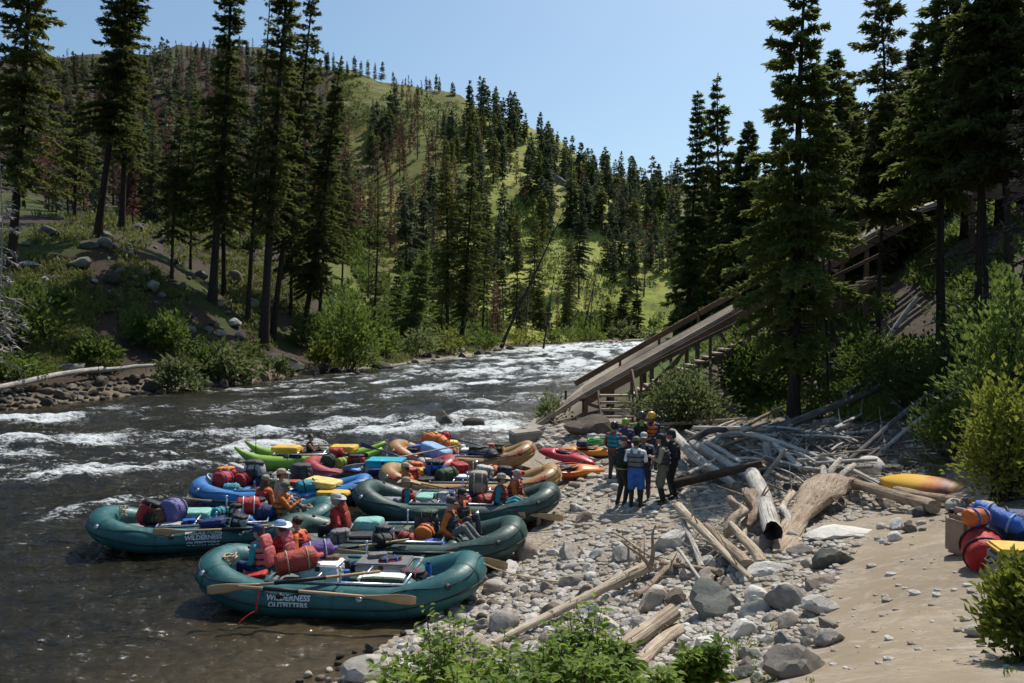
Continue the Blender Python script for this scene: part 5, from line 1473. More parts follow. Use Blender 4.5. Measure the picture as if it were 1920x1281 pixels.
# saplings with large leaves close to the photographer
def sapling_geo(seed, H, nst, nl, ls):
    rng = np.random.default_rng(seed)
    SV = []; SF = []; o = 0; LV = []; LF = []; lo = 0
    for s in range(nst):
        a = rng.uniform(0, 6.28); h = H * rng.uniform(.6, 1.05); sp = rng.uniform(.05, .45) * H * .55
        P = np.array([[math.cos(a) * sp * t ** 1.3 + .02 * math.sin(t * 9 + s), math.sin(a) * sp * t ** 1.3, h * t] for t in np.linspace(0, 1, 7)])
        m = MB(); m.tube([tuple(p) for p in P], [.009 * (1 - .75 * i / 6) for i in range(7)], 5)
        V = np.concatenate(m.V); SV.append(V); SF.append(np.array(m.F4) + o); o += len(V)
        t = rng.uniform(.3, 1.0, nl) ** .8
        base = np.stack([np.interp(t, np.linspace(0, 1, 7), P[:, i]) for i in range(3)], -1)
        az = np.arange(nl) * 2.4 + rng.uniform(-.4, .4, nl)
        D = unit(np.stack([np.cos(az), np.sin(az), rng.uniform(-.25, .75, nl)], -1))
        N = unit(np.array([0, 0, 1.0]) + rng.normal(0, .35, (nl, 3))); S = unit(np.cross(D, N)); N = unit(np.cross(S, D))
        L = (ls * rng.uniform(.55, 1.15, nl) * (1.15 - .5 * t))[:, None]; pet = base + D * (L * rng.uniform(.15, .9, nl)[:, None])
        tw_m = MB()
        for b_, p_ in zip(base, pet):
            tw_m.tube([tuple(b_), tuple(p_)], [.003, .002], 3, cap=False)
        V = np.concatenate(tw_m.V); SV.append(V); SF.append(np.array(tw_m.F4) + o); o += len(V)
        W = L * .27; up = N * L * .10
        pts = [pet, pet + D * L * .3 + S * W + up, pet + D * L * .65 + S * W * .82 + up * .8, pet + D * L * 1.0 - N * L * .16, pet + D * L * .65 - S * W * .82 + up * .8, pet + D * L * .3 - S * W + up, pet + D * L * .32, pet + D * L * .66 - N * L * .03]
        V = np.stack(pts, 1).reshape(-1, 3); k = (np.arange(nl) * 8)[:, None]
        q = np.concatenate([k + np.array([[1, 2, 7, 6]]), k + np.array([[6, 7, 4, 5]])]); t3 = np.concatenate([k + np.array([[0, 1, 6]]), k + np.array([[2, 3, 7]]), k + np.array([[7, 3, 4]]), k + np.array([[0, 6, 5]])])
        LV.append(V); LF.append((q + lo, t3 + lo)); lo += len(V)
    return (np.concatenate(SV), np.concatenate(SF)), (np.concatenate(LV), [np.concatenate([f[0] for f in LF]), np.concatenate([f[1] for f in LF])])
M_SAPLEAF = leaf_material("sapling_leaves", (.085, .15, .02), (.26, .35, .06), .5, 5.0)
random.seed(31)
SAP = [(742, 1175, 6.9), (800, 1150, 7.4), (842, 1100, 7.7), (880, 1175, 6.8), (930, 1160, 7.2), (985, 1180, 6.6), (1030, 1140, 7.0), (1075, 1118, 7.2), (1120, 1120, 7.1), (1165, 1165, 6.7), (1095, 1200, 6.2), (960, 1230, 6.1), (860, 1235, 6.2), (780, 1235, 6.5), (1180, 1225, 6.1), (1020, 1225, 6.0), (1290, 1205, 6.6), (1335, 1190, 6.6), (1245, 1235, 6.2), (910, 1215, 6.4), (1060, 1180, 6.5), (1140, 1195, 6.4)]
for i, (px, pt, Y) in enumerate(SAP):
    g = col_ground(px, Y); H = at(px, pt, Y).z - g.z
    (SV, SF), (LV, LF) = sapling_geo(800 + i, max(H * .88, .35), 8 if i % 2 else 9, 34, .135)
    lab = {2: "tallest leafy sapling, its tip overlapping the teal boat's hull", 16: "leafy sapling at the foot of the upright grey boulder", 17: "leafy sapling touching the near rubble by the path", 0: "leafy sapling nearest the water at the bottom of the view"}.get(i)
    root = thing("sapling", lab or "broad leaved green sapling in the thicket at the bottom of the view", "sapling", g, 0, "saplings of the thicket" if lab is None else None)
    link_mesh("foliage", np_mesh("foliage", LV, LF, False), M_SAPLEAF, root)
    link_mesh("stem", np_mesh("stem", SV, SF, True), M_STEM, root)

# grass and herbs that nobody could count
def tufts(name, n, polys, h0, h1, mat, label, per=9, cat="grass", wd=.14, fast=False):
    rng = np.random.default_rng(5)
    B = []; S = []
    for poly, share in polys:
        A = np.array(poly, float); m = int(n * share); c = 0
        x = rng.uniform(A[:, 0].min(), A[:, 0].max(), m * 5); y = rng.uniform(A[:, 1].min(), A[:, 1].max(), m * 5)
        k = np.nonzero(poly_in(x, y, poly) & (vnoise(x, y, .02, 4) + .5 * vnoise(x, y, .06, 9) > .62))[0][:m]
        for i in k:
            g = gpix(x[i], y[i]); B.append(g[:]); S.append(g.y / FPX)
    B = np.array(B); S = np.array(S); m = len(B)
    bi = np.repeat(np.arange(m), per); q = len(bi)
    a = rng.uniform(0, 6.28, q); out = rng.uniform(.1, 1.0, q)
    D = unit(np.stack([np.cos(a) * out, np.sin(a) * out, np.ones(q)], -1))
    L = rng.uniform(h0, h1, q) * S[bi]
    P = B[bi] + np.stack([rng.normal(0, 1, q), rng.normal(0, 1, q), np.zeros(q)], -1) * (S[bi] * 5)[:, None]
    V, F = sprays(P, D, unit(rng.normal(0, 1, (q, 3))), L, L * wd, np.full(q, .3))
    o = link_mesh(name, np_mesh(name, V, F, False), mat); tag(o, label, cat, None, 'stuff')
tufts("bank_grass", 4300, [([(0, 560), (200, 560), (330, 640), (300, 695), (0, 705)], .25), ([(0, 430), (190, 420), (330, 450), (480, 560), (560, 640), (560, 690), (300, 690), (0, 700)], .42), ([(60, 405), (300, 400), (560, 430), (640, 560), (600, 640), (500, 580), (330, 450)], .22), ([(560, 600), (700, 600), (960, 610), (1130, 628), (1120, 640), (940, 655), (700, 690), (600, 690)], .38)], 5, 14, M_GRASS, "rough green grass and herbs on the far bank", 12, wd=.22)
tufts("undergrowth", 5200, [([(1360, 720), (1560, 690), (1760, 640), (1920, 600), (1920, 800), (1760, 800), (1560, 790), (1400, 780)], .5), ([(1280, 640), (1450, 560), (1700, 420), (1920, 340), (1920, 640), (1700, 690), (1400, 720)], .5)], 6, 19, M_LEAF, "shaded undergrowth on the slope beneath the grove", 10, "undergrowth", .3)
tufts("herbs", 260, [([(1300, 1200), (1480, 1150), (1520, 1281), (1300, 1281)], .3), ([(1700, 800), (1800, 790), (1830, 900), (1760, 930)], .5), ([(1820, 1000), (1890, 1000), (1910, 1281), (1870, 1281)], .2)], 6, 16, M_LEAFB, "small green herbs sprouting between stones and path", 8, "herbs", .25)
tufts("meadow_brush", 2600, [([(640, 430), (760, 440), (900, 540), (1130, 600), (1240, 610), (1130, 634), (940, 645), (700, 660), (600, 640)], 1.0)], 7, 20, M_LEAF, "scrub and tall herbs between the trees of the river meadow", 11, "brush", .4)
tufts("hillside_brush", 2600, [([(640, 140), (860, 180), (900, 260), (880, 420), (690, 480), (640, 330)], .5), ([(880, 330), (1050, 380), (1260, 560), (1240, 620), (1000, 610), (880, 560)], .5)], 3, 7, M_LEAFD, "low brush dotted over the grassy hillside", 8, "brush", .4)
# ------------------------------------------------------------------ boat slide and its stairs
def plank_material(name, a, b, c):
    k = NT(name); v = k.coord('Object')
    mp = k.n('Mapping'); mp.inputs['Scale'].default_value = (.7, 9, 9); k.l(v, mp.inputs['Vector'])
    n1 = k.noise(mp.outputs[0], 1.5, 5, .65, .4); n2 = k.noise(v, .9, 4, .6)
    col = k.ramp(k.math('ADD', k.math('MULTIPLY', n1, .5), k.math('MULTIPLY', n2, .5)), [(.32, a), (.5, b), (.68, c)])
    k.bump(n1, .6, .01)
    return k.set(Base_Color=col, Roughness=.75, Specular_IOR_Level=.3)
M_RAIL = plank_material("slide_rail_wood", (.14, .105, .075), (.33, .26, .195), (.48, .40, .32))
M_BROWNWOOD = plank_material("brown_stained_wood", (.06, .036, .022), (.125, .075, .045), (.20, .13, .085))
M_CONC = stone_material("slide_footing", (.19, .165, .14), (.27, .24, .205), (.36, .33, .29), 1.5)

SA = onz(1006, 799, .45); SB = at(1098, 739, 36.2); SCc = at(1700, 404, 36.8); SD = at(1935, 316, 37.2)
slide = thing("boat_slide", "long wooden boat slide of parallel rails climbing from the river into the grove", "boat slide", SA)
def sl(p): return tuple(Vector(p) - SA)
def lerp(a, b, t): return a + (b - a) * t
WD = Vector((0.06, 1, 0))
for i in range(4):
    w = WD * (.0 + i * .6)
    MB().bar(sl(SA + w), sl(SB + w + Vector((0, 0, .0))), .17, .20).build("lower_rail", M_RAIL, slide)
for i in range(6):
    w = WD * (-.45 + i * .56)
    MB().bar(sl(SB + w), sl(SCc + w), .20, .26).build("slide_rail", M_RAIL, slide)
for i in range(6):
    w = WD * (-.45 + i * .56)
    MB().bar(sl(SCc + w), sl(SD + w), .20, .26).build("slide_rail", M_RAIL, slide)
MB().bar(sl(SB + WD * -.72 + Vector((0, 0, -.26))), sl(SCc + WD * -.72 + Vector((0, 0, -.26))), .10, .34).build("side_board", M_BROWNWOOD, slide)
MB().bar(sl(SB + WD * 2.62 + Vector((0, 0, -.14))), sl(SCc + WD * 2.62 + Vector((0, 0, -.14))), .10, .34).build("side_board", M_BROWNWOOD, slide)
gr_ = Vector((0, 0, .56))
MB().bar(sl(lerp(SA, SB, .8) + WD * 2.4 + gr_), sl(lerp(SB, SCc, .38) + WD * 2.74 + gr_), .12, .26).build("guard_rail", M_BROWNWOOD, slide)
MB().bar(sl(lerp(SB, SCc, .385) + WD * 2.74 + gr_), sl(lerp(SB, SCc, 1) + WD * 2.74 + gr_), .12, .26).build("guard_rail", M_BROWNWOOD, slide)
for t in (-.06, .12, .25, .38, .52, .66, .8, .95):
    q = lerp(SB, SCc, t) + WD * 2.70
    MB().bar(sl(q + Vector((0, 0, -.3))), sl(q + gr_ - Vector((0, 0, .14))), .11, .11, (1, 0, 0)).build("rail_post", M_BROWNWOOD, slide)
for t in np.linspace(.02, .98, 13):
    q = lerp(SB, SCc, t) + Vector((0, 0, -.24))
    MB().bar(sl(q + WD * -.62), sl(q + WD * 2.56), .2, .16).build("cross_beam", M_BROWNWOOD, slide)
for t in (.3, .9):
    q = lerp(SA, SB, t) + Vector((0, 0, -.12)); MB().bar(sl(q + WD * -.1), sl(q + WD * 1.6), .18, .12).build("cross_beam", M_BROWNWOOD, slide)
for t in (.0, .08, .2, .34, .5, .68, .86):
    for w in (-.55, 2.48):
        q = lerp(SB, SCc, t) + WD * w
        zb = gz(q.x, q.y) - .3
        MB().bar(sl((q.x, q.y, zb)), sl(q + Vector((0, 0, -.3))), .17, .17, (1, 0, 0)).build("post", M_BROWNWOOD, slide)
for t0, t1 in ((.08, .0), (.2, .30), (.5, .40)):
    q = lerp(SB, SCc, t0) + WD * -.72; q2 = lerp(SB, SCc, t1) + WD * -.72
    MB().bar(sl((q.x, q.y, gz(q.x, q.y) + .15)), sl(q2 + Vector((0, 0, -.35))), .06, .14).build("brace", M_BROWNWOOD, slide)
# shelter roof over the slide head
hx = at(1880, 352, 37.0)
sh = thing("slide_platform", "small wooden platform with a plank deck at the head of the boat slide", "platform", hx)
MB().box((0, .9, .25), (3.6, 3.0, .12)).build("deck", M_RAIL, sh)
MB().box((0, -.5, -.2), (3.5, .12, .75)).build("side_board", M_BROWNWOOD, sh)
for x in (-1.6, 0, 1.6):
    MB().bar((x, -.4, .18), (x, -.4, gz(hx.x + x, hx.y) - hx.z - .4), .18, .18, (1, 0, 0)).build("post", M_BROWNWOOD, sh)
# blocks at the toe
for px, py, w, lab, rz in ((1000, 816, .8, "long squared block under the toe of the slide", .95), (986, 824, 1.0, "squared block at the waterline by the slide's toe", .3)):
    g = onz(px, py, .25)
    o = MB().box((0, 0, .1), (w * 1.25, w * .8, .55), None, .05).build("footing_block", M_CONC, None, loc=g, auto=40); o.rotation_euler = (.05, -.06, rz); tag(o, lab, "block")
# stairs: a short flight facing the landing, then a long flight beside the slide
st0 = Vector((at(1160, 800, 31.5).x, 31.5, gz(at(1160, 800, 31.5).x, 31.5)))
stair = thing("landing_stair", "short wooden stair of open treads with a handrail beside the slide", "stairs", st0)
for i in range(5):
    MB().box((0, i * .34, .22 + i * .25), (1.25, .34, .09)).build("tread", M_RAIL, stair)
for s in (-1, 1):
    MB().bar((s * .64, -.2, .02), (s * .64, 1.6, 1.3), .08, .30).build("stringer", M_BROWNWOOD, stair)
for x, y, z in ((.74, -.1, 0), (.74, 1.5, 1.1), (-.74, -.1, 0)):
    MB().bar((x, y, z - .3), (x, y, z + (.45 if x < 0 else 1.15)), .13, .13, (1, 0, 0)).build("post", M_BROWNWOOD, stair)
MB().bar((.74, -.1, 1.15), (.74, 1.5, 2.25), .07, .15).build("handrail", M_BROWNWOOD, stair)
fs = Vector((st0.x + .9, 33.6, st0.z + 1.25)); fe = at(1640, 520, 33.9)
flight = thing("hillside_stair", "long wooden stair climbing right below the slide's near edge", "stairs", fs)
n_t = 30
for i in range(n_t):
    q = lerp(fs, fe, i / (n_t - 1)) - fs
    MB().box(tuple(q), (.40, 1.2, .07)).build("tread", M_RAIL, flight)
for s in (-.62, .62):
    MB().bar((0, s, -.14), tuple(fe - fs + Vector((0, s, -.14))), .07, .26).build("stringer", M_BROWNWOOD, flight)
for t in (.02, .14, .30, .46, .64, .82):
    q = lerp(fs, fe, t); b = q - fs + Vector((0, -.7, 0)); zz = gz(q.x, q.y) - fs.z - .3
    MB().bar((b.x, b.y, min(zz, b.z - .3)), (b.x, b.y, b.z + .95), .11, .11, (1, 0, 0)).build("post", M_BROWNWOOD, flight)
MB().bar((0, -.7, .95), tuple(fe - fs + Vector((0, -.7, .95))), .06, .13).build("handrail", M_BROWNWOOD, flight)
MB().bar(tuple(lerp(fs, fe, .02) - fs + Vector((0, -.76, -.1))), tuple(lerp(fs, fe, .2) - fs + Vector((0, -.76, .85))), .05, .13).build("brace", M_BROWNWOOD, flight)

# ------------------------------------------------------------------ rafts
def rubber(name, col, worn=.22, rough=.42):
    k = NT(name); c = srgb(col) if isinstance(col, str) else col
    v = k.coord('Object')
    n1 = k.noise(v, 1.6, 6, .65); n2 = k.noise(v, 11, 4, .7); n3 = k.noise(v, 45, 3, .6)
    lo = tuple(x * .72 for x in c); hi = tuple(min(1, x * 1.25 + .012) for x in c)
    col_ = k.ramp(n1, [(.3, lo), (.7, hi)])
    col_ = k.mix(k.ramp(n2, [(.58, 0.0), (.74, worn)]), col_, (.32, .31, .29))
    sx = k.n('SeparateXYZ'); k.l(v, sx.inputs[0])
    wet = k.ramp(sx.outputs[2], [(.0, 1.0), (.16, 0.0)])
    col_ = k.mix(k.math('MULTIPLY', wet, .55), col_, tuple(x * .35 for x in c))
    rg = k.ramp(n2, [(.3, rough - .1), (.7, rough + .15)])
    k.bump(k.math('ADD', k.math('MULTIPLY', n1, .8), k.math('MULTIPLY', n3, .05)), .35, .03)
    return k.set(Base_Color=col_, Roughness=rg, Specular_IOR_Level=.45)
M_TEAL = rubber("teal_hypalon", (.012, .098, .100), .34, .46); M_DGREEN = rubber("dark_green_hypalon", (.018, .056, .046), .36, .46)
M_TANR = rubber("tan_hypalon", (.36, .205, .07), .1); M_BLUER = rubber("blue_hypalon", (.035, .17, .43)); M_REDR = rubber("red_hypalon", (.36, .030, .035))
M_LIME = rubber("lime_hypalon", (.23, .40, .035))
M_GREYR = rubber("grey_floor", (.16, .17, .17)); M_DARKR = plain("dark_strap", (.016, .016, .018), .6)
M_ALU = plain("aluminium", (.62, .63, .64), .32, .1, 9, 0, .5, .9)
M_WHITE = plain("white_lettering", (.72, .73, .72), .6, .12, 30)
M_REDP = plain("red_lettering", (.52, .06, .035), .6, .1, 30)
M_ROPE = plain("manila_rope", (.46, .36, .23), .9, .3, 40, .004)
M_ROPEG = plain("grey_line", (.30, .29, .27), .85, .3, 40)
M_OARWOOD = plank_material("oar_wood", (.30, .18, .085), (.46, .30, .16), (.58, .42, .26))
M_BLACK = plain("black_rubber", (.014, .014, .015), .55)
M_OARGREY = plain("grey_oar", (.21, .215, .22), .45, .2)
M_OARBLUE = plain("blue_oar", (.02, .05, .13), .4, .2)

_seams = {}
def seam_of(mat):
    if mat.name not in _seams:
        cl = {'M': 0}; base = {'teal_hypalon': (.008, .075, .078), 'dark_green_hypalon': (.011, .042, .034), 'tan_hypalon': (.30, .165, .055), 'blue_hypalon': (.025, .13, .34), 'red_hypalon': (.28, .022, .026)}[mat.name]
        _seams[mat.name] = rubber(mat.name + '_seam', base, .3, .5)
    return _seams[mat.name]
def raft_path(L, W, r, kick, n=72):
    a = L / 2 - r; b = W / 2 - r
    th = np.linspace(0, 2 * PI, 720, endpoint=False)
    c, s = np.cos(th), np.sin(th)
    x = a * np.sign(c) * np.abs(c) ** .42; y = b * np.sign(s) * np.abs(s) ** .62
    d = np.concatenate([[0], np.cumsum(np.hypot(np.diff(np.append(x, x[0])), np.diff(np.append(y, y[0]))))])
    u = np.linspace(0, d[-1], n, endpoint=False)
    x2 = np.interp(u, d, np.append(x, x[0])); y2 = np.interp(u, d, np.append(y, y[0]))
    z2 = r - .07 + kick * np.clip((np.abs(x2) - a * .42) / (a * .58), 0, 1) ** 1.8
    return np.stack([x2, y2, z2], -1)

def text_mesh(txt, size, bold=.0, space=1.0):
    cu = bpy.data.curves.new("lettering", 'FONT'); cu.body = txt; cu.size = size; cu.align_x = 'CENTER'; cu.offset = bold; cu.space_character = space
    cu.resolution_u = 3
    me = evaluated_mesh(bpy.data.objects.new("lettering", cu)); bpy.data.curves.remove(cu)
    return me
def wrap_text(me, x0, yc, zc, r, phi0, side=-1, flip=False):
    """lay flat lettering on the side of a tube that runs along local x"""
    bm = bmesh.new(); bm.from_mesh(me)
    bmesh.ops.subdivide_edges(bm, edges=[e for e in bm.edges if e.calc_length() > .05], cuts=2)
    for v in bm.verts:
        x, y = v.co.x, v.co.y
        ph = phi0 + y / r
        v.co = Vector((x0 + x, yc + side * (r + .006) * math.cos(ph), zc + (r + .006) * math.sin(ph)))
    bm.to_mesh(me); bm.free(); return me

def raft(name, label, px, py, Y, yaw, L, W, r, kick, mat, lettering=None, thw=(-.9, .9), frame=(-.75, .75), emblem=False, roll=0.0, pitch=0.0, fmat=None, dz=0.0):
    p = at(px, py, Y); p.z = dz
    root = thing(name, label, "raft", p, yaw)
    root.rotation_euler = (roll, pitch, yaw)
    P = raft_path(L, W, r, kick)
    m = MB(); m.tube([tuple(q) for q in P], r, 20, closed=True); m.build("tube", mat, root, True)
    # floor
    a = L / 2 - r; b = W / 2 - r
    fl = MB(); n = len(P)
    inner = P * np.array([.97, .96, 0]) + np.stack([np.zeros(n), np.zeros(n), P[:, 2] - r * .55], -1)
    fl.add(np.concatenate([inner, inner * np.array([.5, .5, 1]) + np.array([0, 0, .02]), [[0, 0, .10]]]),
           [[i, (i + 1) % n, n + (i + 1) % n, n + i] for i in range(n)] + [[n + i, n + (i + 1) % n, 2 * n] for i in range(n)])
    fl.build("floor", fmat or M_GREYR, root, True)
    for t in thw:
        MB().tube([(t, -b, r), (t, -b * .5, r), (t, b * .5, r), (t, b, r)], r * .78, 14).build("thwart", mat, root, True)
    # taped seams where the tube panels join
    m = MB(); n2 = len(P)
    for i in (3, 11, 19, 27, 34, 40, 47, 55, 63, 70):
        t = Vector(tuple(P[(i + 1) % n2] - P[i - 1])).normalized(); a_ = t.cross(Vector((0, 0, 1))).normalized(); b_ = t.cross(a_)
        rr = []
        for s_ in (-.035, .035):
            rr.append(np.array([tuple(Vector(tuple(P[i])) + t * s_ + (a_ * math.cos(q) + b_ * math.sin(q)) * (r + .0035)) for q in np.linspace(0, 2 * PI, 24, endpoint=False)]))
        m = MB(); m.rings(rr, cap=False); m.build("seam_strip", seam_of(mat), root, True)
    m = MB()
    for i in (14, 32, 58):
        o_ = Vector(tuple(P[i] - np.array([0, 0, 0]))); nrm = Vector((o_.x, o_.y, 0)).normalized(); nrm = (nrm * -.5 + Vector((0, 0, .85))).normalized()
        M = Matrix.Translation(o_ + nrm * r) @ nrm.to_track_quat('Z', 'Y').to_matrix().to_4x4()
        m.lathe([(.045, -.006), (.045, .006), (.028, .014), (.026, .02), (.004, .022)], 12, M)
    m.build("valve", M_BLACK, root, True)
    # metal rowing frame
    zf = 2 * r - .04
    if frame:
        m = MB()
        for s in (-1, 1):
            m.tube([(frame[0], s * b, zf), (frame[1], s * b, zf)], .028, 8)
        for x in np.linspace(frame[0], frame[1], 4):
            m.tube([(x, -b, zf + .002), (x, b, zf + .002)], .026, 8)
        fr = m.build("frame", M_ALU, root, True)
        for s in (-1, 1):
            m = MB(); m.tube([((frame[0] + frame[1]) / 2 + .1, s * b, zf), ((frame[0] + frame[1]) / 2 + .1, s * (b + .03), zf + .24)], [.022, .016], 8)
            m.blob(((frame[0] + frame[1]) / 2 + .1, s * (b + .03), zf + .26), (.03, .03, .045), None, 8, 6)
            m.build("oarlock", M_ALU, fr, True)
    # seam strip and grab line
    out = []
    ctr = P[:, :2].mean(0)
    for i in range(n):
        t = P[(i + 1) % n] - P[i - 1]; nr = np.array([t[1], -t[0], 0]); nr /= np.linalg.norm(nr) + 1e-9
        out.append(nr)
    out = np.array(out); sgn = np.sign((out * P).sum(1)); out *= sgn[:, None]
    strip = MB(); strip.tube([tuple(P[i] + out[i] * (r + .004) + np.array([0, 0, -.03])) for i in range(n)], .014, 6, closed=True)
    strip.build("rub_strip", M_DARKR if mat not in (M_TANR,) else M_TANR, root, True)
    gl = MB()
    pts = []
    for i in range(n):
        ph = .75 + .22 * math.cos(i * 2 * PI / 9)
        pts.append(tuple(P[i] + out[i] * (r + .012) * math.cos(ph) + np.array([0, 0, (r + .012) * math.sin(ph)])))
    gl.tube(pts, .009, 5, closed=True); gl.build("grab_line", M_DARKR, root, True)
    for i in range(4, n, 9):
        ph = .53; c = P[i] + out[i] * (r + .006) * math.cos(ph) + np.array([0, 0, (r + .006) * math.sin(ph)])
        q = Vector(tuple(out[i] * math.cos(ph) + np.array([0, 0, math.sin(ph)]))).to_track_quat('Z', 'Y')
        M = Matrix.Translation(Vector(tuple(c))) @ q.to_matrix().to_4x4()
        m = MB(); m.lathe([(.06, -.004), (.06, .004), (.0, .008)], 12, M)
        ring = [M @ Vector((.03 * math.cos(x), .03 * math.sin(x), .018)) for x in np.linspace(0, 2 * PI, 10, endpoint=False)]
        m.tube(ring, .006, 5, closed=True); m.build("d_ring", M_DARKR if i % 2 else M_ALU, root, True)
    if lettering:
        for (txt, size, ph, x0) in lettering:
            me = wrap_text(text_mesh(txt, size, .004), x0, -b, r - .07, r, ph)
            link_mesh("lettering", me, M_WHITE, root)
    if emblem:
        for sx in (-1, 1):
            me = text_mesh("AVON", .26, .01, .9)
            i = int(np.argmin(np.abs(P[:, 0] - sx * a * .80) + np.where(P[:, 1] < 0, 0, 9)))
            t = Vector(tuple(P[(i + 1) % n] - P[i - 1])).normalized()
            if t.x < 0: t = -t
            bm = bmesh.new(); bm.from_mesh(me)
            c = Vector(tuple(P[i])); side = Vector((0, 0, 1)).cross(t); up = t.cross(side) if False else Vector((0, 0, 1))
            o_ = Vector(tuple(out[i]))
            bmesh.ops.subdivide_edges(bm, edges=[e for e in bm.edges if e.calc_length() > .06], cuts=2)
            for v in bm.verts:
                ph = .45 + v.co.y / r
                v.co = c + t * (v.co.x * .9) + o_ * ((r + .008) * math.cos(ph)) + Vector((0, 0, 1)) * ((r + .008) * math.sin(ph))
            bm.to_mesh(me); bm.free()
            link_mesh("emblem", me, M_REDP, root)
    return root
LET = [("MIDDLE FORK", .125, .62, -.15), ("WILDERNESS", .135, .22, -.15), ("OUTFITTERS", .125, -.22, -.15)]
LETA = [("WILDERNESS", .135, .30, -.62), ("OUTFITTERS", .125, -.10, -.62)]
RA = raft("raft", "teal raft at the front with white lettering, its end on the cobbles", 642, 1060, 14.75, R(-6), 5.35, 2.2, .30, .34, M_TEAL, LETA, (-1.55, 1.3), (-1.1, 1.35), dz=.02)
RB = raft("raft", "dark green raft directly behind the front teal raft", 752, 1010, 17.35, R(-3), 5.5, 2.15, .29, .36, M_DGREEN, None, (-1.5, 1.2), (-1.2, 1.0), dz=.03)
RC = raft("raft", "teal raft farthest out in the current with white lettering on its hull", 408, 985, 18.9, R(12), 5.6, 2.2, .29, .34, M_TEAL, LET, (-1.4, 1.4), (-1.2, 1.2))
RD = raft("raft", "dark green raft by the landing with a wooden oar blade over its end", 857, 955, 20.75, R(-4), 5.4, 2.15, .29, .42, M_DGREEN, None, (-1.4, 1.2), (-1.1, 1.0), dz=.04)
RG = raft("raft", "bright blue raft loaded with a white bucket and red bags", 532, 920, 22.7, R(4), 5.1, 1.9, .27, .28, M_BLUER, None, (-1.0,), (-1.2, 1.0))
RE = raft("raft", "tan raft with its end beside the red and orange kayak", 882, 905, 23.6, R(-3), 5.4, 2.1, .27, .42, M_TANR, None, (-1.3, 1.2), (-1.1, .9), True, dz=.04)
RH = raft("raft", "red raft loaded with a turquoise padded table", 715, 893, 25.7, R(3), 5.0, 2.0, .27, .34, M_REDR, None, (-1.0,), (-1.0, 1.0))
RF = raft("raft", "outermost tan raft piled with orange and blue bags", 866, 868, 27.9, R(-4), 5.2, 2.1, .28, .44, M_TANR, None, (-1.3, 1.2), (-1.2, .9), True, dz=.05)
# cataraft of two pointed lime pontoons
pI = at(590, 872, 28.4); pI.z = 0
RI = thing("cataraft", "lime green cataraft with two pointed pontoons", "raft", pI, R(5))
for s in (-1, 1):
    m = MB(); xs = np.linspace(-2.6, 2.45, 26)
    m.tube([(x, s * .72, .20 + .62 * max(0, (abs(x) - 1.2) / 1.4) ** 2) for x in xs], [.30 * max(.12, 1 - max(0, (abs(x) - 1.3) / 1.35) ** 1.6) for x in xs], 16)
    pt = m.build("pontoon", M_LIME, RI, True)
m = MB()
for s in (-1, 1): m.tube([(-1.3, s * .72, .53), (1.2, s * .72, .53)], .028, 8)
for x in (-1.3, -.5, .4, 1.2): m.tube([(x, -.72, .54), (x, .72, .54)], .026, 8)
m.build("frame", M_ALU, RI, True)
MB().box((0, 0, .46), (2.2, 1.2, .05)).build("deck", M_DARKR, RI)

# ------------------------------------------------------------------ things carried on the rafts
def cloth(name, col, var=.22, rough=.6, shine=.35):
    key = "cloth_" + name
    if key in _cache: return _cache[key]
    k = NT(key); v = k.coord('Object')
    n1 = k.noise(v, 5, 5, .6, .8); n2 = k.noise(v, 60, 2, .5)
    lo = tuple(x * (1 - var) for x in col); hi = tuple(min(1, x * (1 + var)) for x in col)
    k.bump(k.math('ADD', n1, k.math('MULTIPLY', n2, .06)), .8, .06)
    m = k.set(Base_Color=k.ramp(n1, [(.3, lo), (.7, hi)]), Roughness=rough, Specular_IOR_Level=shine)
    _cache[key] = m; return m
C = {
 'red': (.40, .022, .022), 'brick': (.36, .055, .035), 'orange': (.62, .15, .025), 'yellow': (.66, .40, .05), 'lyellow': (.72, .52, .16), 'teal': (.02, .24, .30), 'aqua': (.22, .47, .40), 'blue': (.03, .12, .42),
 'navy': (.015, .03, .12), 'lblue': (.22, .38, .62), 'purple': (.10, .05, .22), 'grape': (.13, .12, .30), 'black': (.016, .016, .018), 'grey': (.16, .16, .16), 'lgrey': (.42, .42, .42), 'dgreen': (.025, .06, .03), 'olive': (.14, .135, .08),
 'lime': (.26, .33, .04), 'white': (.74, .74, .73), 'pink': (.56, .13, .13), 'tan': (.42, .33, .23), 'turq': (.02, .38, .47), 'green': (.05, .30, .06), 'brown': (.12, .07, .04), 'khaki': (.30, .26, .18), 'char': (.05, .05, .055),
}
def CM(n): return cloth(n, C[n])
RX = lambda a: Matrix.Rotation(a, 3, 'X')
RY = lambda a: Matrix.Rotation(a, 3, 'Y')
RZ = lambda a: Matrix.Rotation(a, 3, 'Z')

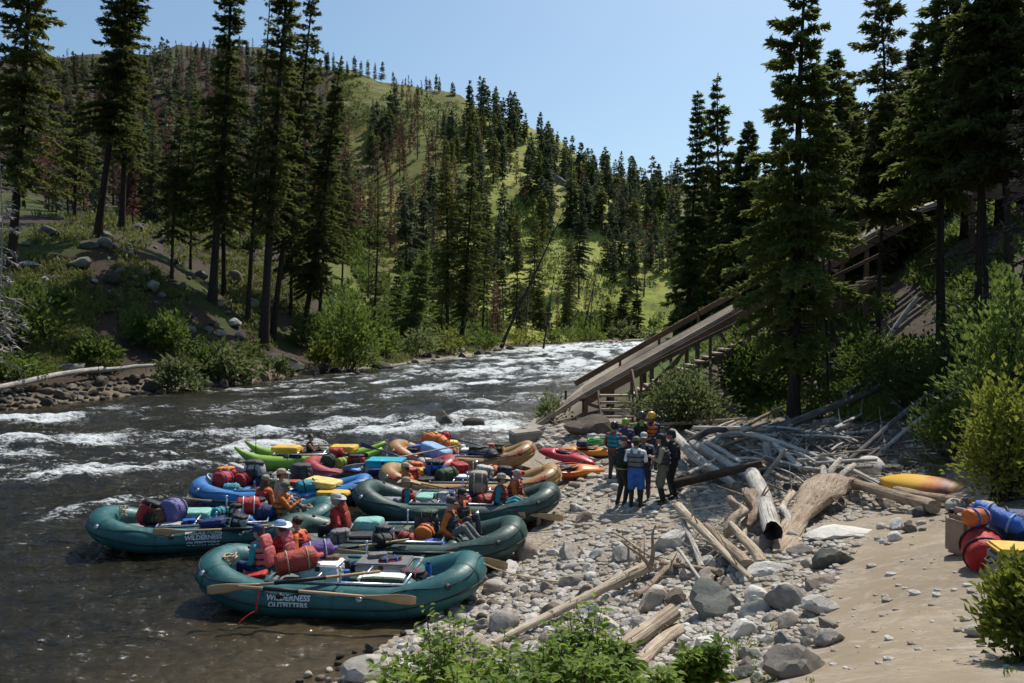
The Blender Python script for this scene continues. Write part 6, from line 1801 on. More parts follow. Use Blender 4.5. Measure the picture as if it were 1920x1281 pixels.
def dry_bag(label, p, L, r, rz, mat, strap='black', seed=0, tilt=0.0, name="dry_bag"):
    """roll-top bag lying along local x"""
    t = thing(name, label, "dry bag", p, rz); t.rotation_euler = (0, tilt, rz)
    m = MB(); n = 16; rings = []
    prof = [(-.5, .55), (-.49, .86), (-.42, 1.0), (-.2, 1.04), (0, 1.0), (.2, 1.03), (.36, .92), (.43, .62), (.47, .30), (.53, .34), (.56, .22)]
    for x, q in prof:
        ring = []
        for j in range(n):
            a = 2 * PI * j / n; k_ = 1 + .17 * mnoise.noise(Vector((x * 7 + seed, math.cos(a) * 1.8, math.sin(a) * 1.8 + seed)))
            sq = .55 if x > .42 else 1
            ring.append((x * L, math.cos(a) * r * q * k_ * (1.25 if x > .42 else 1), r * .9 + math.sin(a) * r * q * k_ * sq))
        rings.append(np.array(ring))
    m.rings(rings); m.build("bag_body", CM(mat), t, True)
    m = MB()
    for x in (-.24, .2):
        m.tube([(x * L, math.cos(a) * r * 1.06, r * .9 + math.sin(a) * r * 1.06) for a in np.linspace(0, 2 * PI, 18, endpoint=False)], .014, 6, closed=True)
    m.build("strap", CM(strap), t, True)
    return t
def pack(label, p, size, rz, mat, lid=None, strap='black', seed=0, tilt=0.0, name="backpack", cat="backpack"):
    t = thing(name, label, cat, p, rz); t.rotation_euler = (0, tilt, rz)
    w, d, h = size
    MB().blob((0, 0, h * .45), (w * .5, d * .5, h * .47), None, 18, 12, .62, .16, seed).build("bag_body", CM(mat), t, True)
    MB().blob((0, 0, h * .9), (w * .46, d * .46, h * .16), None, 14, 8, .7, .2, seed + 3).build("lid", CM(lid or mat), t, True)
    MB().blob((w * .05, -d * .48, h * .38), (w * .32, d * .12, h * .24), None, 12, 8, .7, .1, seed + 5).build("pocket", CM(lid or mat), t, True)
    m = MB()
    for x in (-.2, .2):
        m.tube([(x * w, -d * .56, h * .1), (x * w, -d * .60, h * .5), (x * w, -d * .4, h * 1.0), (x * w, d * .3, h * 1.02)], .016, 6)
    m.build("strap", CM(strap), t, True)
    return t
def pad(label, p, size, rz, mat, tilt=0.0, name="padded_bag", cat="bag", seed=0, roll=0.0):
    """soft flat bag or folded cloth"""
    t = thing(name, label, cat, p, rz); t.rotation_euler = (roll, tilt, rz)
    w, d, h = size
    MB().blob((0, 0, h * .5), (w * .5, d * .5, h * .5), None, 24, 10, .38, .10, seed).build("bag_body", CM(mat), t, True)
    m = MB(); m.tube([(w * .49 * math.copysign(abs(math.cos(a)) ** .4, math.cos(a)), d * .49 * math.copysign(abs(math.sin(a)) ** .4, math.sin(a)), h * .5) for a in np.linspace(0, 2 * PI, 28, endpoint=False)], .012, 6, closed=True)
    m.build("piping", CM(mat), t, True)
    return t
def case(label, p, size, rz, mat, lidmat=None, name="cooler", cat="cooler", metal=False):
    t = thing(name, label, cat, p, rz)
    w, d, h = size
    mm = M_ALU if metal else plain("shell_" + mat, C[mat], .45)
    lm = plain("shell_" + (lidmat or mat), C[lidmat or mat], .45)
    MB().box((0, 0, h * .41), (w, d, h * .82), None, .03).build("body", mm, t, auto=40)
    l_ = MB().box((0, 0, h * .915), (w * 1.02, d * 1.03, h * .17), None, .025).build("lid", lm, t, auto=40)
    MB().box((0, -d * .52, h * .80), (.09, .02, .09), None, .006).build("latch", M_BLACK, l_)
    m = MB()
    for s in (-1, 1): m.tube([(s * w * .505, -d * .2, h * .6), (s * (w * .505 + .05), -d * .18, h * .52), (s * (w * .505 + .05), d * .18, h * .52), (s * w * .505, d * .2, h * .6)], .012, 6)
    m.build("handle", M_BLACK, t, True)
    return t
def bottle(label, p, r, h, mat, lid='black', name="water_bottle"):
    t = thing(name, label, "bottle", p)
    MB().lathe([(r * .2, 0), (r, .01), (r, h * .7), (r * .62, h * .82), (r * .6, h * .86)], 14).build("body", plain("shell_" + mat, C[mat], .35), t, auto=40)
    MB().lathe([(r * .66, h * .86), (r * .68, h), (r * .3, h * 1.01)], 12).build("cap", plain("shell_" + lid, C[lid], .45), t, auto=40)
    return t
def oar(label, a, b, mat=None, blade_mat=None, sleeve=(.32, .62), name="oar", bl=.30, bw=.085, grip=True, double=False):
    """a: handle end, b: tip of the blade"""
    a = Vector(a); b = Vector(b); L = (b - a).length
    t = thing(name, label, "oar", a)
    q = (b - a).to_track_quat('X', 'Z'); t.rotation_euler = q.to_euler()
    mat = mat or M_OARWOOD; bm_ = blade_mat or mat
    MB().tube([(0, 0, 0), (L * .5, 0, 0), (L * (1 - bl) + .05, 0, 0)], [.026, .028, .022], 10).build("shaft", mat, t, True)
    def blade(x0, x1):
        m = MB(); rings = []
        for s in np.linspace(0, 1, 12):
            w = bw * (.28 + .72 * min(1, s * 1.6) ** 1.3) * (1 if s < .93 else .78); th = .018 * (1 - .6 * s)
            x = x0 + (x1 - x0) * s; an = np.linspace(0, 2 * PI, 10, endpoint=False)
            rings.append(np.stack([np.full(10, x), np.cos(an) * th, np.sin(an) * w], -1))
        m.rings(rings); m.build("blade", bm_, t, True)
    blade(L * (1 - bl), L)
    if double: blade(L * bl, 0)
    if sleeve: MB().tube([(L * sleeve[0], 0, 0), (L * sleeve[1], 0, 0)], .036, 10).build("sleeve", M_BLACK, t, True)
    if grip and not double: MB().tube([(-.01, 0, 0), (.13, 0, 0)], .021, 8).build("grip", M_OARWOOD if mat is M_OARWOOD else M_BLACK, t, True)
    return t
def coil(label, p, r, n, mat, name="rope_coil", tall=.1, rz=0, tilt=0, th=.014):
    rng = np.random.default_rng(n + int(abs(p[0]) * 100)); m = MB(); pts = []
    for i in range(n * 14):
        a = i / 14 * 2 * PI; rr = r * (1 + .16 * math.sin(i * .37) + .1 * rng.normal()); pts.append((rr * math.cos(a), rr * .55 * math.sin(a), tall * i / (n * 14) + .015 * rng.normal() + th))
    m.tube(pts, th, 6); o = m.build(name, mat, None, True, p); o.rotation_euler = (tilt, 0, rz); tag(o, label, "rope"); return o
def rope(label, pts, r, mat, name="mooring_rope", sag=0.0):
    P = [Vector(p) for p in pts]; Q = []
    for i in range(len(P) - 1):
        for s in range(14):
            t = s / 14; Q.append(P[i].lerp(P[i + 1], t) - Vector((0, 0, sag * 4 * t * (1 - t))))
    Q.append(P[-1]); o0 = Q[0].copy(); m = MB(); m.tube([q - o0 for q in Q], r, 6)
    o = m.build(name, mat, None, True, o0); tag(o, label, "rope"); return o

# front teal raft
dry_bag("brick red dry bag with cream straps strapped behind the three front paddlers", at(562, 1068, 14.5), .82, .20, R(22), 'brick', 'tan', 1, R(-8))
dry_bag("purple dry bag beside the brick red one on the front raft", at(600, 1048, 15.0), .62, .18, R(18), 'purple', 'lgrey', 2, R(-6))
case("white cooler in the metal frame of the front raft", at(604, 1088, 14.75), (.72, .5, .36), R(-6), 'white')
pad("flat red paddle bag lying on the front raft's outer end", at(452, 1088, 14.5), (.95, .34, .10), R(8), 'red', R(-8), seed=3)
case("grey topped flat box in the middle of the front raft", at(722, 1082, 15.15), (1.0, .62, .34), R(-6), 'lgrey', 'grey')
pack("red and black hip bag on the grey topped box", at(732, 1061, 15.1), (.5, .26, .17), R(25), 'red', 'black', 'blue', 5, name="hip_bag", cat="bag")
pad("grey sandal bag beside the red hip bag", at(708, 1046, 15.3), (.36, .2, .10), R(20), 'grey', seed=8)
case("white box behind a green canvas pouch on the front raft", at(716, 1106, 14.3), (.82, .40, .26), R(-6), 'white')
pad("green canvas pouch with pleats hung on the white box", at(716, 1109, 14.0), (.80, .14, .25), R(-6), 'dgreen', seed=9)
bottle("blue water jug next to the dark ammo box", at(650, 1104, 14.25), .085, .34, 'blue', 'blue', "water_jug")
case("dark green ammo box between the blue jug and the green pouch", at(668, 1106, 14.3), (.24, .3, .25), R(-6), 'dgreen', name="ammo_box", cat="box")
pack("black seat pack with a red trim at the shore end of the front raft", at(774, 1094, 14.55), (.52, .36, .26), R(-12), 'black', 'char', 'red', 7)
bottle("tall blue bottle with a dark cap behind the black seat pack", at(803, 1083, 14.8), .06, .30, 'blue', 'navy')
pad("white folded map case near the tall blue bottle", at(785, 1072, 15.1), (.4, .25, .06), R(30), 'white', seed=11)
coil("coil of cream rope on the outer end of the front raft", at(428, 1056, 14.75), .14, 6, M_ROPE, tall=.16, rz=1.2, tilt=.3)
oar("wooden oar whose blade points outward over the front raft's outer end", at(712, 1072, 14.15), at(388, 1107, 13.55))
oar("wooden oar strapped along the front raft's lettered side, blade towards shore", at(448, 1100, 13.45), at(780, 1126, 13.3), sleeve=(.14, .34))
rope("red strap trailing in the water from the front raft", [at(486, 1100, 13.45), at(480, 1146, 13.40), at(446, 1171, 13.25)], .014, CM('red'), "trailing_strap", -.03)
pad("brown felt hat lying on the purple dry bag's end", at(624, 1050, 14.9), (.26, .24, .10), 0, 'brown', name="felt_hat", cat="hat", seed=12)
# dark green raft behind it
pad("aqua dry bag beside the paddler in red", at(692, 1000, 17.5), (.62, .5, .34), R(-4), 'aqua', seed=21)
pad("aqua side bag behind the black tool case", at(612, 1022, 17.3), (.42, .5, .16), 0, 'aqua', seed=22)
case("black tool case open on the aqua bag", at(662, 1022, 16.9), (.82, .42, .24), R(4), 'black', 'char', name="tool_case", cat="case")
pack("pink and black pack next to the dark green backpack", at(742, 1022, 17.2), (.46, .36, .34), R(10), 'pink', 'black', 'black', 23)
pack("dark green backpack standing behind the round orange bag", at(800, 1000, 17.6), (.55, .42, .52), R(5), 'char', 'dgreen', 'black', 24)
dry_bag("round orange stuff sack beside the paddler with the black cap", at(797, 1016, 17.05), .44, .20, R(80), 'orange', 'black', 25)
pad("purple sleeping pad edge under the paddler with the black cap", at(842, 1032, 16.9), (.78, .42, .12), R(-12), 'purple', R(4), seed=26)
pad("small lime bag tucked by the purple sleeping pad", at(885, 1034, 17.0), (.2, .2, .2), 0, 'green', seed=27)
oar("wooden oar crossing the dark green raft with its blade over the cobbles", at(660, 992, 17.3), at(952, 1062, 15.9), sleeve=(.25, .55))
oar("wooden oar with a short visible shaft above the grey topped box", at(765, 1012, 16.5), at(560, 1040, 16.2), sleeve=(.45, .75))
oar("wooden oar lying level between the front and second raft", at(896, 1038, 16.0), at(606, 1036, 16.0), sleeve=(.18, .55))
# teal raft out in the current
pack("black and red backpack on the outer end of the far out teal raft", at(272, 985, 18.3), (.58, .42, .56), R(30), 'red', 'black', 'black', 31, R(25))
dry_bag("blue purple stuff sack next to the black and red backpack", at(326, 976, 18.5), .5, .27, R(75), 'grape', 'brown', 32)
pad("sea green cushion bag on the far out teal raft", at(366, 972, 19.2), (.72, .6, .22), R(8), 'aqua', seed=33)
pad("lower sea green bag beneath the cushion bag", at(395, 985, 19.2), (.62, .6, .2), R(8), 'teal', seed=34)
case("small blue crate by the far out raft's frame", at(355, 990, 18.2), (.28, .24, .2), R(25), 'blue', name="crate", cat="crate")
case("off white tub beside the small blue crate", at(322, 996, 18.1), (.42, .3, .18), R(10), 'lgrey', name="tub", cat="tub")
bottle("cream tin by the small blue crate", at(380, 992, 17.95), .08, .18, 'tan', 'lgrey', "tin")
dry_bag("red bag with white straps in front of the two orange vested paddlers", at(468, 962, 18.9), .56, .20, R(15), 'red', 'white', 35)
pack("white and black pack leaning beside the red bag", at(444, 980, 18.7), (.34, .34, .44), R(-20), 'lgrey', 'black', 'black', 36)
dry_bag("navy stuff sack under the orange vested paddler's back", at(505, 975, 18.9), .55, .19, R(10), 'navy', 'black', 37)
dry_bag("bright blue stuff sack below the navy one", at(462, 986, 18.5), .36, .12, R(8), 'blue', 'lgrey', 38)
oar("wooden oar with its blade lying along the far out teal raft's lettering", at(500, 990, 17.75), at(286, 998, 17.2), sleeve=(.02, .40))
oar("wooden handled oar over the frame of the far out teal raft", at(370, 976, 18.3), at(560, 990, 17.7), sleeve=(.28, .62))
oar("wooden handled oar beyond the sea green cushion bag", at(342, 935, 20.1), at(545, 952, 19.6), sleeve=(.28, .62))
coil("heap of tan rope at the inner end of the far out teal raft", at(576, 962, 19.6), .15, 7, M_ROPE, tall=.18, tilt=.3)
coil("cream rope bundle at the outer tip of the far out teal raft", at(231, 968, 18.6), .07, 5, M_ROPE, tall=.26, tilt=.2)
coil("tan rope on the tube near the sunhat of the paddler in red", at(618, 946, 20.0), .11, 5, M_ROPE, tall=.05)
GLIFT = .2
def ag(px, py, Y): return at(px, py, Y) + Vector((0, 0, GLIFT))
# blue raft
t = thing("bucket", "white plastic bucket tipped on the blue raft", "bucket", ag(384, 928, 22.6)); t.rotation_euler = (R(8), R(38), R(10))
MB().lathe([(.10, 0), (.145, .01), (.17, .36), (.18, .38), (.165, .385), (.14, .03), (.05, .03)], 18).build("body", plain("shell_white", C['white'], .45), t, auto=40)
m = MB(); m.tube([(.18 * math.cos(a), .18 * math.sin(a), .33) for a in np.linspace(0, 2 * PI, 18, endpoint=False)], .012, 6, closed=True); m.build("rim", M_BLACK, t, True)
m = MB(); m.tube([(.0, .18 * math.cos(a), .36 + .16 * math.sin(a)) for a in np.linspace(0, PI, 10)], .007, 6); m.build("handle", M_ALU, t, True)
dry_bag("red stuff sack with blue cords next to the white bucket", ag(420, 928, 22.6), .52, .25, R(65), 'red', 'blue', 41)
pack("orange red bag with a yellow trim atop the blue raft's pile", ag(424, 906, 22.9), (.55, .4, .26), R(10), 'red', 'orange', 'yellow', 42)
dry_bag("second red stuff sack in the middle of the blue raft's pile", ag(458, 926, 22.8), .5, .22, R(70), 'red', 'black', 43)
pack("grey and cream pack at the top of the blue raft's pile", ag(478, 912, 23.1), (.58, .45, .55), R(-10), 'lgrey', 'char', 'black', 44)
pad("rolled grey tarp on the blue raft's outer side", ag(446, 896, 23.4), (.7, .2, .18), R(-22), 'lgrey', R(14), seed=45)
dry_bag("teal stuff sack below the red ones", ag(436, 940, 22.2), .48, .16, R(15), 'teal', 'lblue', 46)
pad("dark green bag under the white bucket", ag(405, 943, 22.4), (.5, .45, .2), 0, 'green', seed=47)
pad("yellow padded table cover with a folded top on the blue raft", ag(606, 926, 22.4), (.95, .75, .22), R(-14), 'lyellow', R(6), seed=48)
pad("yellow padded cover showing under the folded one", ag(625, 944, 21.9), (.9, .5, .16), R(-6), 'yellow', seed=49)
oar("paddle with a long black blade over the red raft's tube", ag(545, 904, 23.9), ag(678, 906, 23.4), M_OARBLUE, M_BLACK, None, "paddle", .42, .10)
oar("paddle with a black blade across the yellow padded cover", ag(548, 932, 22.0), ag(702, 920, 22.3), M_OARBLUE, M_BLACK, None, "paddle", .35, .11)
GLIFT = .28
# red raft
dry_bag("dark teal round stuff sack on the red raft", ag(617, 892, 25.4), .4, .22, R(80), 'dgreen', 'black', 51)
dry_bag("lime and black stuff sack on the red raft", ag(642, 893, 25.4), .42, .17, R(60), 'lime', 'black', 52)
pack("red and black bag behind the lime stuff sack", ag(668, 890, 25.6), (.58, .4, .36), R(5), 'red', 'black', 'black', 53)
pad("pale blue folded cover beside the lime stuff sack", ag(664, 898, 25.0), (.55, .6, .10), R(-15), 'lblue', R(6), seed=54)
case("turquoise padded table with a white tag on the red raft", ag(724, 897, 25.3), (1.15, .8, .34), R(-6), 'turq', 'turq', "padded_table", "table")
pad("navy pouch beneath the turquoise table's edge", ag(720, 908, 24.7), (1.0, .2, .2), R(-4), 'navy', seed=55)
oar("long grey oar slanting over the turquoise padded table", ag(855, 852, 27.0), ag(642, 896, 24.6), M_OARGREY, M_OARGREY, None, bl=.26)
oar("dark oar with its shaft over the lime cataraft's stern", ag(762, 876, 25.9), ag(676, 848, 27.2), M_OARBLUE, M_OARBLUE, None, bl=.4)
GLIFT = .34
# lime cataraft
pad("yellow cushion bag on the outer half of the lime cataraft", ag(538, 871, 28.2), (1.0, .7, .34), R(-3), 'yellow', seed=61)
pad("yellow cushion bag on the inner half of the lime cataraft", ag(645, 866, 28.3), (.95, .7, .26), R(-3), 'yellow', seed=62)
dry_bag("black and purple stuff sack slung between the lime pontoons", ag(552, 888, 27.6), .75, .17, R(3), 'black', 'grey', 63)
dry_bag("red stuff sack by the straw hat on the lime cataraft", ag(632, 876, 27.5), .5, .17, R(5), 'red', 'black', 64)
pad("straw hat lying on the inner yellow cushion", ag(652, 862, 28.1), (.34, .32, .14), 0, 'tan', name="straw_hat", cat="hat", seed=65)
oar("oar with a grey blade lying along the far side of the lime cataraft", ag(508, 852, 29.2), ag(680, 853, 29.0), M_OARWOOD, M_OARGREY, None, bl=.35)
oar("pale shafted oar lying along the near side of the lime cataraft", ag(510, 872, 27.6), ag(690, 872, 27.3), M_OARWOOD, M_BLACK, (.05, .3), bl=.3)
rd = MB(); rd.tube([(0, 0, 0), (0, .02, 1.0), (0, .04, 1.6)], [.014, .008, .004], 6)
rdo = rd.build("fishing_rod", M_BLACK, None, True, ag(480, 868, 28.0)); tag(rdo, "thin black fishing rod standing upright on the lime cataraft", "fishing rod")
GLIFT = .2
# outer tan raft
dry_bag("orange stuff sack at the outer end of the bag pile", ag(786, 862, 27.7), .5, .22, R(85), 'orange', 'black', 71, R(-60))
dry_bag("bright orange round stuff sack in the bag pile", ag(806, 848, 27.9), .5, .26, R(70), 'orange', 'black', 72)
dry_bag("orange stuff sack leaning towards shore in the bag pile", ag(826, 850, 27.7), .62, .21, R(-30), 'orange', 'brown', 73, R(28))
pack("yellow bag crowning the bag pile", ag(808, 832, 28.1), (.55, .3, .2), R(20), 'yellow', 'yellow', 'black', 74)
dry_bag("small red stuff sack at the top of the bag pile", ag(836, 836, 28.1), .32, .16, R(50), 'red', 'black', 75)
pad("big pale blue duffel across the outer tan raft", ag(815, 868, 27.2), (1.1, .62, .42), R(-28), 'lblue', R(16), seed=76)
pad("darker blue duffel behind the pale blue one", ag(790, 866, 27.6), (.9, .5, .42), R(-20), 'blue', R(-10), seed=77)
pack("yellow and black bag near the shore end of the outer tan raft", ag(936, 862, 27.6), (.36, .3, .34), 0, 'lyellow', 'black', 'black', 78)
pack("black bag in the middle of the outer tan raft", ag(908, 866, 27.5), (.4, .3, .34), 0, 'black', 'char', 'grey', 79)
pad("red cushion standing in the outer tan raft", ag(920, 860, 27.9), (.28, .2, .34), R(10), 'pink', seed=80)
case("cream box in the outer tan raft", ag(880, 868, 27.6), (.55, .4, .3), 0, 'tan', 'white', "box", "box")
bottle("white jug beside the cream box", ag(868, 864, 27.9), .13, .36, 'white', 'white', "water_jug")
coil("yellow rope heap by the bag pile", ag(852, 850, 27.8), .18, 5, CM('yellow'), tall=.16)
oar("blue oar reaching over the outer tan raft from the bag pile", ag(846, 832, 28.6), ag(935, 854, 28.2), M_OARBLUE, M_BLACK, None, bl=.2)
oar("blue paddle lying in the outer tan raft", ag(862, 858, 27.2), ag(958, 869, 26.9), M_OARBLUE, M_OARBLUE, None, "paddle", .2)
GLIFT = .17
# inner tan raft
pack("blue and black backpack on the inner tan raft", ag(816, 908, 23.9), (.62, .5, .55), R(10), 'blue', 'black', 'black', 91)
pad("yellow strapped seat in the inner tan raft", ag(788, 908, 23.9), (.28, .5, .32), 0, 'yellow', seed=92)
pad("red curved seat pad in the inner tan raft", ag(862, 896, 24.3), (.45, .6, .3), R(20), 'red', seed=93)
pad("white folded tarp on the inner tan raft", ag(862, 909, 23.5), (.8, .4, .12), 0, 'white', seed=94)
pad("red life vest lying at the shore end of the inner tan raft", ag(970, 902, 23.5), (.4, .3, .14), R(20), 'red', name="life_vest", cat="life vest", seed=95)
dry_bag("orange stuff sack at the outer end of the inner tan raft", ag(744, 922, 23.5), .34, .15, R(60), 'orange', 'red', 96)
oar("blue shafted oar slanting from the pale blue duffel", ag(828, 878, 26.4), ag(936, 904, 23.9), M_OARBLUE, M_OARBLUE, None, bl=.2)
oar("blue shafted paddle with a long grey blade over the inner tan raft's shore end", ag(930, 911, 23.2), ag(1040, 919, 22.8), M_OARBLUE, M_OARGREY, None, "paddle", .45, .08)
oar("blue shafted paddle level in front of the white folded tarp", ag(815, 905, 23.4), ag(925, 914, 22.9), M_OARBLUE, M_OARBLUE, None, "paddle", .25)
# dark green raft by the landing
pack("netted grey green backpack behind the paddler in turquoise facing shore", at(897, 928, 20.9), (.52, .45, .6), R(0), 'olive', 'khaki', 'lgrey', 101)
dry_bag("red and black stuff sack below the netted backpack", at(914, 955, 20.5), .52, .21, R(20), 'brick', 'black', 102)
pad("purple pad under the paddler in turquoise facing shore", at(940, 962, 20.3), (.8, .45, .14), R(-3), 'purple', seed=103)
pad("sage green bag in the middle of the landing raft", at(808, 945, 21.1), (.85, .7, .26), R(-4), 'aqua', seed=104)
pad("grey tarp over the landing raft's outer seat", at(775, 962, 20.4), (.9, .5, .16), R(5), 'lgrey', seed=105)
dry_bag("navy roll beside the paddler with the visor cap", at(868, 938, 20.6), .5, .12, R(4), 'navy', 'black', 106)
pad("small lime pouch at the feet of the paddler in turquoise", at(966, 955, 20.3), (.16, .2, .22), 0, 'lime', seed=107)
oar("wooden oar with its blade over the landing raft's shore end", at(826, 948, 20.4), at(1056, 972, 19.4), sleeve=(.2, .5))
oar("wooden oar below the blade over the landing raft's shore end", at(830, 972, 19.9), at(985, 966, 19.6), sleeve=(.2, .6), bl=.2)
oar("wooden oar handle rising past the hat of the outward facing paddler", at(790, 907, 21.9), at(925, 932, 21.2), sleeve=(.35, .7), bl=.2)
oar("wooden oar handle sticking out before the outward facing paddler's knees", at(688, 954, 20.4), at(800, 982, 19.6), sleeve=(.5, .9), bl=.15)

# heaps of smaller bags between the bigger pieces
random.seed(44)
def heap(desc, spots, cols, grp, big=1.3, up=.14):
    for k_, (px, py, Y) in enumerate(spots):
        c = cols[k_ % len(cols)]
        nm = {'lblue': 'pale blue', 'dgreen': 'dark green', 'lgrey': 'light grey', 'char': 'charcoal', 'turq': 'turquoise', 'brick': 'brick red', 'lyellow': 'pale yellow', 'khaki': 'khaki'}.get(c, c)
        s = random.uniform(.85, 1.15)
        lab = "small %s bag wedged in the gear of the %s" % (nm, desc)
        p = at(px, py, Y) + Vector((0, 0, up)); s *= big
        if k_ % 3 == 0: o = pack(lab, p, (.42 * s, .34 * s, .34 * s), random.uniform(-1, 1), c, random.choice(['black', c]), 'black', 200 + k_, random.uniform(-.2, .2), "gear_bag", "bag")
        elif k_ % 3 == 1: o = dry_bag(lab, p, .46 * s, .15 * s, random.uniform(-1.5, 1.5), c, 'black', 200 + k_, random.uniform(-.2, .2), "gear_bag")
        else: o = pad(lab, p, (.5 * s, .38 * s, .18 * s), random.uniform(-.4, .4), c, random.uniform(-.1, .1), "gear_bag", "bag", 200 + k_)
        o['group'] = grp + " " + nm; o['category'] = "bag"
heap("blue raft", [(500, 925, 22.8), (520, 915, 23.1), (545, 922, 22.6), (565, 912, 23.1), (580, 935, 22.2), (490, 938, 22.2), (520, 938, 22.2)], ['navy', 'lgrey', 'brick', 'char', 'teal', 'black', 'olive'], "blue raft bags")
heap("red raft", [(600, 900, 25.2), (690, 905, 25.0), (760, 892, 25.5), (780, 898, 25.2), (800, 890, 25.6), (690, 890, 25.8), (745, 905, 24.9)], ['char', 'khaki', 'grey', 'orange', 'lgrey', 'navy', 'olive'], "red raft bags")
heap("inner tan raft", [(770, 915, 23.3), (840, 912, 23.4), (890, 905, 23.7), (905, 912, 23.3), (925, 903, 23.6), (800, 918, 23.2), (945, 908, 23.4)], ['brick', 'dgreen', 'char', 'lgrey', 'orange', 'black', 'navy'], "inner tan raft bags")
heap("outer tan raft", [(775, 872, 27.5), (845, 868, 27.5), (860, 872, 27.3), (895, 870, 27.4), (918, 872, 27.2), (770, 858, 28), (845, 858, 28.0)], ['navy', 'brick', 'lgrey', 'olive', 'char', 'orange', 'lyellow'], "outer tan raft bags")
heap("far out teal raft", [(298, 985, 18.3), (412, 975, 18.9), (425, 985, 18.5), (485, 968, 19.1), (548, 978, 18.9), (400, 992, 18.0), (445, 995, 18.0)], ['brown', 'teal', 'char', 'grey', 'olive', 'navy', 'lgrey'], "far out teal raft bags", 1.0, .05)
heap("second dark green raft", [(720, 1018, 17.2), (765, 1025, 16.9), (775, 1010, 17.5), (640, 1030, 16.8), (722, 1032, 16.6), (815, 1032, 16.7)], ['char', 'brick', 'olive', 'grey', 'black', 'blue'], "second raft bags", .95, .05)
heap("landing raft", [(830, 955, 20.6), (850, 945, 20.9), (885, 948, 20.7), (868, 958, 20.3), (815, 960, 20.3)], ['lgrey', 'navy', 'char', 'pink', 'olive'], "landing raft bags", 1.05, .05)
heap("front teal raft", [(640, 1072, 15.2), (676, 1076, 15.3), (545, 1098, 14.3)], ['char', 'navy', 'grey'], "front raft bags", .8, 0)

# ------------------------------------------------------------------ kayaks on the landing
def kayak_mat(name, stops, wear=.3):
    k = NT(name); v = k.coord('Object'); sx = k.n('SeparateXYZ'); k.l(v, sx.inputs[0])
    n = k.noise(v, 2.5, 4, .6)
    f = k.math('ADD', k.math('ADD', k.math('MULTIPLY', sx.outputs[0], .4), .5), k.math('MULTIPLY', k.math('SUBTRACT', n, .5), .35))
    c = k.ramp(f, stops)
    c = k.mix(k.ramp(k.noise(v, 14, 5, .7), [(.6, 0.0), (.75, wear)]), c, (.45, .40, .36))
    return k.set(Base_Color=c, Roughness=.38, Specular_IOR_Level=.5)
M_K1 = kayak_mat("red_kayak_shell", [(0, (.48, .03, .05)), (1, (.46, .025, .04))])
M_K2 = kayak_mat("red_orange_kayak_shell", [(.3, (.52, .03, .03)), (.5, (.58, .10, .02)), (.75, (.66, .22, .03))])
M_K3 = kayak_mat("orange_kayak_shell", [(0, (.62, .20, .02)), (1, (.66, .27, .03))])
M_K4 = kayak_mat("yellow_orange_kayak_shell", [(.1, (.72, .42, .03)), (.45, (.70, .38, .03)), (.58, (.50, .15, .03)), (.72, (.10, .03, .025)), (.8, (.55, .22, .03)), (1, (.50, .20, .03))])
def kayak(label, p, rz, L, W, H, mat, tilt=0, pitch=0, flip=False):
    t = thing("kayak", label, "kayak", p, rz); t.rotation_euler = (tilt, pitch, rz)
    m = MB(); rings = []; n = 20
    xs = np.linspace(-.5, .5, 22)
    for x in xs:
        q = 1 - (abs(x) * 2) ** 2.4; w = W * .5 * max(q, .02) ** .62; h = H * .5 * (max(q, .02) ** .5 * .85 + .05)
        rk = .26 * (abs(x) * 2) ** 2.6 * H + .02; an = np.linspace(0, 2 * PI, n, endpoint=False)
        cs, sn = np.cos(an), np.sin(an)
        yy = np.sign(cs) * np.abs(cs) ** .75 * w; zz = np.where(sn > 0, sn * h * (.9 + .25 * math.cos(x * 5)), np.sign(sn) * np.abs(sn) ** .7 * h) + h + rk
        # cockpit hollow
        if -.16 < x < .14:
            zz = np.where((sn > .55), zz - .20 * math.cos((x + .01) / .16 * PI / 2) * np.clip((sn - .55) / .3, 0, 1), zz)
        rings.append(np.stack([np.full(n, x * L), yy, zz], -1))
    m.rings(rings); m.build("hull", mat, t, True)
    if not flip:
        m = MB(); m.tube([(-.02 * L + L * .155 * math.cos(a), W * .30 * math.sin(a), H * .97 + .03 * math.cos(a)) for a in np.linspace(0, 2 * PI, 24, endpoint=False)], .018, 8, closed=True)
        rim = m.build("cockpit_rim", mat, t, True)
        MB().blob((-.03 * L, 0, H * .80), (L * .145, W * .27, .06), None, 16, 6, .9).build("cockpit_dark_fill", M_BLACK, t, True)  # solid black fill standing for the shade inside the cockpit
        MB().blob((-.06 * L, 0, H * .86), (.14, W * .2, .06), None, 12, 6, .7).build("seat", CM('char'), t, True)
    for s in (-1, 1):
        m = MB(); m.tube([(s * L * .43, -.05, H * .72), (s * L * .43, -.04, H * .84), (s * L * .43, .04, H * .84), (s * L * .43, .05, H * .72)], .010, 6)
        if not flip: m.build("grab_handle", M_BLACK, t, True)
    return t
kayak("cherry red kayak behind the orange and red one, its tip raised towards the river", onz(1060, 866, .42), R(-48), 2.6, .68, .40, M_K1, 0, R(3))
kayak("kayak fading from red to orange at the tan rafts' ends", onz(1064, 894, .32), R(14), 2.45, .66, .38, M_K2, R(12))
kayak("orange kayak beyond the cherry red one with a green tube on its deck", onz(1102, 856, .5), R(-12), 2.5, .64, .34, M_K3)
ky = kayak("overturned yellow kayak fading to dark orange resting on brown logs", gpix(1744, 933) + Vector((0, .2, .34)), R(-62), 2.2, .66, .48, M_K4, R(200), R(-2), True)
m = MB()
for k_ in range(3): m.tube([(.42 * (1 - k_ * .12) * math.cos(a), .34 * (1 - k_ * .1) * math.sin(a), .05 + k_ * .05 + .02 * math.sin(3 * a)) for a in np.linspace(0, 2 * PI, 26, endpoint=False)], .04, 8, closed=True)
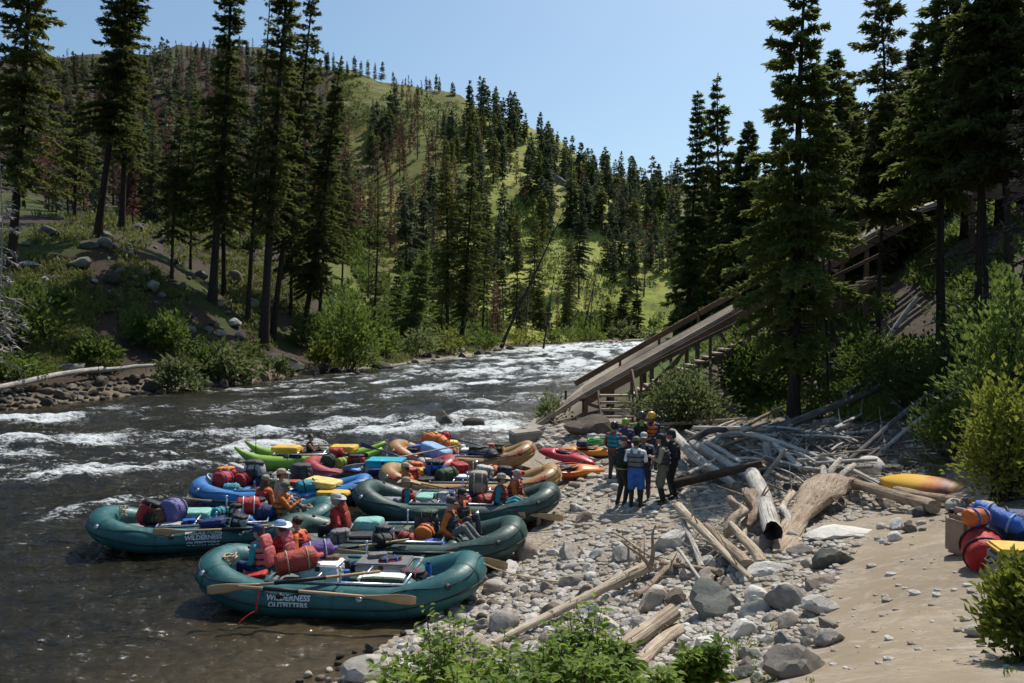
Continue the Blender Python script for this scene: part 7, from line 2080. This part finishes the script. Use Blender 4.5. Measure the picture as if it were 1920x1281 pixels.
o = m.build("spray_skirt", CM('green'), None, True, onz(1120, 856, .5) + Vector((0, 0, .42))); tag(o, "bright green ringed spray skirt lying on the orange kayak", "spray skirt")
pack("purple and black bag on the orange kayak's deck", onz(1092, 858, .5) + Vector((0, 0, .36)), (.42, .3, .2), 0, 'purple', 'black', 'black', 110, name="deck_bag", cat="bag")
oar("kayak paddle with a grey blade leaning against the cherry red kayak", onz(1082, 846, .85), onz(1122, 868, .48), M_OARGREY, M_OARGREY, None, "kayak_paddle", .38, .10)
oar("black kayak paddle lying across the red to orange kayak", onz(1040, 884, .75), onz(1098, 868, .6), M_BLACK, M_BLACK, None, "kayak_paddle", .3, .09)

# mooring lines
rope("cream mooring rope from the front teal raft to the peeled log", [at(897, 1052, 14.6), at(960, 1076, 14.5), gpix(1060, 1092, .05), gpix(1135, 1088, .05), gpix(1196, 1066, .4)], .013, M_ROPE, sag=.02)
coil("rope wrapped around the upper end of the peeled log", gpix(1196, 1074, .12), .16, 3, M_ROPEG, tall=.2, rz=.7, tilt=1.2)
rope("grey mooring line running past the standing group to the hooked root", [at(1050, 958, 20.3), gpix(1130, 966, .12), gpix(1230, 962, .3), gpix(1365, 946, .55)], .013, M_ROPEG, sag=.02)
rope("mooring line from the dark green raft to the shore", [at(978, 1000, 17.2), gpix(1045, 996, .05)], .013, M_ROPEG, sag=.01)
rope("brown mooring line from the outer tan raft", [at(1003, 862, 27.4), gpix(1032, 880, .1)], .014, M_TANR)

# ------------------------------------------------------------------ camp gear by the path
g = gpix(1800, 1040)
t = thing("water_can", "upright tan plastic jerry can with a moulded handle at the path's edge", "jerry can", g, R(20))
MB().box((0, 0, .25), (.20, .36, .50), None, .05).build("body", plain("tan_plastic", (.34, .22, .155), .5), t, auto=40)
m = MB(); m.tube([(0, -.13, .49), (0, -.12, .575), (0, .06, .575), (0, .08, .49)], .024, 8); m.build("handle", plain("tan_plastic", (.34, .22, .155), .5), t, True)
MB().lathe([(.035, 0), (.035, .05), (.0, .055)], 12, Matrix.Translation((0, .13, .5))).build("cap", M_BLACK, t, True)
case("second tan plastic can standing behind the upright one", gpix(1842, 1012), (.36, .2, .5), R(35), 'tan', 'tan', "water_can", "jerry can")
g = gpix(1842, 1060)
dry_bag("shiny red dry bag slumped between the tan can and the yellow lidded tote", g, .56, .215, R(70), 'red', 'black', 120, R(-14))
dry_bag("orange stuff sack on top of the slumped red dry bag", g + Vector((.0, .12, .44)), .32, .10, R(20), 'orange', 'blue', 121)
dry_bag("blue dry bag lying over the red one towards the bush", g + Vector((.32, .25, .40)), .60, .105, R(-50), 'blue', 'lblue', 122, R(18))
dry_bag("navy dry bag half out of view behind the yellow lidded tote", g + Vector((.62, .3, .2)), .6, .2, R(-20), 'navy', 'black', 123)
case("grey storage tote with a bright yellow lid at the edge of the path", gpix(1918, 1092), (.58, .4, .38), R(-12), 'grey', 'yellow', "storage_tote", "tote")
stump = gpix(1826, 846)
m = MB(); m.lathe([(.14, -.2), (.12, .0), (.105, .3), (.1, .36), (.02, .37)], 12); o = m.build("stump", M_TAN, None, auto=40, loc=at(1826, 850, 17.5)); tag(o, "short brown post stump beside the yellow green bush", "stump")
# ------------------------------------------------------------------ people
def skin_mat(name, c):
    k = NT(name); v = k.coord('Object'); n = k.noise(v, 9, 4, .6)
    lo = tuple(x * .82 for x in c); hi = tuple(min(1, x * 1.12) for x in c)
    k.bsdf.inputs['Subsurface Weight'].default_value = .06
    return k.set(Base_Color=k.ramp(n, [(.3, lo), (.7, hi)]), Roughness=.5, Specular_IOR_Level=.35)
M_SKIN = skin_mat("skin_fair", (.50, .29, .21)); M_SKIN2 = skin_mat("skin_tanned", (.36, .19, .125))
M_EYE = plain("eye_dark", (.02, .015, .012), .25); M_LIP = plain("lips", (.30, .11, .095), .5)
M_HAIRD = plain("dark_hair", (.022, .014, .010), .6, .4, 30, .01); M_HAIRG = plain("grey_hair", (.36, .34, .32), .7, .3, 30, .01); M_HAIRB = plain("brown_hair", (.085, .048, .026), .6, .4, 30, .01)

def remeshed(mb, voxel, smooth_it=2, inflate=0.0):
    me = mb.mesh("tmp")
    o = bpy.data.objects.new("tmp", me)
    md = o.modifiers.new("r", 'REMESH'); md.mode = 'VOXEL'; md.voxel_size = voxel; md.use_smooth_shade = True
    if smooth_it:
        s = o.modifiers.new("s", 'SMOOTH'); s.iterations = smooth_it; s.factor = .5
    out = evaluated_mesh(o); bpy.data.meshes.remove(me)
    return out

def ik(a, b, l1, l2, hint):
    a = Vector(a); b = Vector(b); d = b - a; D = min(d.length, (l1 + l2) * .995); t = d.normalized()
    x = (l1 * l1 - l2 * l2 + D * D) / (2 * D); h = math.sqrt(max(l1 * l1 - x * x, 0))
    hv = Vector(hint) - t * Vector(hint).dot(t)
    if hv.length < 1e-4: hv = t.orthogonal()
    return a + t * x + hv.normalized() * h, a + t * D

def limb(m, pts, rs, n=12):
    m.tube(pts, rs, n)
    for p, r in zip(pts, rs): m.blob(p, (r, r, r), None, n, 8)

def person(label, pos, face, pose, jacket='orange', pants='char', vest=None, pillow=None, head='cap', headcol='black', hair=None, skin=None, boots='char', sleeves='long', shorts=None, belt=None, scale=1.0, group=None, seedv=0, brim=None, strap='black'):
    skin = skin or M_SKIN
    t = thing("person", label, "person", pos, face, group, scale)
    sit = pose.get('sit', False)
    pz = .11 if sit else .93
    lean = pose.get('lean', .06 if not sit else .12); tw = pose.get('twist', 0.0)
    def sp(h, x=0.0, y=0.0):      # point on the torso: h above the pelvis
        v = Vector((x, y, 0)); v = RZ(tw * h / .5) @ v
        return Vector((math.sin(lean) * h * (1.1 if h > .3 else .9), 0, pz + math.cos(lean) * h)) + v
    # torso sections: height, half depth, half width
    TS = [(-.10, .10, .155), (0.0, .115, .172), (.10, .105, .155), (.20, .105, .150), (.32, .118, .170), (.42, .115, .185), (.49, .085, .165), (.535, .055, .085)]
    def torso(m, inf, h0=-9, h1=9, sq=1.0, wf=1.0):
        rings = []
        for h, a, b in TS:
            if h < h0 or h > h1: continue
            an = np.linspace(0, 2 * PI, 20, endpoint=False); ring = []
            for q in an:
                c, s = math.cos(q), math.sin(q)
                ring.append(tuple(sp(h, math.copysign(abs(c) ** sq, c) * (a + inf), math.copysign(abs(s) ** sq, s) * (b + inf) * wf)))
            rings.append(np.array(ring))
        m.rings(rings)
    neck = sp(.53); hd = pose.get('head', (0.0, 0.0))   # yaw, pitch
    hb = sp(.56, .015); hc = hb + Vector((.02, 0, .115))
    HR = RZ(hd[0]) @ RY(hd[1])
    H = lambda x, y, z: hc + HR @ Vector((x, y, z))
    sh = {s: sp(.435, 0, s * .185) for s in (-1, 1)}
    wr = {-1: pose.get('wr', (.18, -.22, .02)), 1: pose.get('wl', (.18, .22, .02))}
    arms = {}
    for s in (-1, 1):
        tgt = Vector(wr[s]) + Vector((0, 0, pz))
        e, w = ik(sh[s], tgt, .285, .255, pose.get('eh', (-.6, s * .5, -.6)))
        arms[s] = (sh[s], e, w)
    legs = {}
    for s in (-1, 1):
        hip = Vector((0, s * .092, pz - .02))
        an = pose.get('ar' if s < 0 else 'al')
        if an is None: an = (.02 if s < 0 else -.04, s * .11, -.85) if not sit else (.50, s * .14, -.38)
        k_, a_ = ik(hip, Vector(an) + Vector((0, 0, pz)), .43, .42, pose.get('kh', (1, s * .12, .25)) if not sit else pose.get('kh', (.6, s * .15, 1)))
        legs[s] = (hip, k_, a_)
    # --- body: one surface with head, hands and feet
    m = MB(); torso(m, -.012)
    limb(m, [sp(.50), hb, H(-.01, 0, -.03)], [.058, .054, .055])
    m.blob(H(0, 0, .02), (.100, .078, .112), HR, 18, 12)                  # skull
    m.blob(H(.035, 0, -.052), (.062, .056, .060), HR, 14, 10)             # jaw
    m.blob(H(.083, 0, -.088), (.022, .026, .020), HR, 10, 8)              # chin
    m.tube([H(.088, 0, .022), H(.112, 0, -.018), H(.088, 0, -.030)], [.011, .017, .012], 8)   # nose
    m.tube([H(.086, -.045, .036), H(.096, 0, .036), H(.086, .045, .036)], [.010, .012, .010], 8)   # brow
    for s in (-1, 1): m.blob(H(-.005, s * .080, -.005), (.020, .012, .032), HR, 8, 6)
    for s in (-1, 1):
        S_, e, w = arms[s]
        limb(m, [S_, S_.lerp(e, .5), e], [.058, .050, .041]); limb(m, [e, e.lerp(w, .4), w], [.041, .038, .027])
        f = (w - e).normalized(); side = f.cross(Vector((0, 0, 1)));
        side = side.normalized() if side.length > .1 else Vector((0, 1, 0)); nrm = side.cross(f)
        pc = w + f * .055
        m.tube([w, w + f * .04, w + f * .088], [.026, .036, .037], 10)
        for i, L_ in enumerate((.066, .076, .072, .056)):
            o_ = side * (-.030 + .0205 * i); b = w + f * .085 + o_
            d1 = (f * 1.0 - nrm * .30 + side * (-.10 + .07 * i)).normalized(); d2 = (f * .7 - nrm * .75).normalized()
            m.tube([b - f * .02, b + d1 * L_ * .52, b + d1 * L_ * .52 + d2 * L_ * .5], [.0098, .0092, .0072], 7)
        b = w + f * .03 - side * .034 * s
        m.tube([b, b + (f * .5 - side * .8 * s).normalized() * .036, b + (f * .8 - side * .35 * s - nrm * .3).normalized() * .066], [.013, .0105, .008], 7)
    for s in (-1, 1):
        hp, k_, a_ = legs[s]
        limb(m, [hp, hp.lerp(k_, .5), k_], [.088, .074, .055]); limb(m, [k_, k_.lerp(a_, .35), a_], [.055, .052, .034])
        fw = Vector((1, s * .18, 0)) if not sit else Vector((1, s * .15, -.12))
        fw.normalize(); m.tube([a_ - fw * .05 + Vector((0, 0, -.035)), a_ + fw * .08 + Vector((0, 0, -.045)), a_ + fw * .17 + Vector((0, 0, -.06))], [.036, .036, .024], 10)
    link_mesh("body", remeshed(m, .0115, 2), skin, t)
    # --- clothes
    m = MB(); torso(m, .016, -.09 if not pose.get('tank') else .0)
    if sleeves != 'none':
        for s in (-1, 1):
            S_, e, w = arms[s]
            limb(m, [S_ + Vector((0, -s * .05, 0)), S_, S_.lerp(e, .5), e if sleeves == 'long' else S_.lerp(e, .72)], [.07, .074, .067, .058 if sleeves == 'long' else .064])
            if sleeves == 'long': limb(m, [e, e.lerp(w, .45), e.lerp(w, .97)], [.058, .052, .038])
    jm = remeshed(m, .017, 2); link_mesh("jacket" if sleeves == 'long' else "shirt", jm, CM(jacket), t)
    if sleeves == 'short' and pose.get('under'):
        m = MB()
        for s in (-1, 1):
            S_, e, w = arms[s]; limb(m, [S_.lerp(e, .6), e], [.054, .047]); limb(m, [e, e.lerp(w, .95)], [.047, .033])
        link_mesh("sleeve", remeshed(m, .016, 1), CM('black'), t)
    m = MB()
    torso(m, .010, -.2, .11)
    for s in (-1, 1):
        hp, k_, a_ = legs[s]
        limb(m, [hp, hp.lerp(k_, .5), k_], [.104, .090, .070]); limb(m, [k_, k_.lerp(a_, .4), k_.lerp(a_, .93)], [.070, .066, .052])
    link_mesh("trousers", remeshed(m, .018, 2), CM(pants), t)
    if shorts:
        m = MB(); torso(m, .024, -.2, .11)
        for s in (-1, 1):
            hp, k_, a_ = legs[s]; limb(m, [hp, hp.lerp(k_, .5), hp.lerp(k_, .96)], [.118, .112, .104])
        link_mesh("shorts", remeshed(m, .020, 1), CM(shorts), t)
    for s in (-1, 1):
        hp, k_, a_ = legs[s]; fw = (Vector((1, s * .18, 0)) if not sit else Vector((1, s * .15, -.12))).normalized()
        m = MB(); limb(m, [a_ + Vector((0, 0, .04)), a_ - fw * .03 + Vector((0, 0, -.03))], [.048, .046]); m.tube([a_ - fw * .06 + Vector((0, 0, -.04)), a_ + fw * .08 + Vector((0, 0, -.046)), a_ + fw * .185 + Vector((0, 0, -.058))], [.042, .045, .032], 10)
        link_mesh("boot", remeshed(m, .014, 1), CM(boots), t)
    if vest:
        m = MB(); torso(m, .050, .06, .45, .82)
        for s in (-1, 1):
            m.tube([sp(.36, .13, s * .10), sp(.47, .11, s * .095), sp(.51, .02, s * .10), sp(.47, -.10, s * .095), sp(.36, -.13, s * .10)], .036, 10)
        # front and back foam panels
        for x in (1, -1):
            m.blob(sp(.24, x * .135, -.078), (.045, .075, .155), RZ(tw * .5) @ RY(lean), 14, 8, .55); m.blob(sp(.24, x * .135, .078), (.045, .075, .155), RZ(tw * .5) @ RY(lean), 14, 8, .55)
        vo = link_mesh("life_vest", remeshed(m, .017, 1), CM(vest), t)
        for h in (.10, .22, .34):
            m = MB(); m.tube([sp(h, math.copysign(abs(math.cos(q)) ** .8, math.cos(q)) * .186, math.copysign(abs(math.sin(q)) ** .8, math.sin(q)) * .222) for q in np.linspace(0, 2 * PI, 28, endpoint=False)], .013, 6, closed=True)
            m.build("strap", CM(strap), vo, True)
        m = MB(); m.box(tuple(sp(.22, .205, 0)), (.02, .05, .04)); m.build("buckle", M_BLACK, vo)
        if pillow:
            m = MB(); m.blob(sp(.52, -.135, 0), (.055, .135, .13), RY(lean + .25), 18, 10, .5)
            link_mesh("head_pillow", remeshed(m, .017, 1), CM(pillow), t)
            # padded back panel
            m = MB(); m.blob(sp(.24, -.165, 0), (.05, .155, .19), RY(lean), 18, 10, .5); m.build("back_panel", CM(pillow), vo, True)
    if belt:
        m = MB(); m.tube([sp(.02, math.cos(q) * .145, math.sin(q) * .20) for q in np.linspace(0, 2 * PI, 24, endpoint=False)], .020, 8, closed=True); m.build("belt", CM(belt), t, True)
    # --- head
    for s in (-1, 1): MB().blob(H(.088, s * .031, .010), (.010, .012, .008), HR, 8, 6).build("eye", M_EYE, t, True)
    MB().blob(H(.094, 0, -.055), (.008, .024, .007), HR, 8, 6).build("mouth", M_LIP, t, True)
    if hair:
        hm = {'dark': M_HAIRD, 'grey': M_HAIRG, 'brown': M_HAIRB}[hair[0]]
        m = MB()
        if hair[1] == 'curly':
            rng = np.random.default_rng(seedv + 3); m.blob(H(-.02, 0, .045), (.108, .094, .098), HR, 14, 10)
            for i in range(46):
                d = unit(rng.normal(0, 1, 3)); d[2] = abs(d[2]) * .9 - .1
                if d[0] > .55 and d[2] < .5: continue
                m.blob(H(-.02 + d[0] * .105, d[1] * .093, .045 + d[2] * .098), (.026, .026, .026), None, 7, 5)
        else:
            m.blob(H(-.018, 0, .030), (.104, .088, .108), HR, 16, 10)
            if hair[1] == 'long':
                m.tube([H(-.06, 0, .0), H(-.105, 0, -.10), H(-.12, 0, -.22), H(-.11, 0, -.32)], [.075, .075, .062, .028], 12)
                for s in (-1, 1): m.tube([H(-.02, s * .075, .02), H(-.03, s * .085, -.1), H(-.05, s * .08, -.2)], [.025, .03, .02], 8)
            elif hair[1] == 'bun': m.blob(H(-.10, 0, .085), (.042, .042, .040), HR, 12, 8); m.tube([H(-.06, 0, -.02), H(-.085, 0, -.07)], [.06, .03], 10)
            else: m.tube([H(-.05, 0, 0), H(-.075, 0, -.075)], [.075, .055], 12)
        hm_ = remeshed(m, .012, 1)
        # keep the face clear
        bm = bmesh.new(); bm.from_mesh(hm_); inv = HR.transposed()
        kill = [v for v in bm.verts if (lambda q: q.x > .045 and q.z < .055)(inv @ (v.co - hc))]
        bmesh.ops.delete(bm, geom=kill, context='VERTS'); bm.to_mesh(hm_); bm.free()
        link_mesh("hair", hm_, hm, t)
    HM = Matrix.Translation(hc) @ HR.to_4x4()
    def hatpart(name, prof, mat, n=24, sx=1.18, warp=0.0, parent=None):
        rings = []
        for (r, z) in prof:
            rings.append(np.array([tuple(HM @ Vector((-.004 + r * sx * math.cos(q), r * math.sin(q), z + warp * (math.sin(q) ** 2) * max(0, r - .1) * 6))) for q in np.linspace(0, 2 * PI, n, endpoint=False)]))
        m = MB(); m.rings(rings, cap=False); m.add(rings[-1], [list(range(n))])
        return m.build(name, mat, parent or t, True)
    if head == 'sunhat':
        bc = CM(brim or headcol)
        h_ = hatpart("sun_hat", [(.102, .030), (.104, .060), (.100, .105), (.085, .140), (.045, .158)], CM(headcol))
        hatpart("brim", [(.098, .040), (.150, .032), (.205, .014), (.212, .010), (.205, .022), (.150, .042), (.100, .052)], bc, 28, 1.12, .10, h_)
        hatpart("band", [(.106, .045), (.107, .066), (.104, .07)], CM('char'), 24, 1.18, 0, h_)
    elif head == 'cap':
        h_ = hatpart("cap", [(.094, .020), (.096, .060), (.090, .105), (.068, .138), (.03, .152)], CM(headcol))
        rings = []
        for s in np.linspace(0, 1, 6):
            rings.append(np.array([tuple(HM @ Vector((.070 + s * .115 * math.cos(q) ** .6, .088 * (1 - .12 * s) * math.sin(q) * 1.0, .052 - .028 * s - .02 * math.sin(q) ** 2 + d))) for q, d in [(a, 0) for a in np.linspace(-1.35, 1.35, 12)] + [(a, .007) for a in np.linspace(1.35, -1.35, 12)]]))
        m = MB(); m.rings(rings); m.build("visor", CM(brim or headcol), h_, True)
    elif head == 'helmet':
        hm_ = plain("helmet_" + headcol, C[headcol], .3, .12, 8, 0, .5)
        h_ = hatpart("helmet", [(.108, -.045), (.114, .0), (.112, .055), (.100, .105), (.070, .142), (.03, .155)], hm_)
        rings = [np.array([tuple(HM @ Vector((.085 + s * .055 * math.cos(q), .100 * math.sin(q), .055 - .012 * s + d))) for q, d in [(a, 0) for a in np.linspace(-1.2, 1.2, 10)] + [(a, .008) for a in np.linspace(1.2, -1.2, 10)]]) for s in (0, .5, 1)]
        m = MB(); m.rings(rings); m.build("visor", hm_, h_, True)
        m = MB(); m.tube([H(.02, -.088, -.03), H(.055, -.05, -.105), H(.06, 0, -.115), H(.055, .05, -.105), H(.02, .088, -.03)], .008, 6); m.build("chin_strap", M_BLACK, h_, True)
        # front opening: helmets sit back from the face
        h_.data.transform(Matrix.Translation(HR @ Vector((-.022, 0, .012))))
    return t

SITS = dict(sit=True, ar=(.40, -.13, -.36), al=(.42, .14, -.34), wr=(.28, -.14, .12), wl=(.30, .14, .10))
def sitp(**k): d = dict(SITS); d.update(k); return d
def stdp(**k): return dict(k)
def place(px, py, Y, dz=0.0):
    p = at(px, py, Y); p.z += dz; return p
# front teal raft
person("navy capped paddler in teal with a pink pillowed life vest on the front raft", place(494, 1076, 14.9), R(158), sitp(lean=.12, head=(.1, .05)), 'teal', 'navy', 'pink', 'pink', 'cap', 'navy', ('brown', 'short'), brim='navy')
person("paddler with wide pale blue sun hat and red life vest on the front raft", place(533, 1066, 15.4), R(152), sitp(lean=.1, head=(.15, .05)), 'red', 'char', 'red', 'pink', 'sunhat', 'lblue', ('brown', 'short'), brim='white')
person("curly dark haired paddler in an orange jacket with a red vest on the front raft", place(568, 1054, 15.8), R(168), sitp(lean=.16, wl=(.22, .2, .14)), 'orange', 'char', 'red', None, 'none', 'black', ('dark', 'curly'))
# dark green raft behind
person("paddler in red with a white bucket hat and red vest seen from behind", place(640, 1004, 17.5), R(172), sitp(lean=.14, wl=(.12, .3, .02), wr=(.3, -.1, .1)), 'red', 'black', 'red', 'brick', 'sunhat', 'lgrey', ('grey', 'short'), brim='lgrey')
person("paddler with black cap, bright orange jacket and grey trousers facing shore", place(842, 1012, 17.15), R(-12), sitp(lean=.02, ar=(.62, -.12, -.12), al=(.66, .12, -.10), wr=(.12, -.20, .02), wl=(.34, .05, .1), head=(-.1, .08)), 'orange', 'grey', 'char', None, 'cap', 'char', ('grey', 'short'), boots='black')
person("black capped paddler half hidden behind the one with grey trousers", place(862, 992, 17.9), R(-35), sitp(lean=.06, ar=(.5, -.12, -.2), al=(.5, .12, -.2)), 'orange', 'char', 'char', None, 'cap', 'black', ('dark', 'short'), M_SKIN2)
# far out teal raft
person("man with grey cap and orange vest lifting his hands, knees raised", place(527, 976, 18.95), R(8), sitp(lean=.1, ar=(.42, -.12, -.05), al=(.55, .12, .12), wr=(.42, -.10, .34), wl=(.44, .06, .34), head=(0, .15)), 'orange', 'grey', 'orange', None, 'cap', 'olive', ('grey', 'short'), M_SKIN2, boots='grey')
person("long haired paddler with olive cap in a red vest behind the man lifting his hands", place(494, 962, 19.5), R(60), sitp(lean=.08), 'orange', 'char', 'red', None, 'cap', 'khaki', ('brown', 'long'), brim='khaki')
person("paddler with broad cream sun hat and tan shirt behind the man lifting his hands", place(521, 948, 20.2), R(20), sitp(lean=.1), 'tan', 'char', None, None, 'sunhat', 'tan', ('brown', 'short'), brim='tan')
# landing raft
person("paddler in turquoise with tan sun hat facing out to the river", place(768, 962, 20.55), R(188), sitp(lean=.1, ar=(.52, -.12, -.2), al=(.55, .12, -.18), wl=(.3, .14, .08), wr=(.34, -.12, .06)), 'teal', 'navy', 'red', None, 'sunhat', 'khaki', ('grey', 'short'), brim='tan', boots='black')
person("paddler in turquoise with tan sun hat facing the shore, legs stretched out", place(938, 956, 20.35), R(-8), sitp(lean=.0, ar=(.78, -.10, -.03), al=(.76, .12, -.01), wr=(.15, -.2, .0), wl=(.25, .15, .1)), 'teal', 'teal', 'brick', None, 'sunhat', 'khaki', ('brown', 'short'), brim='tan', boots='black')
person("grey haired paddler in orange beside the one with stretched legs", place(963, 944, 21.1), R(-20), sitp(lean=.12, wr=(.34, -.12, .06), wl=(.36, .1, .06)), 'orange', 'grey', 'brick', None, 'none', 'black', ('grey', 'short'))
# inner tan raft and cataraft
person("paddler with tan hat showing above the outward facing paddler in turquoise", place(766, 928, 22.9), R(180), sitp(lean=.1), 'orange', 'char', 'orange', None, 'sunhat', 'tan', ('brown', 'short'), brim='tan')
person("woman with tied dark hair and black sleeveless top on the lime cataraft", place(581, 862, 28.5), R(10), sitp(lean=.0, ar=(.8, -.1, -.05), al=(.74, .12, 0), wr=(.30, -.06, .38), wl=(.28, .12, .30), tank=1, head=(-.5, .1)), 'black', 'black', None, None, 'none', 'black', ('dark', 'bun'), M_SKIN2, sleeves='none')
# group on the landing
GP = "group standing on the landing"
def stand(label, px, py, face, pose, *a, **k):
    g = gpix(px, py); person(label, g, face, pose, *a, group=GP, **k)
stand("man in black dry clothes with a lime belt and red brimmed cap, arms folded", 1165, 948, R(25), stdp(lean=.03, wr=(.24, .06, .28), wl=(.26, -.04, .24), head=(-.2, .05)), 'black', 'black', 'black', None, 'cap', 'char', ('grey', 'short'), M_SKIN2, belt='lime', brim='brick', boots='black')
stand("person in white shirt and blue shorts over black leggings, back turned", 1192, 952, R(72), stdp(lean=.02, wr=(.2, -.12, .16), wl=(.2, .12, .16), under=1), 'white', 'black', 'grey', None, 'cap', 'olive', ('dark', 'short'), M_SKIN2, sleeves='short', shorts='blue', boots='black', brim='olive')
stand("man in grey shirt with a pale cap facing the person in blue shorts", 1207, 938, R(-105), stdp(lean=.02, wr=(.18, -.2, .04), wl=(.16, .22, .0)), 'grey', 'char', 'black', None, 'cap', 'lgrey', ('brown', 'short'), M_SKIN2, sleeves='short', boots='teal', brim='lgrey')
stand("long haired person in grey hooded top with an olive wrap and black leggings", 1243, 946, R(168), stdp(lean=.04, wr=(.26, -.08, .22), wl=(.28, .06, .24)), 'khaki', 'black', 'char', None, 'cap', 'black', ('dark', 'long'), M_SKIN2, shorts='olive', boots='brown')
stand("person all in black behind the long haired one", 1262, 934, R(175), stdp(lean=.03, wr=(.15, -.2, .0)), 'black', 'black', 'black', None, 'cap', 'black', ('dark', 'short'), M_SKIN2, boots='black')
stand("paddler in red dry top and teal vest with a black helmet", 1151, 902, R(62), stdp(lean=.02, wr=(.1, -.24, -.05)), 'brick', 'char', 'teal', None, 'helmet', 'black', ('dark', 'short'), boots='black')
stand("paddler with green helmet and purple jacket facing the camera", 1173, 893, R(-110), stdp(lean=.03, wr=(.24, -.1, .2), wl=(.24, .1, .2)), 'purple', 'char', 'char', None, 'helmet', 'lime', ('dark', 'short'), boots='black')
stand("tall paddler in a yellow jacket with black vest and black helmet", 1203, 886, R(78), stdp(lean=.02, wr=(.16, -.26, .1), wl=(.16, .26, .1)), 'lime', 'char', 'black', None, 'helmet', 'char', ('dark', 'short'), boots='black', scale=1.06)
stand("paddler with yellow helmet and navy jacket by the stairs", 1222, 884, R(-120), stdp(lean=.05, wr=(.26, -.08, .1), wl=(.26, .08, .1)), 'navy', 'char', 'orange', None, 'helmet', 'yellow', ('dark', 'short'), M_SKIN2, boots='black', scale=1.04)
bpy.data.scenes.remove(_TSC)
